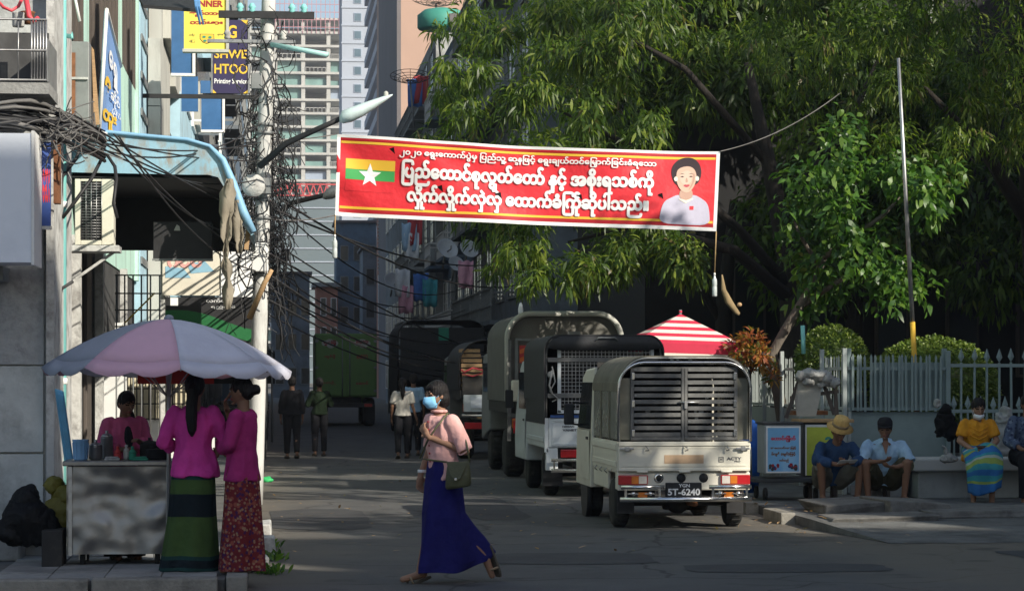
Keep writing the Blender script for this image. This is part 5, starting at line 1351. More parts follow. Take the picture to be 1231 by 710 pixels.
def arch(hw, z0, z1, rc, n=8):
    """outline of a hooped canvas: up the left side, over, down the right"""
    L=[(-hw,z0),(-hw,z1-rc)]
    for i in range(1,n+1): a=PI-PI/2*i/n; L.append((-hw+rc+rc*math.cos(a),z1-rc+rc*math.sin(a)*1.0))
    for i in range(0,n+1): a=PI/2-PI/2*i/n; L.append((hw-rc+rc*math.cos(a),z1-rc+rc*math.sin(a)))
    L.append((hw,z0))
    return L
def sheet_arch(mb, prof, ys, th=.012, bulge=.0, crown=.02):
    """open hoop sheet with thickness running along y"""
    def ring(y,o,k):
        out=[]
        for (x,z) in prof:
            s=1+o/max(.3,abs(prof[0][0]))
            out.append(Vector((x*s, y, z+o*(1 if z>prof[0][1]+.01 else 0)+crown*(1-(x/prof[0][0])**2)*k)))
        return out
    N=len(prof)
    outer=[ring(y,th,1-bulge*(i%2)) for i,y in enumerate(ys)]; inner=[ring(y,0,1-bulge*(i%2)) for i,y in enumerate(ys)]
    mb.loft(outer,False,True,False); mb.loft(inner,False,True,False)
    for r0,r1 in ((outer[0],inner[0]),(outer[-1],inner[-1])):
        for i in range(N-1): mb.add([r0[i],r0[i+1],r1[i+1],r1[i]],[(0,1,2,3)])
    return mb
def plate_text(parent, lines, x0,x1,z0,z1,y,m,bold=.03):
    f=lambda x,z,o: Vector((x,y-o,z)); mb=MB(); n=len(lines)
    for tk,a,b,c,d in lines: letter(mb,tk,f,x0+(x1-x0)*a,x0+(x1-x0)*b,z0+(z1-z0)*c,z0+(z1-z0)*d if d else None,bold,.003)
    return part('lettering', mb, m, parent, fix=False)

# ---------------- white pickup with a slatted tailgate cage
def kei_white():
    loc=Vector(onG(824,634,0)); loc.y=25.2; loc.x=4.33
    t=thing('pickup_truck','white pickup with a black slatted rear cage and olive canopy','pickup',loc)
    hw=.715; B=M['truckwhite']
    # bed
    part('bed_floor', MB().box(-hw+.01,hw-.01,.06,1.98,.60,.66), B, t)
    part('bed_side', MB().box(-hw,-hw+.035,.05,1.98,.615,.93).box(-hw-.012,-hw-.001,.08,1.95,.66,.72).box(-hw-.012,-hw-.001,.08,1.95,.84,.905), B, t, bevel=.006)
    part('bed_side', MB().box(hw-.035,hw,.05,1.98,.615,.93).box(hw+.001,hw+.012,.08,1.95,.84,.905), B, t, bevel=.006)
    tg=part('tailgate', MB().box(-hw+.012,hw-.012,0,.035,.618,.93).box(-hw+.012,hw-.012,-.016,-.001,.885,.928).box(-hw+.012,hw-.012,-.012,-.001,.62,.65), B, t, bevel=.008)
    part('pressing', MB().box(-.66,.66,-.006,-.0005,.668,.685).box(-.66,.66,-.006,-.0005,.858,.872), B, tg)
    for x in (-.62,.62):
        part('latch', MB().box(x-.075,x+.075,-.034,-.018,.845,.868).box(x-.02,x+.03,-.038,-.017,.83,.88), M['steel'], tg, bevel=.004)
    for x in (-.42,0.0,.44): part('hook', MB().tube([(x,-.02,.885),(x+.025,-.05,.865),(x+.03,-.05,.84),(x,-.03,.835)],.007,6), M['steel'], tg)
    for x in (-.45,0,.45): part('hinge', MB().box(x-.06,x+.06,-.02,-.001,.605,.632).tube([(x-.05,-.02,.612),(x+.05,-.02,.612)],.009,6), B, t, bevel=.003)
    part('sticker', MB().box(-.215,.205,-.0045,-.0015,.70,.79), M['sticker'], tg)
    f=lambda x,z,o: Vector((x,-.0015-o,z))
    mb=MB(); letter(mb,'ACTY',f,.452,.612,.733,.766,.04,.002); letter(mb,'PRO',f,.535,.60,.712,.727,.03,.002)
    # H emblem outline
    x0,z0=.365,.712
    for q in ((0,.055,.0,.006),(0,.055,.050,.056),(0,.006,.006,.05),(.049,.055,.006,.05),(.014,.021,.012,.046),(.034,.041,.012,.046),(.021,.034,.026,.032)): mb.add([f(x0+q[0],z0+q[2],.002),f(x0+q[1],z0+q[2],.002),f(x0+q[1],z0+q[3],.002),f(x0+q[0],z0+q[3],.002)],[(0,1,2,3)])
    mb.add([f(.50,.668,.002),f(.60,.668,.002),f(.60,.673,.002),f(.50,.673,.002)],[(0,1,2,3)])
    part('lettering', mb, M['printgrey'], tg, fix=False)
    # rear light panel
    rp=part('rear_panel', MB().box(-hw+.005,hw-.005,.03,.075,.415,.604), B, t, bevel=.012)
    for s in (-1,1):
        a,b=(-.705,-.39) if s<0 else (.39,.705)
        l=part('tail_light', MB().box(a,b,-.004,.028,.475,.578), M['tailred'], t, bevel=.010)
        mid=(a+b)/2
        part('reverse_lamp', MB().box(*((mid+.06,b-.012) if s<0 else (a+.012,mid-.06)),-.009,-.0045,.486,.568), M['tailclear'], l, bevel=.003)
        part('indicator_lamp', MB().box(*((a+.14,mid+.057) if s<0 else (mid-.057,b-.14)),-.009,-.0045,.486,.568), M['tailorange'], l, bevel=.003)
    for x,w in ((-.27,.035),(-.03,.05),(.21,.05)): part('hole_plug', MB().lathe([(.005,-.012),(w*.75,-.010),(w,0),(w,.01)],(x,.028,.545),'y',n=14), M['black'], t)
    for x in (-.27,): part('plug_ring', MB().lathe([(.036,-.006),(.052,-.004),(.05,.01)],(x,.030,.545),'y',n=16), M['chrome'], t)
    # number plate
    np_=part('number_plate', MB().box(-.20,.165,-.075,-.062,.352,.498), M['plateblack'], t, bevel=.004)
    mb=MB(); f=lambda x,z,o: Vector((x,-.075-o,z)); letter(mb,'YGN',f,-.075,.045,.452,.488,.03,.002); letter(mb,'5T-6240',f,-.19,.155,.366,.440,.03,.002)
    part('lettering', mb, M['whiteprint'], np_, fix=False)
    part('plate_bracket', MB().box(-.14,.11,-.095,-.02,.30,.348).box(-.21,.175,-.060,-.03,.35,.50), M['black'], t, bevel=.006)
    # chrome bumper
    bp_=part('bumper', MB().tube([(-.70,-.10,.325),(.70,-.10,.325)],.026,12), M['chrome'], t)
    for a,b in ((-.69,-.23),(.25,.70)): part('bumper_bar', MB().tube([(a,-.09,.455),(b,-.09,.455)],.021,10), M['chrome'], bp_)
    for x in (-.64,-.28,.29,.65): part('bumper_post', MB().box(x-.012,x+.012,-.10,-.08,.335,.45), M['chrome'], bp_)
    for x in (-.56,-.38,.37,.56): part('bumper_lug', MB().ell((x,-.095,.385),(.026,.026,.024),10,6).tube([(x-.06,-.09,.385),(x+.06,-.09,.385)],.009,6), M['chrome'], bp_)
    for x in (-.46,.46): part('bumper_mark', MB().box(x-.05,x+.05,-.085,-.075,.345,.40), M['tailorange'], bp_)
    for x in (-.5,.5): part('bumper_arm', MB().box(x-.02,x+.02,-.08,.2,.33,.37), M['chassis'], t)
    # chassis
    part('chassis_rail', MB().box(-.38,-.30,.1,3.0,.34,.44).box(.30,.38,.1,3.0,.34,.44), M['chassis'], t)
    part('axle', MB().tube([(-.6,.55,.27),(.6,.55,.27)],.045,8).ell((0.02,.55,.25),(.13,.12,.11),12,8), M['chassis'], t)
    part('exhaust', MB().tube([(.12,.0,.27),(.12,.5,.26),(.2,1.2,.27)],.028,8), M['rust'], t)
    part('spare_wheel', MB().lathe([(.10,-.06),(.24,-.06),(.26,0),(.24,.06),(.10,.06)],(.18,1.05,.22),n=20), M['rubber'], t)
    part('mud_flap', MB().box(-.68,-.50,.24,.25,.16,.44), M['black'], t); part('mud_flap', MB().box(.50,.68,.24,.25,.16,.44), M['black'], t)
    for x in (-.615,.615):
        for y in (.56,2.62): wheel(t,x,y,.268,.16,1 if x>0 else -1)
    # inner wheel housings and sill with tie hooks
    part('sill', MB().box(-.70,-.66,.85,2.0,.40,.612), B, t, bevel=.01); part('sill', MB().box(.66,.70,.85,2.0,.40,.612), B, t, bevel=.01)
    part('rear_skirt', MB().box(-.70,-.66,.076,.27,.42,.612), B, t, bevel=.008); part('rear_skirt', MB().box(.66,.70,.076,.27,.42,.612), B, t, bevel=.008)
    for y in (.35,.75,1.15,1.55): part('tie_hook', MB().tube([(-.725,y,.63),(-.75,y,.60),(-.72,y+.02,.575)],.007,5), M['steel'], t)
    # cab
    pr=[(3.30,.36),(3.32,.62),(3.26,.95),(2.98,1.62),(2.75,1.70),(2.02,1.72),(2.02,.62),(2.05,.36)]
    cab_=MB(); rings=[]
    for x,k in ((-.735,.0),(-.72,.03),(-.60,.06),(.60,.06),(.72,.03),(.735,0)):
        rings.append([Vector((x*(1 if z<1.0 else 1-.06*(z-1.0)/.7), y, z+(k-.03)*(.5 if z>1.6 else 0))) for y,z in pr])
    cb=part('cab', cab_.loft(rings,True,False), B, t, bevel=.02)
    for s in (-1,1): part('side_window', MB().add([(s*.738,3.14,1.02),(s*.738,2.12,1.02),(s*.712,2.12,1.55),(s*.712,2.93,1.55),(s*.72,3.14,1.02),(s*.72,2.12,1.02),(s*.69,2.12,1.55),(s*.69,2.93,1.55)],[(0,1,2,3),(7,6,5,4),(0,4,5,1),(1,5,6,2),(2,6,7,3),(3,7,4,0)]), M['vglass'], cb)
    part('rear_window', MB().box(-.55,.55,2.005,2.016,1.08,1.5), M['vglass'], cb)
    part('windscreen', MB().add([(-.6,3.255,.99),(.6,3.255,.99),(.56,3.01,1.57),(-.56,3.01,1.57)],[(0,1,2,3)]), M['vglass'], cb)
    for s in (-1,1):
        d=part('door', MB().box(s*.738,s*.744,2.10,3.16,.44,1.0), B, t, bevel=.004); part('handle', MB().box(s*.745,s*.758,2.16,2.28,.90,.93), M['black'], d)
    part('wheel_arch', MB().lathe([(.285,-.03),(.30,-.03),(.30,.03),(.285,.03)],(-.70,2.62,.27),'x',n=24), M['black'], t)
    for s in (-1,1):
        m_=part('mirror', MB().box(s*.80,s*.92,2.98,3.03,1.05,1.30), M['black'], t, bevel=.02); part('mirror_arm', MB().tube([(s*.72,3.0,1.30),(s*.82,3.0,1.32)],.012,6).tube([(s*.73,3.0,1.05),(s*.82,3.0,1.06)],.012,6), M['black'], m_)
    # cage
    cg=part('cage_frame', MB().bar((-.555,.03,.955),(-.555,.03,1.70),.035,.035).bar((.555,.03,.955),(.555,.03,1.70),.035,.035).bar((-.57,.03,.962),(.57,.03,.962),.03,.035).bar((-.57,.03,1.70),(.57,.03,1.70),.03,.035), M['slat'], t, bevel=.003)
    part('gate_stile', MB().box(-.030,.000,.005,.035,.90,1.705), M['slat'], t, bevel=.003); part('gate_stile', MB().box(.004,.034,.005,.035,.955,1.705), M['slat'], t, bevel=.003)
    zs=[.985+.0685*i for i in range(11)]
    for i,z in enumerate(zs):
        for a,b in ((-.535,-.034),(.038,.535)):
            o=part('slat', MB().box(a,b,.012,.024,z,z+.043), M['slat'], t, bevel=.002); o.rotation_euler=(0,rng.uniform(-.003,.003),0)
            part('slat_tip', MB().box(a+.006,a+.03,.008,.0115,z+.012,z+.03), M['greymetal'], o) if i%4==2 else None
    for x in (-.545,.545):
        for z in (1.02,1.33,1.62): part('gate_hinge', MB().box(x-.016,x+.016,-.002,.011,z-.035,z+.035), M['chrome'], t, bevel=.003)
    part('gate_bolt', MB().tube([(-.06,-.005,1.345),(.16,-.005,1.345)],.011,8).box(.0,.03,-.02,.005,1.28,1.36), M['steel'], t)
    for (x,z,w,h) in ((.22,1.47,.05,.03),(.25,1.40,.035,.04),(.26,1.35,.05,.03),(.13,1.26,.03,.05),(.19,1.24,.05,.03),(.14,1.17,.035,.035),(-.38,1.255,.05,.03),(.0,1.17,.03,.02),(-.18,1.08,.10,.018),(.14,1.00,.02,.05)):
        part('paper_scrap', MB().box(x-w/2,x+w/2,.06,.066,z-h/2,z+h/2), M['peel'], t)
    # canopy
    prof=arch(.70,1.50,1.80,.30,8)
    cn=part('canopy', sheet_arch(MB(),prof,[-.02,.15,.3,.5,.75,1.0,1.25,1.5,1.75,1.98],.014,.35,.035), M['canvasolive'], t, fix=False)
    hp=[Vector((x*1.0,-.02,z)) for x,z in arch(.705,.93,1.765,.27,8)]
    part('hoop', MB().tube(hp,.016,8), M['chrome'], t)
    hp2=[Vector((x,-.03,z+.02*(1-(x/.70)**2))) for x,z in arch(.70,1.50,1.80,.30,8)]
    part('canopy_piping', MB().tube(hp2,.008,6), M['peel'], t)
    for y in (.66,1.32,1.95): part('hoop', MB().tube([Vector((x*.985,y,z-.012)) for x,z in arch(.70,.93,1.79,.29,8)],.014,8), M['greymetal'], t)
    for s in (-1,1):
        part('side_curtain', MB().box(s*.700,s*.706,.05,.62,.95,1.52), M['clearsheet'], t); part('side_curtain', MB().box(s*.700,s*.706,.70,1.28,.95,1.52), M['clearsheet'], t); part('side_curtain', MB().box(s*.700,s*.706,1.36,1.94,.95,1.52), M['clearsheet'], t)
        part('curtain_band', MB().box(s*.708,s*.714,.0,1.98,1.46,1.55).box(s*.708,s*.714,.61,.71,.94,1.46).box(s*.708,s*.714,1.27,1.37,.94,1.46), M['canvasolive'], t)
        part('rear_curtain', MB().box(s*.575,s*.688,.035,.04,.95,1.60), M['clearsheet'], t)
    part('cargo', MB().box(-.5,.5,1.2,1.9,.665,1.35), M['chassis'], t, bevel=.03); part('head_board', MB().box(-.66,.66,1.985,2.0,.93,1.78), M['chassis'], t)
    return t
kei_white()

# ---------------- white pickup with a mesh cage and black canopy
def kei_black():
    t=thing('pickup_truck','white pickup with a black canvas canopy and wire mesh rear','pickup',(4.42,32.1,0))
    hw=.80; B=M['truckwhite2']
    part('bed_floor', MB().box(-hw+.01,hw-.01,.06,2.2,.66,.72), B, t)
    for s in (-1,1): part('bed_side', MB().box(s*(hw-.04),s*hw,.05,2.2,.67,1.04).box(s*(hw+.001),s*(hw+.014),.08,2.2,.74,.80), B, t, bevel=.006)
    tg=part('tailgate', MB().box(-hw+.06,hw-.06,0,.035,.67,1.06).box(-.70,.70,-.010,-.001,.69,.73).box(-.70,-.66,-.010,-.001,.732,1.01).box(.66,.70,-.010,-.001,.732,1.01).box(-.70,.70,-.010,-.001,1.012,1.05), B, t, bevel=.006)
    part('corner_post', MB().box(-hw,-hw+.055,.0,.05,.60,1.06), B, t, bevel=.006); part('corner_post', MB().box(hw-.055,hw,.0,.05,.60,1.06), B, t, bevel=.006)
    f=lambda x,z,o: Vector((x,-.001-o,z)); mb=MB(); letter(mb,'NISSAN',f,-.56,-.40,.935,.96,.05,.003); letter(mb,'VANETTE',f,-.56,-.30,.885,.915,.05,.003); part('lettering', mb, M['printgrey'], tg, fix=False)
    part('blue_tie', MB().box(-.72,.0,-.02,.03,1.065,1.10), mat('tieblue',(0.03,0.08,0.25),.7,.2,10), t)
    part('rear_panel', MB().box(-.78,.78,.05,.09,.50,.655), M['chassis'], t); part('step_box', MB().box(-.78,-.62,.0,.12,.36,.66), B, t, bevel=.01)
    for s in (-1,1):
        l=part('tail_light', MB().box(*( (-.58,-.22) if s<0 else (.22,.58)),.02,.049,.53,.64), M['tailred'], t, bevel=.01)
        part('reverse_lamp', MB().box(*((-.33,-.24) if s<0 else (.24,.33)),.014,.0195,.545,.625), M['tailclear'], l)
    bb_=part('bumper', MB().tube([(-.72,-.08,.36),(.74,-.08,.36)],.028,10), M['chrome'], t)
    part('bumper_bar', MB().tube([(-.72,-.08,.50),(.74,-.08,.50)],.022,10), M['chrome'], bb_)
    for x in (-.68,-.30,.3,.68): part('bumper_post', MB().box(x-.012,x+.012,-.09,-.07,.36,.5), M['chrome'], bb_)
    for x in (-.2,.2): part('bumper_hook', MB().tube([(x-.1,-.08,.40),(x,-.10,.46),(x+.1,-.08,.40)],.014,6), M['chrome'], bb_)
    part('chassis_rail', MB().box(-.42,-.34,.1,3.3,.40,.52).box(.34,.42,.1,3.3,.40,.52), M['chassis'], t)
    part('axle', MB().tube([(-.62,.7,.30),(.62,.7,.30)],.05,8).ell((0,.7,.28),(.15,.13,.13),12,8), M['chassis'], t)
    for x in (-.64,.64):
        for y in (.7,2.85): wheel(t,x,y,.30,.19,1 if x>0 else -1)
    part('mud_flap', MB().box(-.79,-.52,.3,.31,.14,.5), M['black'], t); part('mud_flap', MB().box(.52,.79,.3,.31,.14,.5), M['black'], t)
    pr=[(3.85,.42),(3.87,.7),(3.8,1.05),(3.45,1.75),(3.2,1.84),(2.25,1.86),(2.25,.62),(2.3,.42)]
    cb=part('cab', MB().loft([[Vector((x*(1 if z<1.1 else .95),y,z)) for y,z in pr] for x in (-.81,-.78,.78,.81)],True,False), B, t, bevel=.02)
    for s in (-1,1):
        part('side_window', MB().box(s*.772,s*.80,2.4,3.4,1.15,1.68), M['vglass'], cb); part('mirror', MB().box(s*.88,s*1.0,3.4,3.45,1.15,1.42), M['black'], t, bevel=.02)
        d=part('door', MB().box(s*.812,s*.818,2.36,3.5,.5,1.1), B, t, bevel=.004); part('handle', MB().box(s*.819,s*.83,2.45,2.58,.98,1.01), M['black'], d)
    # mesh gate
    part('gate_frame', MB().bar((-.36-.24,.03,1.13),(-.36-.24,.03,2.02),.045,.03).bar((.66,.03,1.13),(.66,.03,2.02),.045,.03).bar((-.62,.03,1.145),(.68,.03,1.145),.03,.045).bar((-.62,.03,2.01),(.68,.03,2.01),.03,.03), M['truckwhite2'], t, bevel=.003)
    mb=MB()
    for i in range(25): x=-.575+.05*i; mb.box(x-.004,x+.004,.026,.034,1.165,1.995)
    for i in range(17): z=1.19+.05*i; mb.box(-.575,.64,.020,.0255,z-.004,z+.004)
    part('wire_mesh', mb, M['steel'], t, kind='stuff')
    for z in (1.36,1.84): part('cross_bar', MB().box(-.76,.74,-.012,.010,z-.03,z+.03), M['slat'], t, bevel=.004)
    part('rope', MB().tube([(-.70,-.02,1.75),(-.66,-.03,1.55),(-.73,-.03,1.42),(-.62,-.03,1.32),(-.70,-.03,1.28)],.010,6).tube([(-.70,-.02,1.70),(-.74,-.03,1.5),(-.70,-.03,1.38)],.014,6), M['plasticwhite'], t)
    prof=arch(.80,1.30,2.14,.20,8)
    part('canopy', sheet_arch(MB(),prof,[-.05,.2,.45,.8,1.15,1.5,1.85,2.2,2.5],.016,.4,.05), M['canvasblack'], t, fix=False)
    flap=MB(); pts=arch(.79,1.90,2.135,.20,8); low=[(x,min(z,1.98)-.0) for x,z in pts]
    top=[Vector((x,-.055,z+.05*(1-(x/.79)**2))) for x,z in pts]; bot=[Vector((x,-.055,min(z,2.0+.03*math.cos(x*7))-.02)) for x,z in pts]
    flap.sheet([top,bot])
    o=part('rear_flap', flap, M['canvasblack'], t, fix=False); md=o.modifiers.new('thickness','SOLIDIFY'); md.thickness=.01
    part('flap_handle', MB().tube([(-.12,-.07,2.10),(-.08,-.09,2.135),(.14,-.09,2.135),(.18,-.07,2.10)],.010,6), M['greymetal'], t)
    for s in (-1,1):
        part('side_canvas', MB().box(s*.80,s*.808,-.04,2.3,.98,1.36), M['canvasblack'], t)
    part('hoop', MB().tube([Vector((x*.97,.03,z-.02)) for x,z in arch(.80,1.0,2.14,.20,8)],.016,8), M['slat'], t)
    part('cargo', MB().box(-.6,.6,1.3,2.1,.73,1.5), M['chassis'], t, bevel=.03); part('head_board', MB().box(-.76,.76,2.215,2.23,1.05,2.1), M['chassis'], t)
    part('side_lamp', MB().lathe([(.03,0),(.05,.01),(.04,.03)],(-.72,-.03,1.64),'y',n=12), M['greymetal'], t)
    return t
kei_black()

# ---------------- canvas truck with a pale rear hoop
def canvas_truck(name,label,loc,hw,zb,zt,L,canv,hoopm,rc,lights=True,wr=.40):
    t=thing(name,label,'truck',loc)
    part('bed', MB().box(-hw,hw,0,L,zb-.18,zb), M['chassis'], t, bevel=.01)
    prof=arch(hw,zb,zt,rc,8)
    ys=[0]+[L*i/10 for i in range(1,11)]
    part('canopy', sheet_arch(MB(),prof,ys,.02,.5,.06), canv, t, fix=False)
    part('hoop', MB().tube([Vector((x*1.01,-.015,z+.01+.06*(1-(x/hw)**2))) for x,z in prof],.045 if hoopm!=M['black'] else .02,8), hoopm, t)
    part('tailboard', MB().box(-hw+.05,hw-.05,-.03,.0,zb-.15,zb+.28), M['chassis'], t, bevel=.008)
    part('chassis_rail', MB().box(-.45,-.35,.1,L+1.6,zb-.4,zb-.19).box(.35,.45,.1,L+1.6,zb-.4,zb-.19), M['chassis'], t)
    for x in (-hw+.18,hw-.18):
        for y in (.9,L+.6): wheel(t,x,y,wr,.30 if y<1 else .22,1 if x>0 else -1)
    pr=[(L+1.7,.5),(L+1.75,1.0),(L+1.65,1.4),(L+1.35,2.0),(L+.2,2.05),(L+.2,.7)]
    cb=part('cab', MB().loft([[Vector((x,y,z)) for y,z in pr] for x in (-hw*.97,hw*.97)],True,False), M['greymetal'], t, bevel=.03)
    for s in (-1,1): part('side_window', MB().box(s*hw*.97,s*hw*.976,L+.45,L+1.35,1.35,1.85), M['vglass'], cb)
    if lights:
        for s in (-1,1):
            l=part('tail_light', MB().box(s*(hw-.32),s*(hw-.06),-.05,-.01,zb-.42,zb-.26), M['tailred'], t, bevel=.01); part('indicator_lamp', MB().box(s*(hw-.14),s*(hw-.065),-.056,-.0505,zb-.41,zb-.27), M['tailorange'], l)
    part('axle', MB().tube([(-hw+.2,.9,wr),(hw-.2,.9,wr)],.06,8).ell((0,.9,wr),(.17,.15,.16),10,6), M['chassis'], t)
    return t
M['hooppale']=mat('hooppale',(0.46,0.46,0.42),.7,.15,3,dirt=(.3,.29,.26),dscale=3,damt=.35)
t=canvas_truck('canvas_truck','grey canvas truck with a thick pale rear hoop behind the pickups',(4.60,38.0,0),.90,1.22,2.56,3.4,M['canvasgrey'],M['hooppale'],.34)
part('inner_wall', MB().prism([(x_*.985,.06,z_-.01) for x_,z_ in arch(.90,1.23,2.56,.34,8)],(0,.03,0)), mat('tarpgrey',(0.15,0.145,0.13),.9,.15,2,.01,8), t); part('inner_frame', MB().bar((-.76,.03,1.23),(-.76,.03,2.2),.05,.04).bar((-.78,.03,2.2),(.5,.03,2.2),.05,.04), M['greymetal'], t)
M['reflor']=mat('reflor',(0.75,0.16,0.03),.4,.05,4); M['reflyel']=mat('reflyel',(0.75,0.42,0.04),.4,.05,4); M['reflred']=mat('reflred',(0.55,0.03,0.03),.4,.05,4)
for (z0,m1) in ((1.83,0),(1.42,1)):
    o=part('reflective_board', MB().box(-.71,-.56,.035,.055,z0,z0+.28), M['reflred'], t)
    for i in range(2): part('reflective_stripe', MB().add([(-.71,.030,z0+.01+.13*i),(-.56,.030,z0+.06+.13*i),(-.56,.030,z0+.13+.13*i),(-.71,.030,z0+.08+.13*i)],[(0,1,2,3)]), M['reflyel'] if m1 else M['reflor'], o, fix=False)
part('mirror', MB().box(-.86,-.68,-.16,-.10,1.22,1.56), M['acwhite'], t, bevel=.03); part('mirror_arm', MB().tube([(-.77,-.12,1.22),(-.77,-.06,1.0)],.02,6), M['chassis'], t)
part('rear_lamp', MB().ell((-.66,-.08,1.13),(.06,.05,.06),10,6), M['acrylic'], t)
part('marker_lamp', MB().box(-.82,-.70,-.08,-.05,.72,.92), M['tailred'], t, bevel=.01); part('marker_lamp', MB().box(-.69,-.55,-.08,-.05,.74,.90), M['tailorange'], t, bevel=.01)
part('rear_frame', MB().bar((-.88,-.03,.6),(-.88,-.03,2.2),.06,.05).bar((-.9,-.03,1.0),(.9,-.03,1.0),.08,.05), M['slat'], t)
part('hinge_latch', MB().box(.05,.25,-.05,-.02,2.28,2.33), M['greymetal'], t)
# ---------------- truck loaded with wooden planks
t=canvas_truck('plank_truck','dark open backed truck stacked with sawn planks',(4.55,46.6,0),.95,1.35,2.26,3.2,M['canvasblack'],M['black'],.42)
g_=random.Random(6)
for i in range(9):
    z=1.32+i*.095; 
    for j in range(3):
        x=-.52+j*.10+g_.uniform(-.01,.01); o=part('plank', MB().box(-.90+g_.uniform(-.02,.0),-.90+.36+g_.uniform(-.04,.05),.05+j*.25+g_.uniform(-.03,.03),.27+j*.25,z,z+.07), M['wood'], t, bevel=.004)
part('white_box', MB().box(-.88,-.12,-.10,.02,.93,1.26), M['truckwhite2'], t, bevel=.015); part('box_face', MB().box(-.75,-.22,-.115,-.101,1.0,1.22), M['acrylic'], t, bevel=.01)
part('chrome_bar', MB().tube([(-.92,-.14,.86),(.9,-.14,.86)],.03,8), M['chrome'], t); part('number_plate', MB().box(-.62,-.3,-.16,-.14,.80,.88), M['wood'], t)
part('red_lamp_bar', MB().box(-.86,-.2,-.10,-.06,.60,.73), M['tailred'], t, bevel=.01)
part('red_rope', MB().tube([(-.93,-.05,1.75),(-.86,-.06,1.70),(-.7,-.06,1.78),(-.52,-.06,1.74),(-.46,-.06,1.66)],.018,6).tube([(-.9,-.05,1.66),(-.7,-.06,1.62),(-.5,-.06,1.68)],.014,6), bpy.data.materials['redplastic'], t)
# ---------------- big black canvas truck
t=canvas_truck('dark_truck','tall black canvas truck deep in the shade past the planks',(4.62,66,0),1.2,1.25,3.1,5,M['canvasblack'],M['black'],.42,True,.45)
part('rear_flap', MB().box(-1.15,1.15,-.03,-.012,1.3,2.95), M['black'], t); part('green_tag', MB().box(-.1,.18,-.045,-.032,2.6,2.95), M['greenprint'], t)
# ---------------- green box truck in the road
xa,xb_=onY(379,450,78).x,onY(453,450,78).x; cx=(xa+xb_)/2; hw=(xb_-xa)/2
t=thing('box_truck','green box truck with double rear doors standing in the street','truck',(cx,78,0))
M['truckgreen']=mat('truckgreen',(0.12,0.235,0.06),.5,.1,1.5,dirt=(0.07,0.14,0.045),dscale=1.5,damt=.38)
part('body', MB().box(-hw,hw,.05,4.6,.95,3.0), M['truckgreen'], t, bevel=.03)
f=lambda x,z,o: Vector((x,-.0-o,z))
for s in (-1,1):
    d=part('door', MB().box(s*.03,s*(hw-.03),0,.045,1.0,2.93), M['truckgreen'], t, bevel=.012)
    part('door_band', MB().box(s*.06,s*(hw-.06),-.012,-.002,1.62,1.72).box(s*.06,s*(hw-.06),-.012,-.002,2.02,2.05), M['truckgreen'], d)
    part('lock_bar', MB().tube([(s*.12,-.03,.98),(s*.12,-.03,2.94)],.018,6), M['greymetal'], d)
    for z in (1.15,1.9,2.75): part('hinge', MB().box(s*(hw-.10),s*(hw+.0),-.02,-.002,z-.04,z+.04), M['greymetal'], d)
    xc=s*.52; mb=MB()
    for (dx,dz,r) in ((-.15,0,.12),(0,.03,.15),(.15,0,.12),(.03,-.06,.13)): mb.add([f(xc+dx+r*math.cos(k*PI/8),2.68+dz+r*.75*math.sin(k*PI/8),.004+.001*(dx+.2)) for k in range(16)],[tuple(range(16))])
    part('cloud_print', mb, M['beige'], d, fix=False)
    mb=MB(); letter(mb,['ရွှေြမို့' if s<0 else 'မန္တေလး'],f,xc-.2,xc+.2,2.60,2.78,.05,.008)
    letter(mb,['ကုန်ပို့'] if s<0 else ['KARGO'],f,xc-.18,xc+.18,2.18,2.32,.04,.008); letter(mb,['ယာဉ်'] if s<0 else ['ေဆာင်'],f,xc-.2,xc+.2,1.35,1.47,.03,.008)
    part('lettering', mb, M['maroon'], d, fix=False)
part('chassis', MB().box(-.5,.5,.2,6.2,.62,.94), M['chassis'], t); part('bumper', MB().box(-hw+.1,hw-.1,-.05,.05,.62,.76), M['chassis'], t, bevel=.01)
for s in (-1,1):
    for y in (1.0,5.2): wheel(t,s*(hw-.22),y,.46,.36,s)
    part('tail_light', MB().box(s*(hw-.4),s*(hw-.15),-.06,-.052,.64,.74), M['tailred'], t)
    part('mud_flap', MB().box(s*(hw-.42),s*(hw-.04),.42,.43,.2,.7), M['black'], t)
part('cab', MB().loft([[Vector((x,y,z)) for y,z in [(6.4,.6),(6.45,1.3),(6.2,2.3),(4.75,2.4),(4.75,.7)]] for x in (-hw+.05,hw-.05)],True,False), M['truckgreen'], t, bevel=.03)

# ================================================================== TREES, BUSHES
LM = {
 'mango': [leafmat('mango_dark',(0.045,0.085,0.012)), leafmat('mango_mid',(0.095,0.155,0.018)), leafmat('mango_light',(0.185,0.235,0.030)), leafmat('mango_dry',(0.16,0.13,0.05))],
 'broad': [leafmat('broad_dark',(0.04,0.10,0.02),.4,.4), leafmat('broad_mid',(0.075,0.165,0.026),.4,.4), leafmat('broad_light',(0.13,0.225,0.035),.45,.4)],
 'hedge': [leafmat('hedge_dark',(0.075,0.12,0.018),.25), leafmat('hedge_mid',(0.12,0.175,0.024),.25), leafmat('hedge_light',(0.17,0.22,0.035),.25)],
 'croton': [leafmat('croton_red',(0.30,0.09,0.03)), leafmat('croton_gold',(0.38,0.20,0.04)), leafmat('croton_green',(0.10,0.12,0.03))],
}
M['bark'] = mat('bark',(0.022,0.018,0.015),.95,.3,6,.02,14,stretch=(4,4,.8))
M['barkpale'] = mat('barkpale',(0.13,0.11,0.09),.95,.3,6,.015,14,stretch=(4,4,.8))
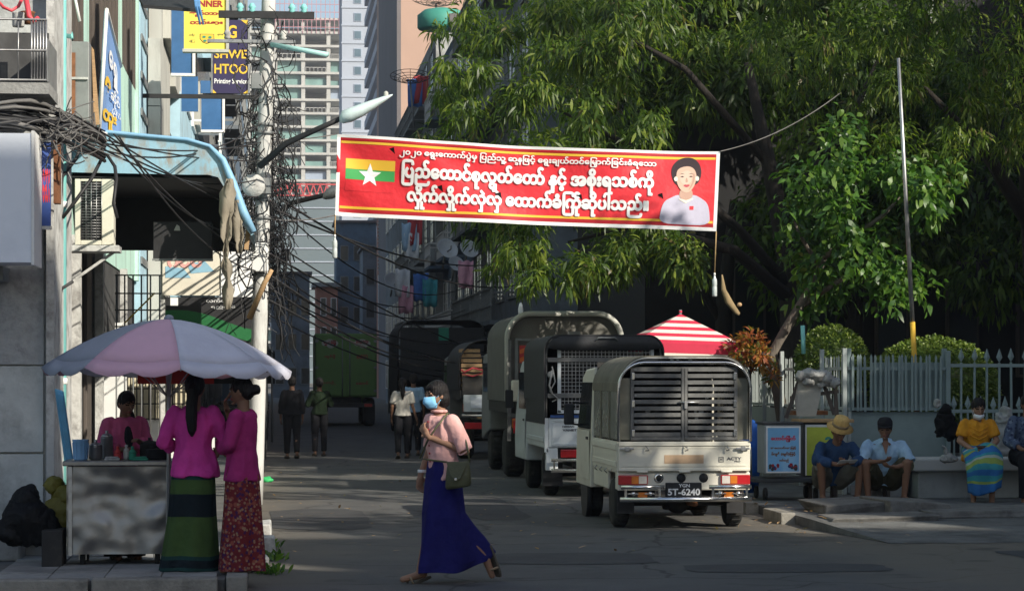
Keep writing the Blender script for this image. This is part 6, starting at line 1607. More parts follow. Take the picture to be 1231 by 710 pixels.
def leaf_arrays(base, d, length, width, n_up, fold=.25, droop=.35):
    """base,d: (n,3) arrays; six vertices and three faces a leaf, bent along its rib"""
    n=len(base)
    up=n_up/np.maximum(1e-6,np.linalg.norm(n_up,axis=1,keepdims=True))
    side=np.cross(d,up); side/=np.maximum(1e-6,np.linalg.norm(side,axis=1,keepdims=True)); nrm=np.cross(side,d)
    L=length[:,None]; Wd=width[:,None]
    dn=np.zeros_like(d); dn[:,2]=-1
    p1=base+d*L*.38+dn*L*droop*.12; p2=base+d*L*.74+dn*L*droop*.45; tip=base+d*L+dn*L*droop
    V=np.stack([base,p1-side*Wd*.5+nrm*Wd*fold,p1+side*Wd*.5+nrm*Wd*fold,p2-side*Wd*.36+nrm*Wd*fold*.8,p2+side*Wd*.36+nrm*Wd*fold*.8,tip],1).reshape(-1,3)
    i=(np.arange(n)*6)[:,None]
    tri=np.concatenate([i+np.array([[0,2,1]]),i+np.array([[3,4,5]])],0)
    quad=i+np.array([[1,2,4,3]])
    return V,tri,quad
def leaf_mesh(name, V, tri, quad, mats, mi_leaf):
    me=bpy.data.meshes.new(name)
    n=len(quad)
    me.vertices.add(len(V)); me.vertices.foreach_set('co',V.astype(np.float32).ravel())
    nl=len(tri)*3+len(quad)*4
    me.loops.add(nl); me.loops.foreach_set('vertex_index',np.concatenate([tri.ravel(),quad.ravel()]).astype(np.int32))
    npoly=len(tri)+len(quad); me.polygons.add(npoly)
    tot=np.concatenate([np.full(len(tri),3),np.full(len(quad),4)]); st=np.concatenate([[0],np.cumsum(tot)[:-1]])
    me.polygons.foreach_set('loop_start',st.astype(np.int32))
    try: me.polygons.foreach_set('loop_total',tot.astype(np.int32))
    except Exception: pass
    me.polygons.foreach_set('material_index',np.concatenate([mi_leaf,mi_leaf,mi_leaf]).astype(np.int32))
    for m in mats: me.materials.append(m)
    me.update(); me.validate()
    return me
def crown_points(g, clumps, per):
    """spray positions spread through ellipsoid clumps, thicker near their skins"""
    P,O=[],[]
    for (c,r,w) in clumps:
        k=max(1,int(per*w)); u=g.normal(size=(k,3)); u/=np.linalg.norm(u,axis=1,keepdims=True)
        rad=g.uniform(.15,1,size=(k,1))**.45
        P.append(np.array(c)+u*rad*np.array(r)); O.append(u)
    return np.concatenate(P),np.concatenate(O)
def foliage(seed, clumps, per, nleaf, L, Wd, mats, probs, droop, spread, downbias, jit=.08):
    g=np.random.default_rng(seed)
    P,O=crown_points(g,clumps,per); k=len(P)
    base=np.repeat(P,nleaf,0); out=np.repeat(O,nleaf,0); n=len(base)
    base=base+g.normal(size=(n,3))*jit
    d=out*.55+g.normal(size=(n,3))*spread; d[:,2]-=downbias; d/=np.linalg.norm(d,axis=1,keepdims=True)
    up=g.normal(size=(n,3))*.45+out*.9; up[:,2]+=.55
    V,t,q=leaf_arrays(base,d,L*g.uniform(.65,1.2,n),Wd*g.uniform(.75,1.2,n),up,.22,droop)
    cl=np.repeat(g.choice(len(mats),size=k,p=probs),nleaf); alt=g.choice(len(mats),size=n,p=probs); mi=np.where(g.random(n)<.6,cl,alt)
    return V,t,q,mi
def tree(name,label,cat,base,group,trunk,limbs,clumps,per,nleaf,L,Wd,mats,probs,droop=.35,spread=.5,down=.5,seed=1,bark='bark',jit=.08,solo=0,leafname='leaf'):
    t=thing(name,label,cat,tuple(base),0,group)
    tr=part('trunk', MB().tube(*trunk,12), M[bark], t,'W')
    for pts,rs in limbs: part('limb', MB().tube(pts,rs,8), M[bark], t,'W')
    V,tri,quad,mi=foliage(seed,clumps,per,nleaf,L,Wd,mats,probs,droop,spread,down,jit)
    V=V-np.array(base)
    n=len(quad)
    if solo:                                                     # the leaves that show largest: nearest the viewer, each its own part
        cy=V.reshape(-1,6,3)[:,0,1]; order=np.argsort(cy)[:solo]; keep=np.ones(n,bool); keep[order]=False
        protos=[]
        for m_ in mats:
            a,b_,c_=leaf_arrays(np.zeros((1,3)),np.array([[0,0,-1.]]),np.array([L]),np.array([Wd]),np.array([[0,-1.,.2]]),.22,.0)
            protos.append(leaf_mesh(leafname,a,b_,c_,[m_],np.zeros(1)))
        VV=V.reshape(-1,6,3)
        for i in order:
            dv=Vector(VV[i,5]-VV[i,0]); sd=Vector(VV[i,2]-VV[i,1])
            o=bpy.data.objects.new(leafname,protos[int(mi[i])]); COL.objects.link(o); o.parent=t
            z=-dv.normalized(); x=sd-(sd.dot(z))*z; x=x.normalized() if x.length>1e-6 else z.orthogonal(); y=z.cross(x)
            if y.y>0 : pass
            mx=Matrix((x,y,z)).transposed().to_4x4(); s=dv.length/L; mx=Matrix.Translation(Vector(VV[i,0]))@mx@Matrix.Scale(s,4); o.matrix_basis=mx
        idx=np.nonzero(keep)[0]; remap=VV[idx].reshape(-1,3); k=len(idx); ii=(np.arange(k)*6)[:,None]
        tri=np.concatenate([ii+np.array([[0,2,1]]),ii+np.array([[3,4,5]])],0); quad=ii+np.array([[1,2,4,3]]); V=remap; mi=mi[idx]
    me=leaf_mesh('crown',V,tri,quad,mats,mi)
    o=bpy.data.objects.new('crown',me); COL.objects.link(o); o.parent=t; o['kind']='stuff'
    return t
def cl(px,py,D,rpx,rpy,rd,w=1.0):
    """clump whose middle lies at a photo pixel and a depth"""
    s=D/F; return (tuple(W(px,py,D)),(rpx*s,rd,rpy*s),w)
# ---- the great tree over the banner
g=random.Random(14)
C1=[]
for (x,y,D,rx,ry,w) in [(600,118,37.5,70,42,1.1),(700,85,37,70,48,1.2),(740,150,36.5,60,50,1.2),(560,80,38.5,45,45,.7),(535,150,39.5,32,60,.7),(660,180,37.5,60,40,.9),(620,40,38.5,60,36,.8),(760,60,37.5,45,45,.7),(690,20,38,70,32,.9),(540,20,39.5,38,26,.4),
     (810,10,43,60,40,.5),(850,90,44,50,60,.35),(900,60,44,50,50,.35),(860,20,44,60,40,.4),
     (625,300,37.5,42,22,.7),(670,315,36.8,42,26,.8),(720,300,36.8,42,34,.9),(780,300,36.5,48,40,1.1),(820,318,36.4,28,36,.8),(760,262,37.2,70,30,.8),(595,318,38.2,24,18,.35),(640,262,38.0,70,30,.7),(700,335,36.7,24,22,.35),(525,205,39.8,20,40,.4),(620,230,38.5,60,40,.7),(730,230,38,80,40,.8)]:
    for _ in range(4):
        a=g.uniform(-.75,.75); b=g.uniform(-.75,.75)
        C1.append(cl(x+rx*a,y+ry*b,D+g.uniform(-.7,.9),rx*.33,ry*.36,.36,w*.5))
for (x,y,D,rx,ry,w) in [(640,130,41,120,120,1.6),(720,150,41.5,90,130,1.4),(700,20,42,160,60,1.5),(600,250,41,70,60,.7)]:
    C1.append(cl(x,y,D,rx,ry,1.5,w*2.2))
tb=Vector((9.4,42.6,0))
tree('mango_tree','great spreading tree with drooping narrow leaves behind the red banner','tree',tb,'trees behind the park fence',
  ([tb,tb+Vector((-.1,0,1.8)),tb+Vector((-.15,0,3.4)),tb+Vector((-.5,-.2,5.0)),tb+Vector((-1.0,-.3,7.2))],[.30,.24,.20,.15,.07]),
  [([tb+Vector((-.15,0,3.2)),tb+Vector((-1.2,-.6,4.2)),tb+Vector((-2.8,-1.2,5.4)),tb+Vector((-4.6,-1.6,6.2))],[.11,.085,.06,.02]),
   ([tb+Vector((-.4,-.1,4.6)),tb+Vector((.6,-.8,5.8)),tb+Vector((1.2,-1.0,7.2))],[.10,.07,.03]),
   ([tb+Vector((-.15,0,3.0)),tb+Vector((-1.4,-1.2,3.8)),tb+Vector((-3.2,-2.0,4.2)),tb+Vector((-4.4,-1.8,3.9))],[.13,.10,.06,.02]),
   ([tb+Vector((-.6,-.2,5.4)),tb+Vector((-2.2,-.8,7.0)),tb+Vector((-3.6,-.6,7.8))],[.08,.055,.02])],
  C1,50,7,.19,.038,LM['mango'],[.42,.34,.22,.02],.38,.42,.50,11,jit=.07,solo=300,leafname='leaf')
# ---- tree at the upper right
C2=[]
for (x,y,D,rx,ry,w) in [(960,30,37,60,40,.8),(1040,60,36.5,70,55,1.1),(1120,50,36,70,55,1.2),(1190,80,36,50,60,1.1),(1110,120,36,70,45,1.1),(1180,140,35.8,50,36,.9),(1030,120,36.8,50,36,.6),(1100,165,35.8,55,28,.7),(1150,185,35.5,40,24,.6),(1210,150,35.8,30,40,.7),(980,80,37.5,50,40,.4),(1060,10,37,80,30,.8),(1180,10,36.5,70,35,.9),(1110,205,35.5,28,22,.35),(1240,60,36,40,70,.8),(960,130,38,30,26,.2),(1250,170,36,50,60,.8)]:
    for _ in range(4):
        a=g.uniform(-.8,.8); b=g.uniform(-.8,.8); C2.append(cl(x+rx*a,y+ry*b,D+g.uniform(-.8,.8),rx*.42,ry*.42,.4,w*.5))
for (x,y,D,rx,ry,w) in [(930,-60,37,60,50,1.5),(1000,-90,36.5,90,60,2),(1100,-120,36,100,70,2),(1000,-220,37,140,80,2.4),(900,-180,38,90,90,2)]:
    for _ in range(5): C2.append(cl(x+rx*g.uniform(-.8,.8),y+ry*g.uniform(-.8,.8),D+g.uniform(-.8,1.5),rx*.5,ry*.5,.6,w*.5))  # crown raised above the frame to shade the great tree
for (x,y,D,rx,ry,w) in [(1060,60,40,150,90,1.6),(1180,100,40,110,110,1.4),(960,40,41,90,70,.8)]: C2.append(cl(x,y,D,rx,ry,1.4,w*2.0))
for (x,y,z,r) in ((12.4,33.2,10,1.5),(11.3,33.8,10.4,1.5),(13.2,32.6,9.6,1.2),(13.6,31.6,8.6,1.0),(11.0,33.0,8.9,1.0),(13.0,31.5,11.5,1.5),(14.2,36.5,7.5,1.5),(14.6,35.5,10,1.6),(15.2,37.5,8.5,1.6),(14.0,37.5,11,1.6),(16.0,36.0,6.5,1.5),(15.5,34.5,12,1.6),(11.5,32.5,12.5,1.5),(12.0,32.4,11.2,1.4)):
    for _ in range(5): C2.append(((x+g.uniform(-1,1)*r,y+g.uniform(-1,1)*r*.7,z+g.uniform(-1,1)*r*.6),(.8,.75,.65),2.6))  # unseen clumps added to throw shade on the leaves and trunk behind
tb=Vector((12.8,39,0))
tree('mango_tree','tree with fine hanging leaves filling the upper right corner','tree',tb,'trees behind the park fence',
  ([tb,tb+Vector((-.1,0,2.5)),tb+Vector((-.4,-.4,4.8)),tb+Vector((-.8,-.8,7.0))],[.3,.25,.2,.08]),
  [([tb+Vector((-.3,-.3,4.0)),tb+Vector((-1.4,-1.2,5.2)),tb+Vector((-2.6,-1.8,6.2))],[.15,.1,.03]),([tb+Vector((-.4,-.4,4.6)),tb+Vector((.6,-1.4,5.6)),tb+Vector((1.2,-2,6.6))],[.13,.09,.03]),([tb+Vector((-.8,-.8,7.0)),tb+Vector((-.6,-3,8.6)),tb+Vector((-.8,-5.6,10.0))],[.08,.06,.02]),
   ([W(1140,150,36),W(1155,180,35.8),W(1190,182,35.7)],[.02,.012,.006]),([W(1120,165,36),W(1150,172,35.7),W(1172,196,35.6)],[.016,.01,.005])],
  C2,40,8,.155,.030,LM['mango'],[.34,.40,.23,.03],.36,.45,.5,12,jit=.06,solo=300)
# ---- broad leaved young tree behind the fence
C3=[]
for (x,y,D,rx,ry,w) in [(1040,185,34.6,48,36,1.0),(1000,215,34.6,45,34,.9),(1085,205,34.3,45,36,1.0),(1110,250,34.3,30,40,.8),(960,260,35,35,36,.8),(1010,280,34.4,55,45,1.1),(1070,290,34.2,45,50,1.0),(955,320,35,32,40,.7),(1000,340,34.9,48,34,.8),(1060,345,34.6,46,34,.8),(1100,330,34.4,25,36,.45),(1125,215,34.5,18,24,.35)]:
    for _ in range(3):
        a=g.uniform(-.75,.75); b=g.uniform(-.75,.75); C3.append(cl(x+rx*a,y+ry*b,D+g.uniform(-.5,.5),rx*.5,ry*.5,.35,w*.6))
tb=W(955,452,35.0); tb.z=0
tree('broadleaf_tree','young broad leaved tree rising behind the clipped bushes','tree',tb,None,
  ([tb,W(928,425,35),W(945,395,35),W(975,345,34.9),W(1000,290,34.8),W(1030,220,34.7)],[.11,.08,.07,.06,.045,.02]),
  [([W(960,370,35),W(1020,330,34.6),W(1060,290,34.4)],[.05,.03,.01]),([W(985,320,34.9),W(960,280,35),W(950,250,35)],[.04,.025,.01]),([W(990,310,34.8),W(1060,260,34.4),W(1100,220,34.3)],[.04,.03,.01])],
  C3,44,4,.155,.072,LM['broad'],[.34,.42,.24],.30,.55,.25,13,'barkpale',.09,solo=300)
# ---- clipped bushes
def bush(label,px,py,D,rpx,rpy,rd,base_z,seed,n=5200,L=.055):
    c=W(px,py,D); s=D/F; r=(rpx*s,rd,rpy*s); t=thing('clipped_bush',label,'bush',(c.x,c.y,0),0,'clipped bushes behind the fence')
    gg=np.random.default_rng(seed); u=gg.normal(size=(n,3)); u/=np.linalg.norm(u,axis=1,keepdims=True); u=u[u[:,2]>-.75]
    k=len(u); bump=1+.035*np.sin(u[:,0]*9+seed)*np.cos(u[:,2]*8+u[:,1]*5)
    base=np.array(c)+u*np.array(r)*(bump*gg.uniform(.90,1.01,k))[:,None]
    d=u+gg.normal(size=(k,3))*.6; d/=np.linalg.norm(d,axis=1,keepdims=True); up=gg.normal(size=(k,3))*.5+u*1.2; up[:,2]+=.4
    V,tr,q=leaf_arrays(base-np.array((c.x,c.y,0)),d,L*gg.uniform(.6,1.25,k),L*.55*gg.uniform(.8,1.2,k),up,.2,.1)
    me=leaf_mesh('foliage',V,tr,q,LM['hedge'],gg.choice(3,size=k,p=[.35,.4,.25])); o=bpy.data.objects.new('foliage',me); COL.objects.link(o); o.parent=t; o['kind']='stuff'
    part('inner_twigs', MB().ell((0,0,c.z),(r[0]*.86,r[1]*.86,r[2]*.86),18,12), LM['hedge'][0], t)
    part('stem', MB().tube([(0,0,0),(.02,0,c.z-r[2]*.5)],[.06,.05],8), M['bark'], t)
bush('smaller round clipped bush left of the leaning pole',1000,437,33.2,43,45,.50,0,1)
bush('large domed clipped bush behind the fence right of the leaning pole',1122,466,33.4,78,61,.75,0,2,11000,.055)
# ---- croton with red and gold leaves
c=W(902,452,34); cb=(c.x,c.y,0)
CC=[cl(888,418,34.2,12,14,.15,1),cl(905,412,34,16,16,.2,1.2),cl(915,428,33.8,13,14,.2,1.0),cl(895,432,34,16,14,.2,1.0),cl(930,450,34,8,10,.15,.5)]
tree('croton_bush','croton with red and gold leaves between the parasol and the fence','shrub',cb,None,
  ([Vector((c.x,c.y,0)),W(902,440,34)],[.03,.015]),[([W(902,450,34),W(890,422,34.1)],[.012,.005]),([W(902,450,34),W(914,424,33.9)],[.012,.005])],CC,26,6,.13,.036,LM['croton'],[.42,.40,.18],.25,.6,-.25,15,'bark',.03,solo=120)
# ---- trees added out of view on the right to dapple the road with shade
for (x,y,z,r,sd,lb) in ((13.5,22.0,8.2,3.3,31,'unseen tree added on the right pavement to dapple the road'),(13.0,13.0,9.0,3.0,32,'second unseen tree added farther along the cross street for shade')):
    gg=random.Random(sd); CS=[]
    for i in range(16):
        a=gg.uniform(0,6.28); q=gg.uniform(.2,1)*r; CS.append(((x+q*math.cos(a),y+q*math.sin(a),z+gg.uniform(-1.5,1.5)),(1.1,1.1,.8),1))
    tree('added_shade_tree',lb,'tree',(x,y,0),'added shade trees along the cross street',([Vector((x,y,0)),Vector((x,y,5)),Vector((x+.3,y,8))],[.25,.2,.1]),[([Vector((x,y,4.5)),Vector((x-1.5,y-.5,7))],[.14,.05]),([Vector((x,y,5)),Vector((x+1.2,y+1,7.5))],[.14,.05])],CS,52,5,.30,.13,LM['mango'],[.4,.3,.25,.05],.3,.6,.3,sd)
# ---- dim trees deeper in the park, enlarged and added to block sky and sun
for k,(x,y,z,r,sd,lb) in enumerate(((11.0,45.0,6.0,3.4,41,'dim tree in the park right behind the broad leaved one'),(15.5,44,6.0,3.6,42,'dim tree in the park nearest the right edge'),(8.6,45.6,7.0,3.2,43,'dim tree in the park left behind the striped parasol'),(10.2,46.6,10.5,3.4,44,'tallest park tree, added behind the great tree to darken the backdrop'))):
    gg=random.Random(sd); CS=[]
    for i in range(20):
        a=gg.uniform(0,6.28); q=gg.uniform(.1,1)*r; CS.append(((x+q*math.cos(a),y+q*math.sin(a)*.6,z+gg.uniform(-2.6,3.0)),(1.0,.9,.9),1))
    tree('park_tree',lb,'tree',(x,y,0),'dim trees deeper in the park',([Vector((x,y,0)),Vector((x,y,3)),Vector((x+.2,y,5))],[.2,.16,.08]),[([Vector((x,y,2.6)),Vector((x-1.0,y,4.2))],[.1,.04])],CS,150,6,.24,.07,LM['mango'],[.7,.25,.04,.01],.35,.5,.4,sd)
# ---- bent dry twig with a yellow fruit under the banner's right end
t=thing('dry_branch','dry bent hanging leaf scrap right of the second bottle','branch',tuple(W(885,376,33)))
part('sheath', MB().loft([[W(x,y,33)+Vector((w*math.cos(a),.6*w*math.sin(a),0)) for a in [k*PI/3 for k in range(6)]] for x,y,w in ((868,330,.01),(870,348,.035),(877,364,.06),(886,376,.045),(888,379,.008))]), mat('drybrown',(0.26,0.19,0.10),.9,.25,8), t,'W')
part('fruit', MB().ell(W(889,366,33),(.035,.03,.03),10,7), M['wood'], t,'W')

# ================================================================== PEOPLE
def skinmat(n,c): return mat(n,c,.55,.06,12,spec=.35)
SK={'a':skinmat('skin',(0.30,0.165,0.105)),'b':skinmat('skin_dark',(0.20,0.105,0.065)),'c':skinmat('skin_light',(0.40,0.23,0.15))}
M['eye']=mat('eye',(0.02,0.015,0.012),.2,0); M['lips']=mat('lips',(0.24,0.07,0.06),.5,0); M['hair']=mat('hair',(0.010,0.008,0.008),.6,.4,40,.010,90,spec=.25,stretch=(1,1,.12))
M['nail']=M['lips']
def remesh(mb, voxel, smooth=3, fac=.5):
    me=mb.mesh('tmp',M['black'])
    o=bpy.data.objects.new('tmp',me)
    r=o.modifiers.new('r','REMESH'); r.mode='VOXEL'; r.voxel_size=voxel; r.use_smooth_shade=True
    if smooth: s=o.modifiers.new('s','SMOOTH'); s.factor=fac; s.iterations=smooth
    out=evaluated(o)
    bpy.data.objects.remove(o); bpy.data.meshes.remove(me)
    out.materials.clear()
    return out
def coords(me):
    a=np.empty(len(me.vertices)*3); me.vertices.foreach_get('co',a); return a.reshape(-1,3)
def folds(me, amt, sc, seed=0, vert=.35):
    me.update()
    co=coords(me); nr=np.empty(co.size); me.vertices.foreach_get('normal',nr); nr=nr.reshape(-1,3)
    k=np.empty(len(co)); of=Vector((seed*3.1,seed*1.7,0)); o2=Vector((5,1,2))
    for i,c in enumerate(co):
        p=Vector((c[0]*sc,c[1]*sc,c[2]*sc*vert))+of
        n=noise.noise(p); k[i]=1.3*(.55-abs(n)*2)*.6+n*.5+.45*noise.noise(p*2.3+o2)
    co=co+nr*(k*amt)[:,None]
    me.vertices.foreach_set('co',co.ravel()); me.update()
def head_parts(mb, c, Mx, s=1.0):
    """skull, jaw, nose, ears; Mx turns head space (face towards -y) into the body's"""
    P=lambda x,y,z: Vector(c)+Mx@(Vector((x,y,z))*s)
    nu,nv=20,16; vs=[]
    for i in range(nv+1):
        th=PI*i/nv
        for j in range(nu):
            ph=2*PI*j/nu; x=math.sin(th)*math.cos(ph); y=math.sin(th)*math.sin(ph); z=-math.cos(th)
            px,py,pz=.074*x,.092*y+.006,.108*z
            if z<0:
                k=min(1,-z); px*=1-.30*k*k; 
                if y<0: py=py*(1-.06*k)-.006*k
                else: py*=1-.38*k
            if y<-.2 and abs(z)<.55: py*=.97
            vs.append(P(px,py,pz))
    fs=[(i*nu+j,i*nu+(j+1)%nu,(i+1)*nu+(j+1)%nu,(i+1)*nu+j) for i in range(nv) for j in range(nu)]
    mb.add(vs,fs,True)
    mb.cone(P(0,-.086,.012),P(0,-.108,-.022),.007*s,.012*s,8)
    for x in (-.072,.072): mb.ell(P(x,.012,-.006),(.009*s,.018*s,.030*s),8,6,Mx)
    mb.ell(P(0,-.082,-.050),(.026*s,.014*s,.014*s),10,6,Mx)            # mouth mound
    mb.ell(P(0,-.076,-.088),(.022*s,.016*s,.014*s),8,6,Mx)             # chin
    for x in (-.030,.030): mb.ell(P(x,-.078,.030),(.022*s,.010*s,.008*s),8,6,Mx)
    return P
def hand(mb, w, d, n, side, curl=.5, s=1.0):
    """palm, four fingers of unequal length in three bends, and a thumb from the palm's side"""
    d=d.normalized(); n=(n-d*n.dot(d)).normalized(); sd=d.cross(n).normalized()*side
    R3=Matrix((sd,d,n)).transposed()
    mb.ell(w+d*.045*s,(.038*s,.052*s,.016*s),10,8,R3)
    mb.cone(w-d*.02*s,w+d*.02*s,.024*s,.026*s,8)
    for k,(o,L) in enumerate(((.030,.066),(.010,.076),(-.011,.071),(-.031,.056))):
        p=w+d*(.086-.004*abs(k-1.3))*s+sd*o*s; a=.15+curl*.25+.05*k
        q=d
        for seg,f in ((.45,1),(.32,1.25),(.23,1.2)):
            a2=a*f; q=(q*math.cos(a2)+n*math.sin(a2)).normalized(); p2=p+q*L*seg*s; mb.cone(p,p2,.0088*s,.0080*s,6); p=p2; a=a*.9+curl*.25
    p=w+d*.022*s+sd*.030*s; q=(d*.62+sd*.70+n*.25).normalized(); p2=p+q*.040*s; mb.cone(p,p2,.012*s,.010*s,6)
    q=(d*.85+sd*.25+n*(.25+.4*curl)).normalized(); mb.cone(p2,p2+q*.03*s,.010*s,.008*s,6)
STAND=dict(pel=(0,0,.88),wst=(0,0,1.00),cst=(0,-.005,1.17),nb=(0,.012,1.335),hd=(0,-.012,1.475),
  sa=(-.148,.01,1.275),ea=(-.195,.03,1.03),wa=(-.205,-.04,.80),sb=(.148,.01,1.275),eb=(.205,.03,1.03),wb=(.215,-.04,.80),
  ha=(-.085,0,.86),ka=(-.09,-.02,.46),fa=(-.09,.03,.075),ta=(-.10,-.13,.03),hb=(.085,0,.86),kb=(.09,-.02,.46),fb=(.09,.03,.075),tb=(.10,-.13,.03),
  hyaw=0,hpit=0,dira=None,dirb=None,curl=.5,na=None,nb_=None,fat=1.0)
class Person:
    def __init__(s,label,x,y,z,yaw,scale=1.0,skin='a',group=None,voxel=.0075,**pose):
        s.t=thing('person',label,'person',(x,y,z),yaw,group); s.k=scale; s.vx=voxel
        J=dict(STAND); J.update(pose); s.J=J
        s.V={q:Vector(v)*scale for q,v in J.items() if isinstance(v,tuple)}
        s.Mh=Matrix.Rotation(J['hyaw'],3,'Z')@Matrix.Rotation(J['hpit'],3,'X')
        V=s.V; k=scale; f=J['fat']; mb=MB()
        right=(V['sb']-V['sa']).normalized()
        s.right=right
        s.spine(mb,[(V['pel'],.135*f,.095*f),(V['wst'],.112*f,.085*f),(V['cst'],.135*f,.095*f),((V['cst']+V['nb'])/2+Vector((0,0,.02*k)),.135*f,.085*f),(V['nb']-Vector((0,0,.02*k)),.07,.055)],k)
        mb.cone(V['nb']-Vector((0,0,.03*k)),V['hd']-s.Mh@Vector((0,-.015,.06))*k,.052*k,.047*k,12)
        P=head_parts(mb,V['hd'],s.Mh,k); s.P=P
        for q in 'ab':
            mb.cone(V['s'+q]-Vector((0,0,.010*k)),V['e'+q],.040*k*f,.035*k*f,10); mb.cone(V['e'+q],V['w'+q],.036*k*f,.024*k,10); mb.cone(V['s'+q]-Vector((0,0,.012*k)),V['nb']-Vector((0,0,.07*k)),.036*k*f,.042*k,8)
            dd=J['dir'+q]; dd=Vector(dd) if dd else (V['w'+q]-V['e'+q])
            nn=J['na'] if q=='a' else J['nb_']; nn=Vector(nn) if nn else Vector((1 if q=='a' else -1,0,0))
            hand(mb,V['w'+q]+dd.normalized()*.01*k,dd,nn,-1 if q=='a' else 1,J['curl'],k)
            mb.cone(V['h'+q],V['k'+q],.078*k*f,.052*k*f,12); mb.cone(V['k'+q],V['f'+q],.052*k*f,.032*k,12)
            c=(V['k'+q]*.68+V['f'+q]*.32); bk=Vector((0,.02*k,0)); mb.cone(c+bk,c*.6+V['f'+q]*.4+bk*.3,.046*k*f,.036*k,10)
            ft=V['t'+q]-V['f'+q]; mb.cone(V['f'+q]-ft*.25-Vector((0,0,.03*k)),V['f'+q],.03*k,.032*k,8); mb.cone(V['f'+q]-Vector((0,0,.02*k)),V['t'+q],.034*k,.026*k,10)
        me=remesh(mb,voxel,3)
        for m_ in (SK[skin],M['eye'],M['lips'],M['hair']): me.materials.append(m_)
        inv=s.Mh.transposed(); hd=V['hd']
        pc=np.empty(len(me.polygons)*3); me.polygons.foreach_get('center',pc); pc=pc.reshape(-1,3)
        L=(pc-np.array(hd))@np.array(inv).T/k
        ax=np.abs(L[:,0]); front=L[:,1]<-.055
        mi=np.zeros(len(pc),int)
        mi[front&(np.abs(ax-.030)<.015)&(np.abs(L[:,2]-.012)<.0065)]=1
        mi[front&(ax<.024)&(np.abs(L[:,2]+.052)<.008)]=2
        mi[front&(np.abs(ax-.031)<.020)&(np.abs(L[:,2]-.036)<.0045)]=3
        me.polygons.foreach_set('material_index',mi.astype(np.int32))
        s.body=part('body',me,None,s.t)
    def spine(s,mb,st,k,pad=0.0,n=18,caps=True):
        rings=[]
        for i,(c,rx,ry) in enumerate(st):
            a=st[max(0,i-1)][0]; b=st[min(len(st)-1,i+1)][0]; u=(b-a).normalized(); r=(s.right-u*s.right.dot(u)).normalized(); fw=u.cross(r)
            rings.append([c+r*math.cos(2*PI*j/n)*(rx*k+pad)+fw*math.sin(2*PI*j/n)*(ry*k+pad) for j in range(n)])
        mb.loft(rings,caps)
    def shirt(s,m,name='shirt',pad=.012,sleeve=1.0,hem=0.0,flare=1.0,amt=.008,label=None,vx=.012,open_=None,seed=1):
        """hem: metres below the pelvis joint along the spine; sleeve 0.6 = above the elbow, 1.8 = near the wrist"""
        V,k,f=s.V,s.k,s.J['fat']; mb=MB(); dn=(V['pel']-V['wst']).normalized()
        st=[(V['pel']+dn*hem,.150*f*flare,.112*f*flare),(V['pel'],.146*f*(1+(flare-1)*.5),.106*f),(V['wst'],.122*f,.094*f),(V['cst'],.142*f,.102*f),((V['cst']+V['nb'])/2+Vector((0,0,.03*k)),.140*f,.088*f),(V['nb']-Vector((0,0,.012*k)),.068,.058)]
        s.spine(mb,st,k,pad)
        for q in 'ab':
            a,b,c=V['s'+q],V['e'+q],V['w'+q]
            mb.cone(a-Vector((0,0,.012*k)),V['nb']-Vector((0,0,.065*k)),.044*k*f+pad*.6,.050*k*f,10)
            if sleeve<=1: mb.tube([a,a.lerp(b,.4*sleeve),a.lerp(b,.7*sleeve),a.lerp(b,sleeve)],[(.046*f)*k+pad,.050*f*k+pad,.050*f*k+pad,.050*f*k+pad],14); mb.ell(a,.046*f*k+pad,12,8)
            else:
                mb.cone(a,b,.045*f*k+pad,.040*f*k+pad,12); mb.tube([b,b.lerp(c,(sleeve-1)*.5),b.lerp(c,sleeve-1)],[.042*f*k+pad,.038*f*k+pad,.032*f*k+pad],14); mb.ell(b,.042*f*k+pad,10,8)
        me=remesh(mb,vx,3); folds(me,amt*1.5,10,seed); me.materials.append(m if not isinstance(m,list) else m[0])
        if isinstance(m,list):
            for mm in m[1:]: me.materials.append(mm)
        o=part(name,me,None,s.t)
        if label: o['label']=label
        # collar and hem band, each its own piece of the garment
        return o
    def ring(s,name,c,rx,ry,h,m,tilt=(0,0),parent=None,n=22,th=.006):
        mb=MB(); T=Matrix.Rotation(tilt[0],3,'X')@Matrix.Rotation(tilt[1],3,'Y'); c=Vector(c)
        P=lambda r,z,j: c+T@Vector(((rx+r)*math.cos(2*PI*j/n),(ry+r)*math.sin(2*PI*j/n),z))
        mb.loft([[P(r,z,j) for j in range(n)] for r,z in ((0,-h/2),(th,-h/2),(th,h/2),(0,h/2),(0,-h/2))],False)
        return part(name,mb,m,parent or s.t)
    def skirt(s,rows,mats,rowm=None,nf=9,amp=.018,name='sarong',n=72,seed=0,steps=30,slit=None):
        """rows: (z, cx, cy, rx, ry), waist first; folds deepen towards the hem"""
        k=s.k; rings=[]; g=random.Random(seed); ph=[g.uniform(0,6.3) for _ in range(4)]
        Z=[r[0] for r in rows]
        for i in range(steps+1):
            u=i/steps; t=u*(len(rows)-1); a=min(int(t),len(rows)-2); f=t-a; f=f*f*(3-2*f)
            z,cx,cy,rx,ry=[rows[a][q]*(1-f)+rows[a+1][q]*f for q in range(5)]
            am=amp*(.15+.85*u)
            rg=[]
            for j in range(n):
                th=2*PI*j/n
                w=am*(math.sin(nf*th+ph[0]+u*1.2)*.6+math.sin((nf*.55+.0)*2*th*.5+ph[1]-u*2)*.5*0+math.sin(5*th+ph[2]+u*2.5)*.5)
                rg.append(Vector((cx+(rx+w)*math.cos(th),cy+(ry+w)*math.sin(th),z+.006*math.sin(3*th+ph[3])*u))*k)
            rings.append(rg)
        rm=None
        if rowm: rm=[rowm(i/steps) for i in range(steps)]
        mb=MB(); mb.loft(rings,False,True,True,rm)
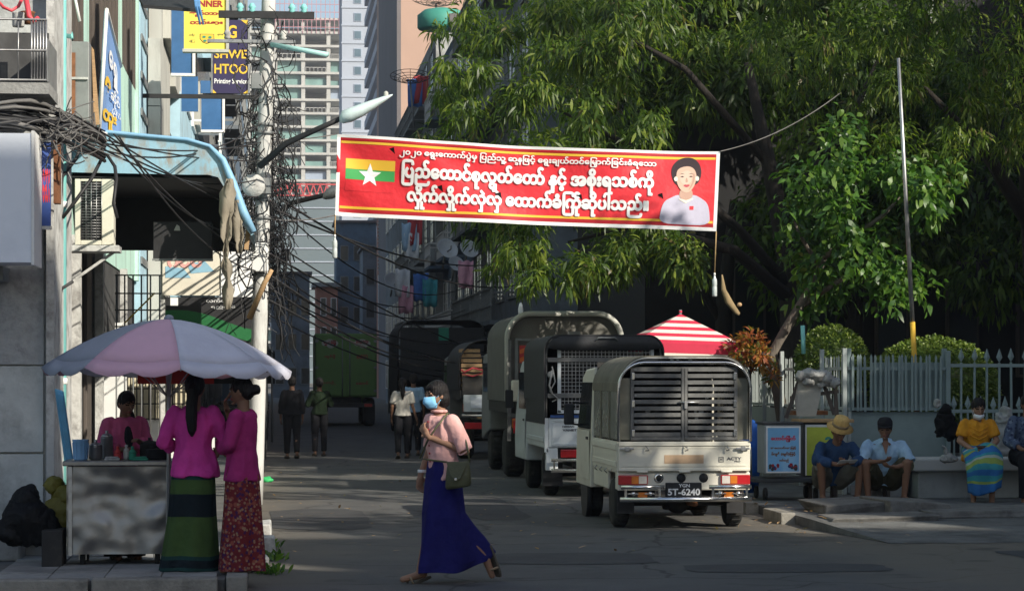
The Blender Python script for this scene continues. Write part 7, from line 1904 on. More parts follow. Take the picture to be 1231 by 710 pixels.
        o=part(name,mb,mats,s.t,fix=False); md=o.modifiers.new('thickness','SOLIDIFY'); md.thickness=.006; return o
    def hair(s,kind='short',m=None,tail=None,name='hair'):
        k=s.k; mb=MB(); P=s.P; Mx=s.Mh
        mb.ell(P(0,.016,.026),(.083*k,.094*k,.098*k),16,12,Mx)
        if kind=='short': mb.ell(P(0,.045,-.01),(.076*k,.066*k,.070*k),12,8,Mx)
        if kind=='bob': mb.ell(P(0,.035,-.03),(.088*k,.075*k,.085*k),12,8,Mx); mb.ell(P(0,-.035,.066),(.066*k,.045*k,.035*k),12,8,Mx)
        if kind in('bun','tail','low'): mb.ell(P(0,.05,-.01),(.074*k,.062*k,.066*k),12,8,Mx)
        if kind=='bun': mb.ell(P(0,.125,.0),(.045*k,.045*k,.045*k),12,8,Mx); mb.cone(P(0,.09,.0),P(0,.12,0),.03*k,.03*k,8)
        if tail: 
            pts=[Vector(p)*k for p in tail[0]]; mb.tube(pts,[r*k for r in tail[1]],12)
        me=remesh(mb,.008,2); folds(me,.005,45,3,.15); me.materials.append(m or M['hair']); return part(name,me,None,s.t)
    def sandals(s,m,strap=None):
        for q in 'ab':
            f,t=s.V['f'+q],s.V['t'+q]; d=(t-f); dh=d.normalized(); L=d.length; k=s.k
            up=Vector((0,0,1)) if abs(dh.z)<.8 else Vector((0,-1,0)); sd=dh.cross(up).normalized(); nn=sd.cross(dh).normalized()
            base=f-nn*.058*k-dh*.055*k if abs(dh.z)<.8 else f-dh*.06*k-nn*.05*k
            out=[]
            for a,w in ((-.02,.022),(.02,.034),(.10,.036),(.17,.046),(.215,.044),(.245,.028)): out.append((a,w))
            L_=[base+dh*a*k-sd*w*k for a,w in out]+[base+dh*a*k+sd*w*k for a,w in out[::-1]]
            o=part('sandal',MB().prism(L_,-nn*.016*k),m,s.t)
            c=base+dh*.16*k; part('strap',MB().tube([c-sd*.046*k,c-sd*.036*k+nn*.05*k,c+nn*.066*k,c+sd*.036*k+nn*.05*k,c+sd*.046*k],.010*k,6),strap or m,o)
    def mask(s,m,zc=-.045,h=.052,drop=0):
        mb=MB(); rows=[]
        for i in range(7):
            u=i/6; z=zc+h*(1-2*u)*.9
            rows.append([s.P(x*.062*(1-.25*abs(2*u-1)**2*(1 if u>.5 else .4)), -.1-.022*(1-(x)**2)*(1-abs(2*u-.9)**2)+.052*x*x+ (.012 if u>.6 else 0), z) for x in [j/5-1 for j in range(11)]])
        mb.loft(rows,False,True,False); o=part('face_mask',mb,m,s.t,fix=False); md=o.modifiers.new('thickness','SOLIDIFY'); md.thickness=.004
        for sg in (-1,1): part('ear_loop',MB().tube([s.P(sg*.058,-.055,zc+.03),s.P(sg*.074,.0,.012),s.P(sg*.076,.015,-.01),s.P(sg*.058,-.05,zc-.03)],.003*s.k,5),m,o)
        return o
cloth=lambda n,c,**k: mat(n,c,.88,k.get('var',.16),k.get('scale',5),k.get('bump',.014),k.get('bscale',13),spec=.12)
CW={n:cloth(n,c) for n,c in dict(pinkblouse=(0.58,0.055,0.30),magenta=(0.34,0.030,0.15),rosecloth=(0.50,0.10,0.21),salmon=(0.74,0.42,0.39),blueskirt=(0.018,0.017,0.115),green1=(0.055,0.095,0.030),green2=(0.016,0.045,0.042),green3=(0.012,0.018,0.022),tee=(0.55,0.52,0.47),black_cloth=(0.020,0.020,0.024),skyshirt=(0.34,0.50,0.66),denim=(0.03,0.062,0.135),olive=(0.06,0.055,0.035),mustard=(0.62,0.27,0.025),plaid=(0.07,0.10,0.17),greencloth=(0.011,0.020,0.010),duskcloth=(0.018,0.018,0.022),cargo=(0.14,0.135,0.115)).items()}
M['maskblue']=mat('maskblue',(0.22,0.52,0.78),.7,.05,20); M['maskwhite']=mat('maskwhite',(0.70,0.72,0.74),.7,.05,20); M['sole']=mat('sole',(0.10,0.085,0.065),.8,.2,10); M['solepale']=mat('solepale',(0.26,0.19,0.12),.8,.2,10)
def printed(name,base,cols,scale,thr=.52):
    """woven or printed cloth: patches of other colours laid over the ground colour"""
    m=mat(name,base,.85,.15,6,.004,120,spec=.2); n,l=m.node_tree.nodes,m.node_tree.links; b=n['Principled BSDF']; src=b.inputs['Base Color'].links[0].from_socket
    tc=n.new('ShaderNodeTexCoord')
    for i,c in enumerate(cols):
        v=n.new('ShaderNodeTexVoronoi'); v.inputs['Scale'].default_value=scale*(1+.37*i)
        mp=n.new('ShaderNodeMapping'); mp.inputs['Location'].default_value=(i*3.1,i*1.7,i*.9); l.new(tc.outputs['Object'],mp.inputs[0]); l.new(mp.outputs[0],v.inputs['Vector'])
        r=n.new('ShaderNodeValToRGB'); r.color_ramp.elements[0].position=.30; r.color_ramp.elements[1].position=.38; r.color_ramp.elements[0].color=(1,1,1,1); r.color_ramp.elements[1].color=(0,0,0,1)
        l.new(v.outputs['Distance'],r.inputs[0]); mx=n.new('ShaderNodeMixRGB'); l.new(r.outputs[0],mx.inputs[0]); l.new(src,mx.inputs[1]); mx.inputs[2].default_value=(*c,1); src=mx.outputs[0]
    l.new(src,b.inputs['Base Color']); return m
M['redfloral']=printed('redfloral',(0.15,0.018,0.022),[(0.26,0.07,0.05),(0.06,0.015,0.07),(0.28,0.16,0.10)],19)
M['plaidcloth']=printed('plaidcloth',(0.075,0.10,0.16),[(0.15,0.19,0.26),(0.03,0.04,0.09)],16)

# ---- woman in the bright pink blouse, her back to the viewer
x,y=W(234,0,18.75).x,W(234,0,18.75).y
p=Person('woman seen from behind in a bright pink blouse and green striped sarong at the cart',x,y,.10,R(176),.965,'a',ea=(-.255,.0,1.05),wa=(-.19,-.20,.99),eb=(.255,.0,1.05),wb=(.19,-.20,.99),hyaw=.0,hpit=.18,fat=.98)
p.shirt(CW['pinkblouse'],'blouse',.024,1.75,.11,1.24,.012,seed=2)
bands=lambda u: 2 if u<.10 else 0 if u<.2 else 1 if u<.3 else 0 if u<.36 else 2 if u<.48 else 0 if u<.82 else 1 if u<.86 else 2 if u<.93 else 1
p.skirt([(.90,0,0,.130,.095),(.78,.01,0,.165,.125),(.45,.02,.01,.185,.145),(.18,.035,.01,.215,.165),(.015,.05,.01,.235,.18)],[CW['green1'],CW['green2'],CW['green3']],bands,7,.020,seed=3)
p.hair('tail',tail=([(0,.06,1.50),(0,.125,1.46),(.01,.135,1.36),(.012,.135,1.24),(.01,.128,1.14),(.008,.12,1.09)],[.05,.048,.047,.046,.036,.008]))
p.sandals(M['sole'])
# ---- woman in the magenta cardigan, hand at her mouth
x,y=W(291,0,18.6).x,W(291,0,18.6).y
p=Person('woman in a magenta cardigan and red floral sarong with her hand at her mouth',x,y,.10,R(-112),.95,'b',ea=(-.20,-.12,1.06),wa=(-.075,-.155,1.30),dira=(.35,-.1,.75),na=(0,.9,.2),eb=(.20,-.03,1.05),wb=(-.02,-.20,1.00),dirb=(-1,-.05,.05),nb_=(0,.9,.2),hyaw=.05,hpit=.12,curl=.9,fat=1.0)
p.shirt(CW['magenta'],'cardigan',.016,1.75,.12,1.12,.010,seed=4)
p.skirt([(.90,0,0,.130,.095),(.78,0,.0,.165,.125),(.45,.0,.0,.170,.150),(.18,.0,.0,.175,.175),(.03,.0,.0,.170,.185)],[M['redfloral']],None,6,.024,seed=5)
p.hair('bun'); p.sandals(M['sole'])
part('sarong_edge',MB().tube([Vector((-.13,-.13,.85))*.95,Vector((-.10,-.19,.5))*.95,Vector((-.10,-.215,.1))*.95],.008,6),M['solepale'],p.t)
# ---- vendor behind the cart
x,y=W(150,0,19.95).x,W(150,0,19.95).y
p=Person('vendor in a rose pink jacket working behind the food cart',x,y,.10,R(22),.885,'b',hd=(.0,-.06,1.46),ea=(-.23,-.02,1.05),wa=(-.10,-.22,1.04),dira=(.7,-.5,.1),na=(0,0,-1),eb=(.23,-.02,1.06),wb=(.08,-.22,1.10),dirb=(-.5,-.5,.3),nb_=(0,0,-1),hpit=.30,hyaw=.15,curl=.8)
p.shirt(CW['rosecloth'],'jacket',.022,1.8,.06,1.1,.012,seed=6)
p.skirt([(.95,0,0,.140,.105),(.5,0,0,.18,.15),(.05,0,0,.19,.17)],[CW['duskcloth']],None,6,.015); p.hair('low',tail=([(.05,.05,1.42),(.09,.06,1.34),(.10,.03,1.24)],[.03,.028,.01])); p.sandals(M['sole'])
part('shirt_front',MB().ell((0,-.105*.885,1.14*.885),(.045,.03,.12),12,8),CW['black_cloth'],p.t)
# ---- walking woman with the mask
gx=onG(508,698,0.0); x,y=W(533,0,18.95).x,W(533,0,18.95).y
S=.995
p=Person('woman walking across the road in a salmon blouse, blue sarong and blue face mask',x,y,0,R(-63),S,'a',voxel=.0065,
  pel=(.0,.0,.87),wst=(0,-.01,1.0),cst=(0,-.03,1.17),nb=(0,-.03,1.335),hd=(0,-.065,1.475),
  ea=(-.215,.01,1.06),wa=(-.20,-.09,.85),sa=(-.148,-.03,1.275),sb=(.148,-.01,1.275),eb=(.205,.08,1.04),wb=(.05,-.165,1.155),dirb=(-.55,-.15,.55),nb_=(-.3,.9,.1),
  fat=.93,ka=(-.075,-.07,.47),fa=(-.08,-.17,.085),ta=(-.085,-.32,.035),kb=(.075,.03,.47),fb=(.08,.35,.19),tb=(.085,.40,.045),hyaw=.0,hpit=.14,curl=1.0,dira=(0,-.1,-1))
p.shirt(CW['salmon'],'blouse',.016,.98,.05,1.10,.010,seed=7,vx=.010)
sk=p.skirt([(.96,0,-.01,.128,.098),(.80,0,.0,.155,.130),(.55,.0,.0,.150,.165),(.32,.0,.085,.140,.275),(.14,.0,.125,.135,.345),(.085,.0,.10,.13,.32)],[CW['blueskirt']],None,6,.020,seed=8)
for v in sk.data.vertices:                                      # the hem lifts over the trailing foot
    if v.co.z<.45: v.co.z+=max(0,v.co.y-.02)*.30*(1-v.co.z/.45)
p.hair('bob'); p.mask(M['maskblue']); p.sandals(M['sole'],M['solepale'])
V=p.V
part('collar',MB().tube([V['nb']+Vector((.062*math.cos(a),.055*math.sin(a)-.01,.018)) for a in [2*PI*i/16 for i in range(17)]],.012,8),CW['salmon'],p.t)
for i in range(6): c=Vector((.0,-.133+ .004*i,1.27-.062*i))*S; part('button',MB().ell(c+Vector((0,-.010,0)),(.009,.005,.009),8,5),M['maroon'],p.t)
part('cuff',MB().tube([V['eb']+(V['sb']-V['eb']).normalized()*.02+Vector((.062*math.cos(a),.04*math.sin(a),.045*math.sin(a))) for a in [2*PI*i/16 for i in range(17)]],.006,6),CW['salmon'],p.t)
part('bracelet',MB().lathe([(.030,-.012),(.034,-.012),(.034,.012),(.030,.012)],V['wa'].lerp(V['ea'],.12),n=14),M['whiteprint'],p.t)
# her handbag hangs from the shoulder: a thing she carries
bw=p.t.matrix_basis if False else WM[p.t.name]
M['baggreen']=mat('baggreen',(0.095,0.095,0.048),.5,.18,8,.003,60)
bc=bw@Vector((-.04,.235,.90)); bc=W(551,569,18.75)
t=thing('handbag','olive green handbag with a flap hanging at the walking woman\'s hip','handbag',tuple(bc-Vector((0,0,.11))),R(-14))
body=[]
for z,wx,wy in ((0,.090,.032),(.02,.102,.042),(.10,.098,.047),(.17,.09,.04),(.20,.082,.025)):
    body.append([Vector((wx*math.copysign(abs(math.cos(a))**.6,math.cos(a)),wy*math.copysign(abs(math.sin(a))**.6,math.sin(a)),z+.015*math.cos(a))) for a in [2*PI*i/20 for i in range(20)]])
part('pouch',MB().loft(body),M['baggreen'],t)
part('flap',MB().add([(-.086,-.054,.20),(.086,-.054,.205),(.03,-.064,.075),(-.01,-.066,.055),(-.05,-.064,.09),(-.086,-.040,.205),(.086,-.040,.21),(.03,-.050,.075),(-.01,-.052,.055),(-.05,-.050,.09)],[(0,1,2,3,4),(9,8,7,6,5),(0,5,6,1),(1,6,7,2),(2,7,8,3),(3,8,9,4),(4,9,5,0)]),M['baggreen'],t,bevel=.004)
part('clasp',MB().box(-.02,.0,-.073,-.066,.06,.08),M['chrome'],t,bevel=.003)
inv=WM[t.name].inverted(); sh=inv@(bw@(V['sb']+Vector((-.03,-.02,.065)))); sf_=inv@(bw@(Vector((.03,-.165,1.12))*S)); sf2=inv@(bw@(Vector((-.135,-.135,.98))*S))
part('strap',MB().tube([Vector((-.09,0,.20)),Vector((-.09,0,.20)).lerp(sf2,.6)+Vector((0,-.03,0)),sf2,sf_,sf_.lerp(sh,.5)+Vector((.0,-.06,0)),sh],.008,6),M['baggreen'],t)
part('strap',MB().tube([Vector((.09,0,.20)),Vector((.06,.03,.34)),sh.lerp(Vector((.06,.03,.34)),.5)+Vector((.03,.04,0)),sh],.008,6),M['baggreen'],t)
# ---- people down the street
for (lab,px,D,sc,yaw,top,bot,kind,kw) in (
  ('distant woman in a pale tee shirt and black trousers walking away past the trucks',484,47.5,1.0,178,'tee','black_cloth','tail',dict(ka=(-.09,-.05,.46),fa=(-.09,-.10,.08),ta=(-.09,-.25,.04),fb=(.09,.14,.10),tb=(.09,.0,.03),wa=(-.27,-.02,.80))),
  ('distant man in a light blue shirt half hidden by the pale tee shirt',497,49.5,1.05,178,'skyshirt','duskcloth','short',{}),
  ('dim figure in dark clothes walking under the stall awning on the left',351,47.5,1.02,182,'black_cloth','duskcloth','short',dict(fa=(-.09,.12,.1),fb=(.09,-.1,.08),tb=(.09,-.25,.03))),
  ('dim figure in dark green beside the green truck carrying a bundle',384,49,1.0,184,'greencloth','black_cloth','short',dict(wa=(-.17,-.24,1.05),wb=(.17,-.24,1.05),eb=(.24,-.02,1.05),ea=(-.24,-.02,1.05)))):
    c=W(px,0,D); p=Person(lab,c.x,c.y,0.0,R(yaw),sc,'b','pedestrians down the street',voxel=.011,**kw)
    p.shirt(CW[top],'shirt',.018,.8 if top in('tee','skyshirt') else 1.7,.04,1.08,.010,vx=.016,seed=int(px))
    mb=MB()
    for q in 'ab': V=p.V; mb.cone(V['h'+q],V['k'+q],.098*sc,.072*sc,12); mb.tube([V['k'+q],V['k'+q].lerp(V['f'+q],.5),V['k'+q].lerp(V['f'+q],.93)],[.072*sc,.062*sc,.055*sc],12)
    p.spine(mb,[(p.V['pel']-Vector((0,0,.06)),.14,.11),(p.V['pel'],.15,.115),(p.V['wst'],.125,.095)],sc); me=remesh(mb,.014,3); folds(me,.008,10,2); me.materials.append(CW[bot]); part('trousers',me,None,p.t)
    p.hair(kind,tail=([(0,.06,1.50),(0,.115,1.42),(.0,.125,1.28),(0,.12,1.16)],[.05,.045,.045,.012]) if kind=='tail' else None); p.sandals(M['sole'])
    if 'bundle' in lab: me=MB().ell((0,.0,0),(.20,.13,.16),14,10).mesh('carried_bundle',CW['olive']); crumple(me,.03,6); me.transform(Matrix.Translation(WM[p.t.name]@Vector((0,-.30,1.15)))); single('carried_bundle',me,None,'dark bundle carried by the figure beside the green truck','bundle')
# ---- the two men squatting on the pavement
SQ=dict(pel=(0,.05,.25),wst=(0,.0,.36),cst=(0,-.09,.50),nb=(0,-.16,.665),hd=(0,-.25,.775),sa=(-.175,-.14,.60),sb=(.175,-.14,.60),ha=(-.10,.03,.24),hb=(.10,.03,.24),ka=(-.23,-.30,.44),kb=(.23,-.30,.44),fa=(-.20,-.27,.075),fb=(.20,-.27,.075),ta=(-.23,-.42,.03),tb=(.23,-.42,.03))
c=W(1000,0,29.35)
q=dict(SQ); q.update(ea=(-.27,-.26,.46),wa=(-.07,-.40,.42),dira=(.8,-.4,.1),na=(0,0,1),eb=(.27,-.24,.46),wb=(.07,-.40,.44),dirb=(-.8,-.4,.1),nb_=(0,0,1),hpit=.55,hyaw=.10)
p=Person('man in a straw hat and denim shirt squatting over a paper',c.x,c.y,.10,R(6),1.10,'b',**q)
p.shirt(CW['denim'],'shirt',.02,1.75,.03,1.08,.012,seed=12)
def shorts(p,m,pad=.03,to=.95,name='shorts'):
    V,k=p.V,p.k; mb=MB()
    for q in 'ab': mb.tube([V['h'+q],V['h'+q].lerp(V['k'+q],.5),V['h'+q].lerp(V['k'+q],to)],[(.088+pad)*k,(.078+pad)*k,(.062+pad)*k],14); mb.ell(V['h'+q],(.09+pad)*k*.95,12,8)
    p.spine(mb,[(V['pel']-Vector((0,0,.05*k)),.15,.12),(V['pel'],.16,.125),(V['wst'],.135,.105)],k); me=remesh(mb,.014,3); folds(me,.012,9,5); me.materials.append(m); return part(name,me,None,p.t)
shorts(p,CW['cargo']); p.hair('short'); p.sandals(M['sole'])
# straw hat: crown, brim, band
M['straw']=mat('straw',(0.55,0.36,0.13),.8,.2,30,.004,80)
P=p.P; hm=Matrix(p.Mh).to_4x4(); hc=P(0,.012,.075)
def hatpart(name,prof,m,parent):
    me=MB().lathe(prof,(0,0,0),n=26).mesh(name,m); me.transform(Matrix.Translation(hc)@hm); fixn(me); return part(name,me,None,parent)
ho=hatpart('straw_hat',[(.092,-.02),(.155,-.035),(.165,-.03),(.10,.0),(.098,.05),(.088,.10),(.05,.118),(.01,.112)],M['straw'],p.t); hatpart('hat_band',[(.101,-.002),(.105,0),(.103,.032),(.099,.034)],M['solepale'],ho)
ww=WM[p.t.name]@(Vector((0,-.47,.435))*1.1)
single('paper_sheet',MB().add([ww+Vector(q) for q in ((-.11,.02,.0),(.11,.03,.005),(.12,-.10,.05),(-.10,-.11,.045),(-.11,.02,-.003),(.11,.03,.002),(.12,-.10,.047),(-.10,-.11,.042))],[(0,3,2,1),(4,5,6,7),(0,1,5,4),(1,2,6,5),(2,3,7,6),(3,0,4,7)]),M['whiteprint'],'white paper held by the man in the straw hat','paper')
c=W(1062,0,29.35)
q=dict(SQ); q.update(cst=(0,-.06,.52),nb=(0,-.10,.69),hd=(0,-.16,.82),sa=(-.18,-.09,.63),sb=(.18,-.09,.63),ea=(-.27,-.24,.45),wa=(-.10,-.36,.46),dira=(.8,-.4,.1),na=(0,.3,1),eb=(.28,-.20,.44),wb=(.10,-.36,.40),dirb=(-.85,-.3,.05),nb_=(0,.3,1),hpit=.30,hyaw=-.12)
p=Person('man in a dark cap and open light blue shirt squatting beside the straw hat man',c.x,c.y,.10,R(-8),1.08,'b',**q)
p.shirt(CW['skyshirt'],'shirt',.022,.95,.03,1.08,.013,seed=14)
shorts(p,CW['olive'],.04,.92,'sarong'); p.hair('short'); p.sandals(M['sole'])
hc=p.P(0,.006,.055); hm=Matrix(p.Mh).to_4x4()
co=hatpart('cap',[(.088,-.02),(.092,.0),(.090,.035),(.070,.068),(.03,.082),(.005,.084)],CW['black_cloth'],p.t)
part('visor',MB().prism([hc+p.Mh@Vector((.085*math.cos(a),-.06-.085*math.sin(a),-.012)) for a in [PI*i/10 for i in range(11)]],p.Mh@Vector((0,0,.010))),CW['black_cloth'],co)
cc=p.V['nb']; part('open_neck',MB().add([cc+Vector(v)*1.08 for v in ((-.045,-.085,-.005),(.045,-.085,-.005),(.004,-.128,-.16),(-.045,-.070,-.005),(.045,-.070,-.005),(.004,-.11,-.16))],[(0,1,2),(5,4,3),(0,3,4,1),(1,4,5,2),(2,5,3,0)]),SK['b'],p.t)
for sg in (-1,1): part('collar',MB().add([cc+Vector(v)*1.08 for v in ((sg*.03,-.075,.03),(sg*.075,-.06,.02),(sg*.085,-.115,-.05),(sg*.03,-.112,-.015),(sg*.03,-.065,.03),(sg*.075,-.05,.02),(sg*.085,-.10,-.05),(sg*.03,-.10,-.015))],[(0,1,2,3),(7,6,5,4),(0,4,5,1),(1,5,6,2),(2,6,7,3),(3,7,4,0)]),CW['skyshirt'],p.t)
# ---- seated woman with the mustard blouse
SIT=dict(pel=(0,.10,.60),wst=(0,.09,.72),cst=(0,.06,.88),nb=(0,.04,1.035),hd=(0,-.01,1.165),sa=(-.148,.04,.975),sb=(.148,.04,.975),ha=(-.09,.09,.58),hb=(.09,.09,.58),ka=(-.11,-.30,.55),kb=(.11,-.30,.55),fa=(-.11,-.26,.085),fb=(.10,-.28,.085),ta=(-.13,-.40,.03),tb=(.11,-.42,.03))
c=W(1176,0,29.45); q=dict(SIT); q.update(ea=(-.22,.0,.78),wa=(-.07,-.20,.655),dira=(.7,-.5,-.05),na=(0,0,1),eb=(.22,.0,.78),wb=(.07,-.21,.665),dirb=(-.7,-.5,-.05),nb_=(0,0,1),hpit=.30,hyaw=.05,curl=.9)
p=Person('seated woman in a mustard blouse and blue green sarong looking at her lap',c.x,c.y,.02,R(-5),1.04,'a',**q)
p.shirt(CW['mustard'],'blouse',.018,.72,.06,1.10,.012,seed=16)
for i in range(3): part('ruffle',MB().tube([p.V['cst']+Vector((sg_*.01,-.125,.07-.05*i)) + Vector((u*.11,.012*abs(u)*2+.006*math.sin(u*14),-.05*(1-abs(u))*1.2)) for sg_ in (0,) for u in [j/6-1 for j in range(13)]],.010,6),CW['mustard'],p.t)
C4=[cloth('sarong_blue',(0.035,0.14,0.36)),cloth('sarong_teal',(0.05,0.26,0.30)),cloth('sarong_lime',(0.26,0.34,0.09)),cloth('sarong_cream',(0.36,0.42,0.38))]
rows=[]; V=p.V
path=[(Vector((0,.12,.66)),.165,.12,0),(Vector((0,-.02,.66)),.18,.10,.6),(Vector((0,-.20,.645)),.195,.095,1.2),(Vector((0,-.33,.60)),.20,.10,1.0),(Vector((0,-.385,.47)),.195,.10,.3),(Vector((0,-.37,.33)),.185,.10,.0),(Vector((0,-.36,.20)),.175,.11,0)]
mb=MB(); rings=[]; st=28
for i in range(st+1):
    u=i/st*(len(path)-1); a=min(int(u),len(path)-2); f=u-a; c_=path[a][0].lerp(path[a+1][0],f); rx=path[a][1]*(1-f)+path[a+1][1]*f; ry=path[a][2]*(1-f)+path[a+1][2]*f
    d=(path[min(a+1,len(path)-1)][0]-path[a][0]).normalized(); nn=Vector((1,0,0)).cross(d).normalized()
    rings.append([(c_+Vector((1,0,0))*(rx+.014*math.sin(6*th+i*.1))*math.cos(th)+nn*(ry+.014*math.sin(5*th+i*.2)-.035*max(0,-math.sin(th))*(math.cos(th)**2<.12)*(i>9))*math.sin(th)+Vector((0,0,.022*math.sin(2*th+i*.3)+.03*math.cos(th))))*1.04 for th in [2*PI*j/40 for j in range(40)]])
seq=[0,0,1,1,2,0,0,3,1,1,2,2,0,0,1,3,2,2,1,0,0,1,1,2,0,0,0,0]
mb.loft(rings,False,True,True,[seq[i%28] for i in range(st)]); o=part('sarong',mb,C4,p.t,fix=False); md=o.modifiers.new('thickness','SOLIDIFY'); md.thickness=.006
p.hair('low'); p.mask(M['maskwhite'],-.085,.035); p.sandals(M['sole'])
ph=WM[p.t.name]@(Vector((0,-.275,.715))*1.04); single('phone',MB().obox(ph,(.075,0,0),(0,.04,.012),(0,-.002,.006)),M['blackgloss'],'dark phone held in the seated woman\'s lap','phone',bevel=.004)
# ---- man cut by the right edge
c=W(1236,0,29.4); q=dict(SIT); q.update(ea=(-.24,-.02,.76),wa=(-.12,-.24,.66),dira=(.5,-.7,0),na=(0,0,1),eb=(.24,-.02,.76),wb=(.12,-.24,.66),dirb=(-.5,-.7,0),nb_=(0,0,1),hpit=.2,hyaw=.2)
p=Person('man in a blue checked shirt seated on the bench at the right edge',c.x,c.y,.02,R(-4),1.08,'b',**q)
p.shirt(M['plaidcloth'],'shirt',.022,1.7,.05,1.1,.012,seed=18)
shorts(p,CW['duskcloth'],.03,1.0,'trousers'); mb=MB()
for q_ in 'ab': mb.tube([p.V['k'+q_],p.V['k'+q_].lerp(p.V['f'+q_],.5),p.V['k'+q_].lerp(p.V['f'+q_],.92)],[.085,.072,.066],14); mb.ell(p.V['k'+q_],.085,10,8)
me=remesh(mb,.014,2); me.materials.append(CW['duskcloth']); part('trouser_legs',me,None,p.t); p.hair('short'); p.sandals(M['sole'])
# ---- person on a balcony of the flats

# ================================================================== FOOD CART, PARASOL AND WHAT STANDS ROUND THEM
rng=random.Random(77)
D=19.25; a,b=W(80,668,D),W(206,552,D); yc=a.y
t=thing('food_cart','stainless steel street food cart with a dented reflective front','cart',((a.x+b.x)/2,yc+.3,.1))
M['stainless']=mat('stainless',(0.24,0.235,0.23),.38,.06,3,.003,9,metal=.85)
n=44; mb=MB(); W_=b.x-a.x
def front(x,z,o=0): return Vector((a.x+W_*x, yc-o+.030*noise.noise(Vector((x*3.1,z*2.4,1)))+.012*noise.noise(Vector((x*7,z*6,4))), .20+.70*z))
mb.plate(front,0,1,0,1,n,n); part('front_sheet',mb,M['stainless'],t,'W',fix=False)
part('side_sheet',MB().box(a.x,a.x+.012,yc+.02,yc+.6,.20,.90),M['stainless'],t,'W'); part('side_sheet',MB().box(b.x-.012,b.x,yc+.02,yc+.6,.20,.90),M['stainless'],t,'W'); part('back_sheet',MB().box(a.x+.013,b.x-.013,yc+.588,yc+.6,.20,.90),M['stainless'],t,'W')
part('counter',MB().box(a.x-.03,b.x+.03,yc-.04,yc+.64,.905,.945),M['stainless'],t,'W',bevel=.008)
part('floor_plate',MB().box(a.x+.02,b.x-.02,yc+.03,yc+.58,.2,.21),M['chassis'],t,'W')
for x in (a.x+.12,b.x-.12):
    for y in (yc+.1,yc+.5): w_=part('caster',MB().lathe([(.02,-.02),(.05,-.018),(.055,0),(.05,.018),(.02,.02)],(x,y,.155),'x',n=14),M['rubber'],t,'W'); part('fork',MB().box(x-.03,x-.024,y-.02,y+.02,.15,.2).box(x+.024,x+.03,y-.02,y+.02,.15,.2),M['steel'],w_,'W')
for x in (a.x+.03,b.x-.03): part('corner_edge',MB().box(x-.014,x+.014,yc-.018,yc-.012,.19,.90),M['steel'],t,'W')
z0=.947
def pot(label,px,y,r,h,m,cat='pot',lid=True):
    x=W(px,0,D).x; tt=thing('cooking_pot' if cat=='pot' else 'jar',label,cat,(x,y,z0))
    part('vessel',MB().lathe([(r*.8,0),(r,.01),(r,h),(r*1.06,h+.004),(r*.96,h+.006),(r*.9,h*.5)],(0,0,0),n=18),M[m],tt)
    if lid: part('lid',MB().lathe([(r*1.03,h+.008),(r*.7,h+.03),(r*.2,h+.04),(.012,h+.042),(.014,h+.06),(.004,h+.062)],(0,0,0),n=18),M[m],tt)
pot('steel pot with a lid at the vendor\'s left hand',112,yc+.25,.055,.10,'steel'); pot('tall steel canister beside the light blue tub',124,yc+.4,.05,.17,'steel'); pot('dark wok pan on the cart near the pink blouse',188,yc+.25,.10,.08,'black',lid=False); pot('dark lidded pot at the right end of the cart',176,yc+.45,.08,.11,'chassis')
pot('jar of red sauce on the cart counter',140,yc+.12,.03,.05,'redpaint','jar'); pot('jar of green pickles on the cart counter',158,yc+.1,.03,.05,'greenprint','jar'); pot('small pale jar on the cart counter',150,yc+.16,.025,.06,'peel','jar')
for k,(px,m,lb) in enumerate(((134,'peel','folded pale cloth on the cart top'),(168,'greenprint','green cloth folded on the cart top'))):
    x=W(px,0,D).x; single('folded_cloth',MB().box(x-.06,x+.06,yc+.02,yc+.10,z0,z0+.018).box(x-.055,x+.05,yc+.025,yc+.095,z0+.019,z0+.03),M[m],lb,'cloth',bevel=.006)
# light blue tub on the counter
x=W(95,0,D).x; M['tubblue']=mat('tubblue',(0.22,0.42,0.66),.4,.08,5)
t=thing('plastic_tub','light blue ribbed plastic tub on the left end of the cart','tub',(x,yc+.15,z0)); part('tub',MB().lathe([(.052,0),(.056,.01),(.064,.15),(.068,.155),(.066,.165),(.058,.16),(.050,.02)],(0,0,0),n=20),M['tubblue'],t)
for k in range(12): q=2*PI*k/12; part('rib',MB().bar((.056*math.cos(q),.056*math.sin(q),.01),(.065*math.cos(q),.065*math.sin(q),.14),.006,.006,(math.cos(q+1.57),math.sin(q+1.57),0)),M['tubblue'],t)
part('lid',MB().lathe([(.060,.158),(.05,.163),(.01,.165)],(0,0,0),n=18),M['tubblue'],t)
# folded turquoise sheet leaning by the pipe
single('folded_sheet',MB().obox(W(77,512,19.9),(.035,0,-.012),(0,.04,0),(-.04,0,.30)).obox(W(79,513,19.82),(.025,0,-.01),(0,.03,0),(-.038,0,.27)),mat('sheetblue',(0.12,0.36,0.55),.5,.2,6),'folded turquoise plastic sheet leaning on the drain pipe','sheet',bevel=.01)
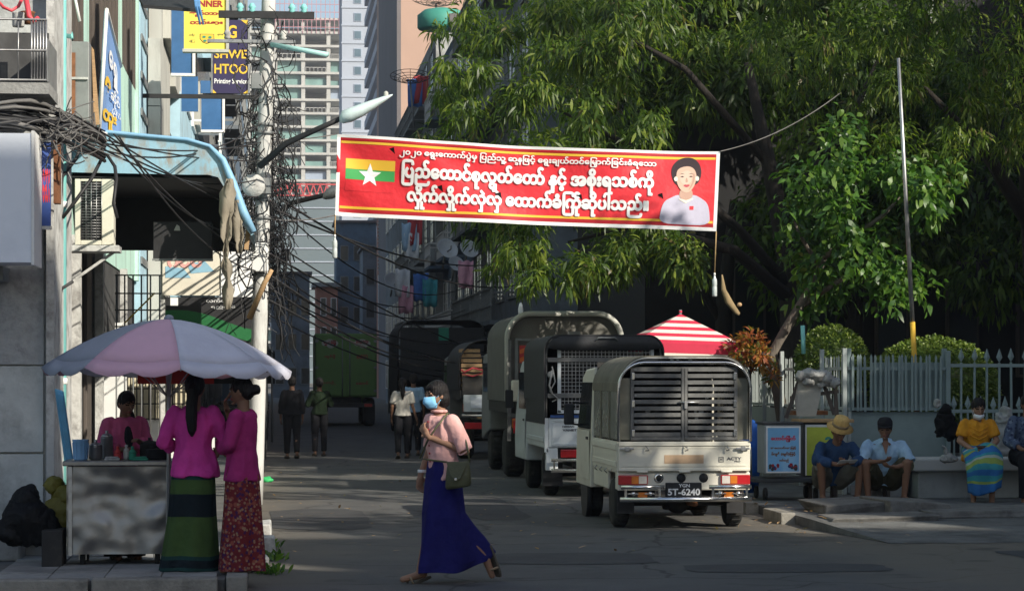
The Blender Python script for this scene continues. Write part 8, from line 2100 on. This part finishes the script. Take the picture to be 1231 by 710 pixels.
# black sack, yellow bag, step
mb=MB()
for dx,dz,r in ((0,.16,.19),(-.1,.1,.14),(.1,.12,.15),(0,.30,.10),(.03,.38,.04)): mb.ell(W(33,0,19.4)*Vector((1,1,0)).x if False else Vector((W(33,0,19.4).x+dx,W(33,0,19.4).y,.30+dz)),(r,r*.8,r*.95),14,10)
me=mb.mesh('rubbish_bag',mat('bagblack',(0.010,0.010,0.011),.6,.2,8,.02,12,spec=.2)); crumple(me,.03,7); single('rubbish_bag',me,None,'full black rubbish bag on the plinth of the grey house','bag')
mb=MB()
for dx,dz,r in ((0,.1,.11),(.05,.22,.09),(-.03,.3,.06),(.02,.0,.1)): mb.ell(Vector((W(70,0,19.7).x+dx,W(70,0,19.7).y,.42+dz)),(r,r*.8,r),12,8)
me=mb.mesh('yellow_bag',mat('bagyellow',(0.16,0.14,0.02),.6,.2,8,.02,14)); crumple(me,.025,9); single('yellow_bag',me,None,'dull yellow bag stuffed between wall and cart','bag')
single('crate',MB().box(W(58,0,19.7).x,W(82,0,19.7).x,19.4,19.8,.10,.40),M['chassis'],'dark crate under the yellow bag','crate',bevel=.01)
# a parasol in lilac, pink and grey panels
c=W(203,384,19.1); t=thing('market_parasol','big faded parasol with grey, pink and lilac panels over the cart','parasol',(c.x,c.y,.1))
def sunfabric(n_,c,dc):
    m=mat(n_,c,.8,.08,2,.004,40,dirt=dc,dscale=1.8,damt=.38); nt=m.node_tree; tr=nt.nodes.new('ShaderNodeBsdfTranslucent'); tr.inputs[0].default_value=(*c,1); mx=nt.nodes.new('ShaderNodeMixShader'); mx.inputs[0].default_value=.3
    nt.links.new(nt.nodes['Principled BSDF'].outputs[0],mx.inputs[1]); nt.links.new(tr.outputs[0],mx.inputs[2]); nt.links.new(mx.outputs[0],nt.nodes['Material Output'].inputs['Surface']); return m
U=[sunfabric('panel_lilac',(0.74,0.74,0.83),(.62,.61,.70)),sunfabric('panel_pink',(0.80,0.52,0.63),(.64,.43,.52)),sunfabric('panel_grey',(0.36,0.39,0.46),(.29,.31,.37))]
Rr,Hh,N8,SUB=.985,.395,8,8
tilt=Matrix.Rotation(R(1.0),3,'Y')
def um(r,th,drop=0):
    k=(th*N8/(2*PI))%1; sagg=1-.055*math.sin(PI*k)*r; z=-Hh*(r**1.75)-.03*math.sin(PI*k)*r*r-drop
    if r>.999: z-=.045*abs(math.sin(PI*(2*k)))**.8
    return c+tilt@Vector((Rr*r*sagg*math.cos(th),Rr*r*sagg*math.sin(th),z))
th0=R(-100); NR=10
pm={0:0,1:0,2:1,3:2,4:1,5:0,6:2,7:1}
order={7:1,6:2,0:0,1:2,5:1,4:0,2:1,3:0}
for s8 in range(N8):
    mb=MB(); G=[[um(i/NR,th0+2*PI*(s8+j/SUB)/N8) if False else um(i/NR,2*PI*(s8+j/SUB)/N8) for j in range(SUB+1)] for i in range(NR+1)]
    TH=lambda v: c+Matrix.Rotation(R(8),3,'Z')@(v-c)
    G=[[TH(v) for v in r] for r in G]
    mb.sheet(G[:-1]); mb.sheet([[v for v in G[-2]],[v for v in G[-1]]])
    mid=(s8+.5)*45+8
    m_=U[[1,0,1,0,2,1,0,2][s8]] if False else U[{0:0,1:1,2:0,3:1,4:2,5:1,6:0,7:0}[s8]]
    o=part('panel',mb,m_,t,'W',fix=False); md=o.modifiers.new('thickness','SOLIDIFY'); md.thickness=.004
    part('rib',MB().tube([TH(um(q/6,2*PI*s8/N8,.012)) for q in range(7)],.006,5),M['steel'],t,'W')
    part('strut',MB().tube([TH(um(.55,2*PI*s8/N8,.02)),c+Vector((0,0,-.62))],.005,5),M['steel'],t,'W')
part('pole',MB().tube([Vector((c.x,c.y,.1)),c+Vector((0,0,.03))],.018,10),M['steel'],t,'W'); part('cap',MB().ell(c+Vector((0,0,.01)),(.04,.04,.03),10,6),U[2],t,'W')
part('red_fringe',MB().plate(lambda x,z,o: c+Vector((-.28+.62*x,.62,-.40-.11*z)),0,1,0,1,8,1),mat('fringered',(0.42,0.04,0.03),.8,.15,4),t,'W',fix=False)
for (x,y) in ((.05,-.30),(-.12,-.36)): part('eyelet_patch',MB().ell(c+Vector((x*1.6,y,-.115-.02)),(.05,.03,.008),10,5),U[2],t,'W')
# weeds and litter
LG=LM['broad']
g=np.random.default_rng(5); nb=160; base=np.stack([np.repeat([-.02,.0,-.05],[60,60,40])+g.normal(size=nb)*.06,np.repeat([19.9,21.4,22.8],[60,60,40])+g.normal(size=nb)*.10,np.full(nb,.0)],1); d=g.normal(size=(nb,3))*.5; d[:,2]=1; d/=np.linalg.norm(d,axis=1,keepdims=True); up=g.normal(size=(nb,3))
V,tr,q=leaf_arrays(base,d,.13*g.uniform(.5,1.2,nb),.03*np.ones(nb),up,.2,.3); single('weeds',leaf_mesh('weeds',V,tr,q,LG,g.choice(3,size=nb)),None,'green weeds sprouting along the left kerb blocks','weeds',kind='stuff')
g=np.random.default_rng(9); nb=420; X=np.concatenate([g.uniform(-.1,6,260),5.4+g.normal(size=160)*.35]); Y=np.concatenate([g.uniform(22,44,260),g.uniform(24,40,160)]); base=np.stack([X,Y,np.full(nb,.006)+(X>5.6)*.12],1); d=g.normal(size=(nb,3)); d[:,2]=.06; d/=np.linalg.norm(d,axis=1,keepdims=True); up=np.zeros((nb,3)); up[:,2]=1
V,tr,q=leaf_arrays(base,d,.09*g.uniform(.5,1.3,nb),.03*np.ones(nb),up,.12,-.05); single('fallen_leaves',leaf_mesh('fallen_leaves',V,tr,q,[LM['croton'][1],LM['mango'][3],M['wood']],g.choice(3,size=nb)),None,'dry leaves scattered over the road and gutter','leaves',kind='stuff')
c=onG(320,579,0.0); me=MB().ell((c.x,c.y,.03),(.10,.07,.035),10,6).mesh('litter',mat('littergreen',(0.04,0.42,0.13),.5,.1,8)); crumple(me,.02,14); single('plastic_litter',me,None,'bright green plastic scrap on the road by the kerb','litter')
# far end of the street: low dim houses under the towers
for k,(x0,x1,y,top,m,lb) in enumerate(((404,452,205,268,'aptblue','dim blue house below the grey blue tower at the street end'),(436,472,190,300,'apt','low grey house beside the brick stair tower'),(326,372,185,330,'apt','low dark house left of the green truck'))):
    A_,B_=W(x0,452,y),W(x1,452,y); h=CH+(HZ-top)*y/F; t=thing('row_house',lb,'house',((A_.x+B_.x)/2,y+3,0),0,'low houses at the end of the street'); part('wall',MB().box(A_.x,B_.x,y,y+7,0,h),M[m],t,'W'); part('roof',MB().box(A_.x-.2,B_.x+.2,y-.3,y+7.2,h+.003,h+.2),M['darkwall'],t,'W')
    for q in range(int(h//2.6)):
        for j in range(3): xx=A_.x+(B_.x-A_.x)*(j+.3)/3; o=part('window',MB().box(xx,xx+.7,y-.08,y-.004,q*2.6+1,q*2.6+2.3),M['greymetal'],t,'W'); part('pane',MB().box(xx+.06,xx+.64,y-.1,y-.081,q*2.6+1.06,q*2.6+2.24),M['darkwin'],o,'W')

# dim street stalls under tarpaulins on the left, far past the pole
for k,(y,w_,m,lb) in enumerate(((56,3.2,'canvasblack','nearest dark tarpaulin stall on the left past the pole'),(62,3.4,'canvasolive','olive tarpaulin stall behind the two dim figures'),(69,3.2,'canvasblack','black draped stall by the third pole'),(76,3.6,'canvasgrey','grey draped stall left of the green truck'))):
    t=thing('market_stall',lb,'stall',(-.9,y,.1),0,'stalls along the left pavement')
    n_=8; rows=[[Vector((-1.7+1.75*i/n_, y+dy, 2.55-.35*i/n_+.06*math.sin(i*2+k)-sg_)) for i in range(n_+1)] for dy,sg_ in ((0,.05),(w_*.5,-.02),(w_,.05))]
    o=part('tarpaulin',MB().sheet(rows),M[m],t,'W',fix=False); md=o.modifiers.new('thickness','SOLIDIFY'); md.thickness=.01
    o=part('front_drape',MB().sheet([[Vector((-1.7+1.75*i/n_,y+.02+.05*math.sin(i*1.9+k),z_-.3*i/n_*(z_>1.5))) for i in range(n_+1)] for z_ in (2.5,1.9,1.45)]),M[m],t,'W',fix=False); md=o.modifiers.new('thickness','SOLIDIFY'); md.thickness=.01
    part('table',MB().box(-1.7,-.1,y+.2,y+w_-.3,.75,.82),M['brownwood'],t,'W'); part('table_cloth',MB().box(-1.68,-.12,y+.18,y+.2,.15,.82),M[m],t,'W')
    for x_ in (-1.65,-.02): part('post',MB().tube([(x_,y+.05,.1),(x_,y+.05,2.3)],.025,6),M['greymetal'],t,'W')
# ================================================================== THE AIR: far towers fade a little
hz = MB().box(-620,620,-115,720,-1,96)
hm_ = bpy.data.materials.new('haze'); hm_.use_nodes=True; nt=hm_.node_tree; nt.nodes.remove(nt.nodes['Principled BSDF']); pv=nt.nodes.new('ShaderNodeVolumePrincipled'); pv.inputs['Color'].default_value=(0.90,0.93,0.97,1); pv.inputs['Density'].default_value=0.00045; pv.inputs['Anisotropy'].default_value=0.2
nt.links.new(pv.outputs[0],nt.nodes['Material Output'].inputs['Volume'])
ho_=part('haze',hz,hm_,None); ho_['kind']='stuff'
bpy.data.scenes.remove(_bench)
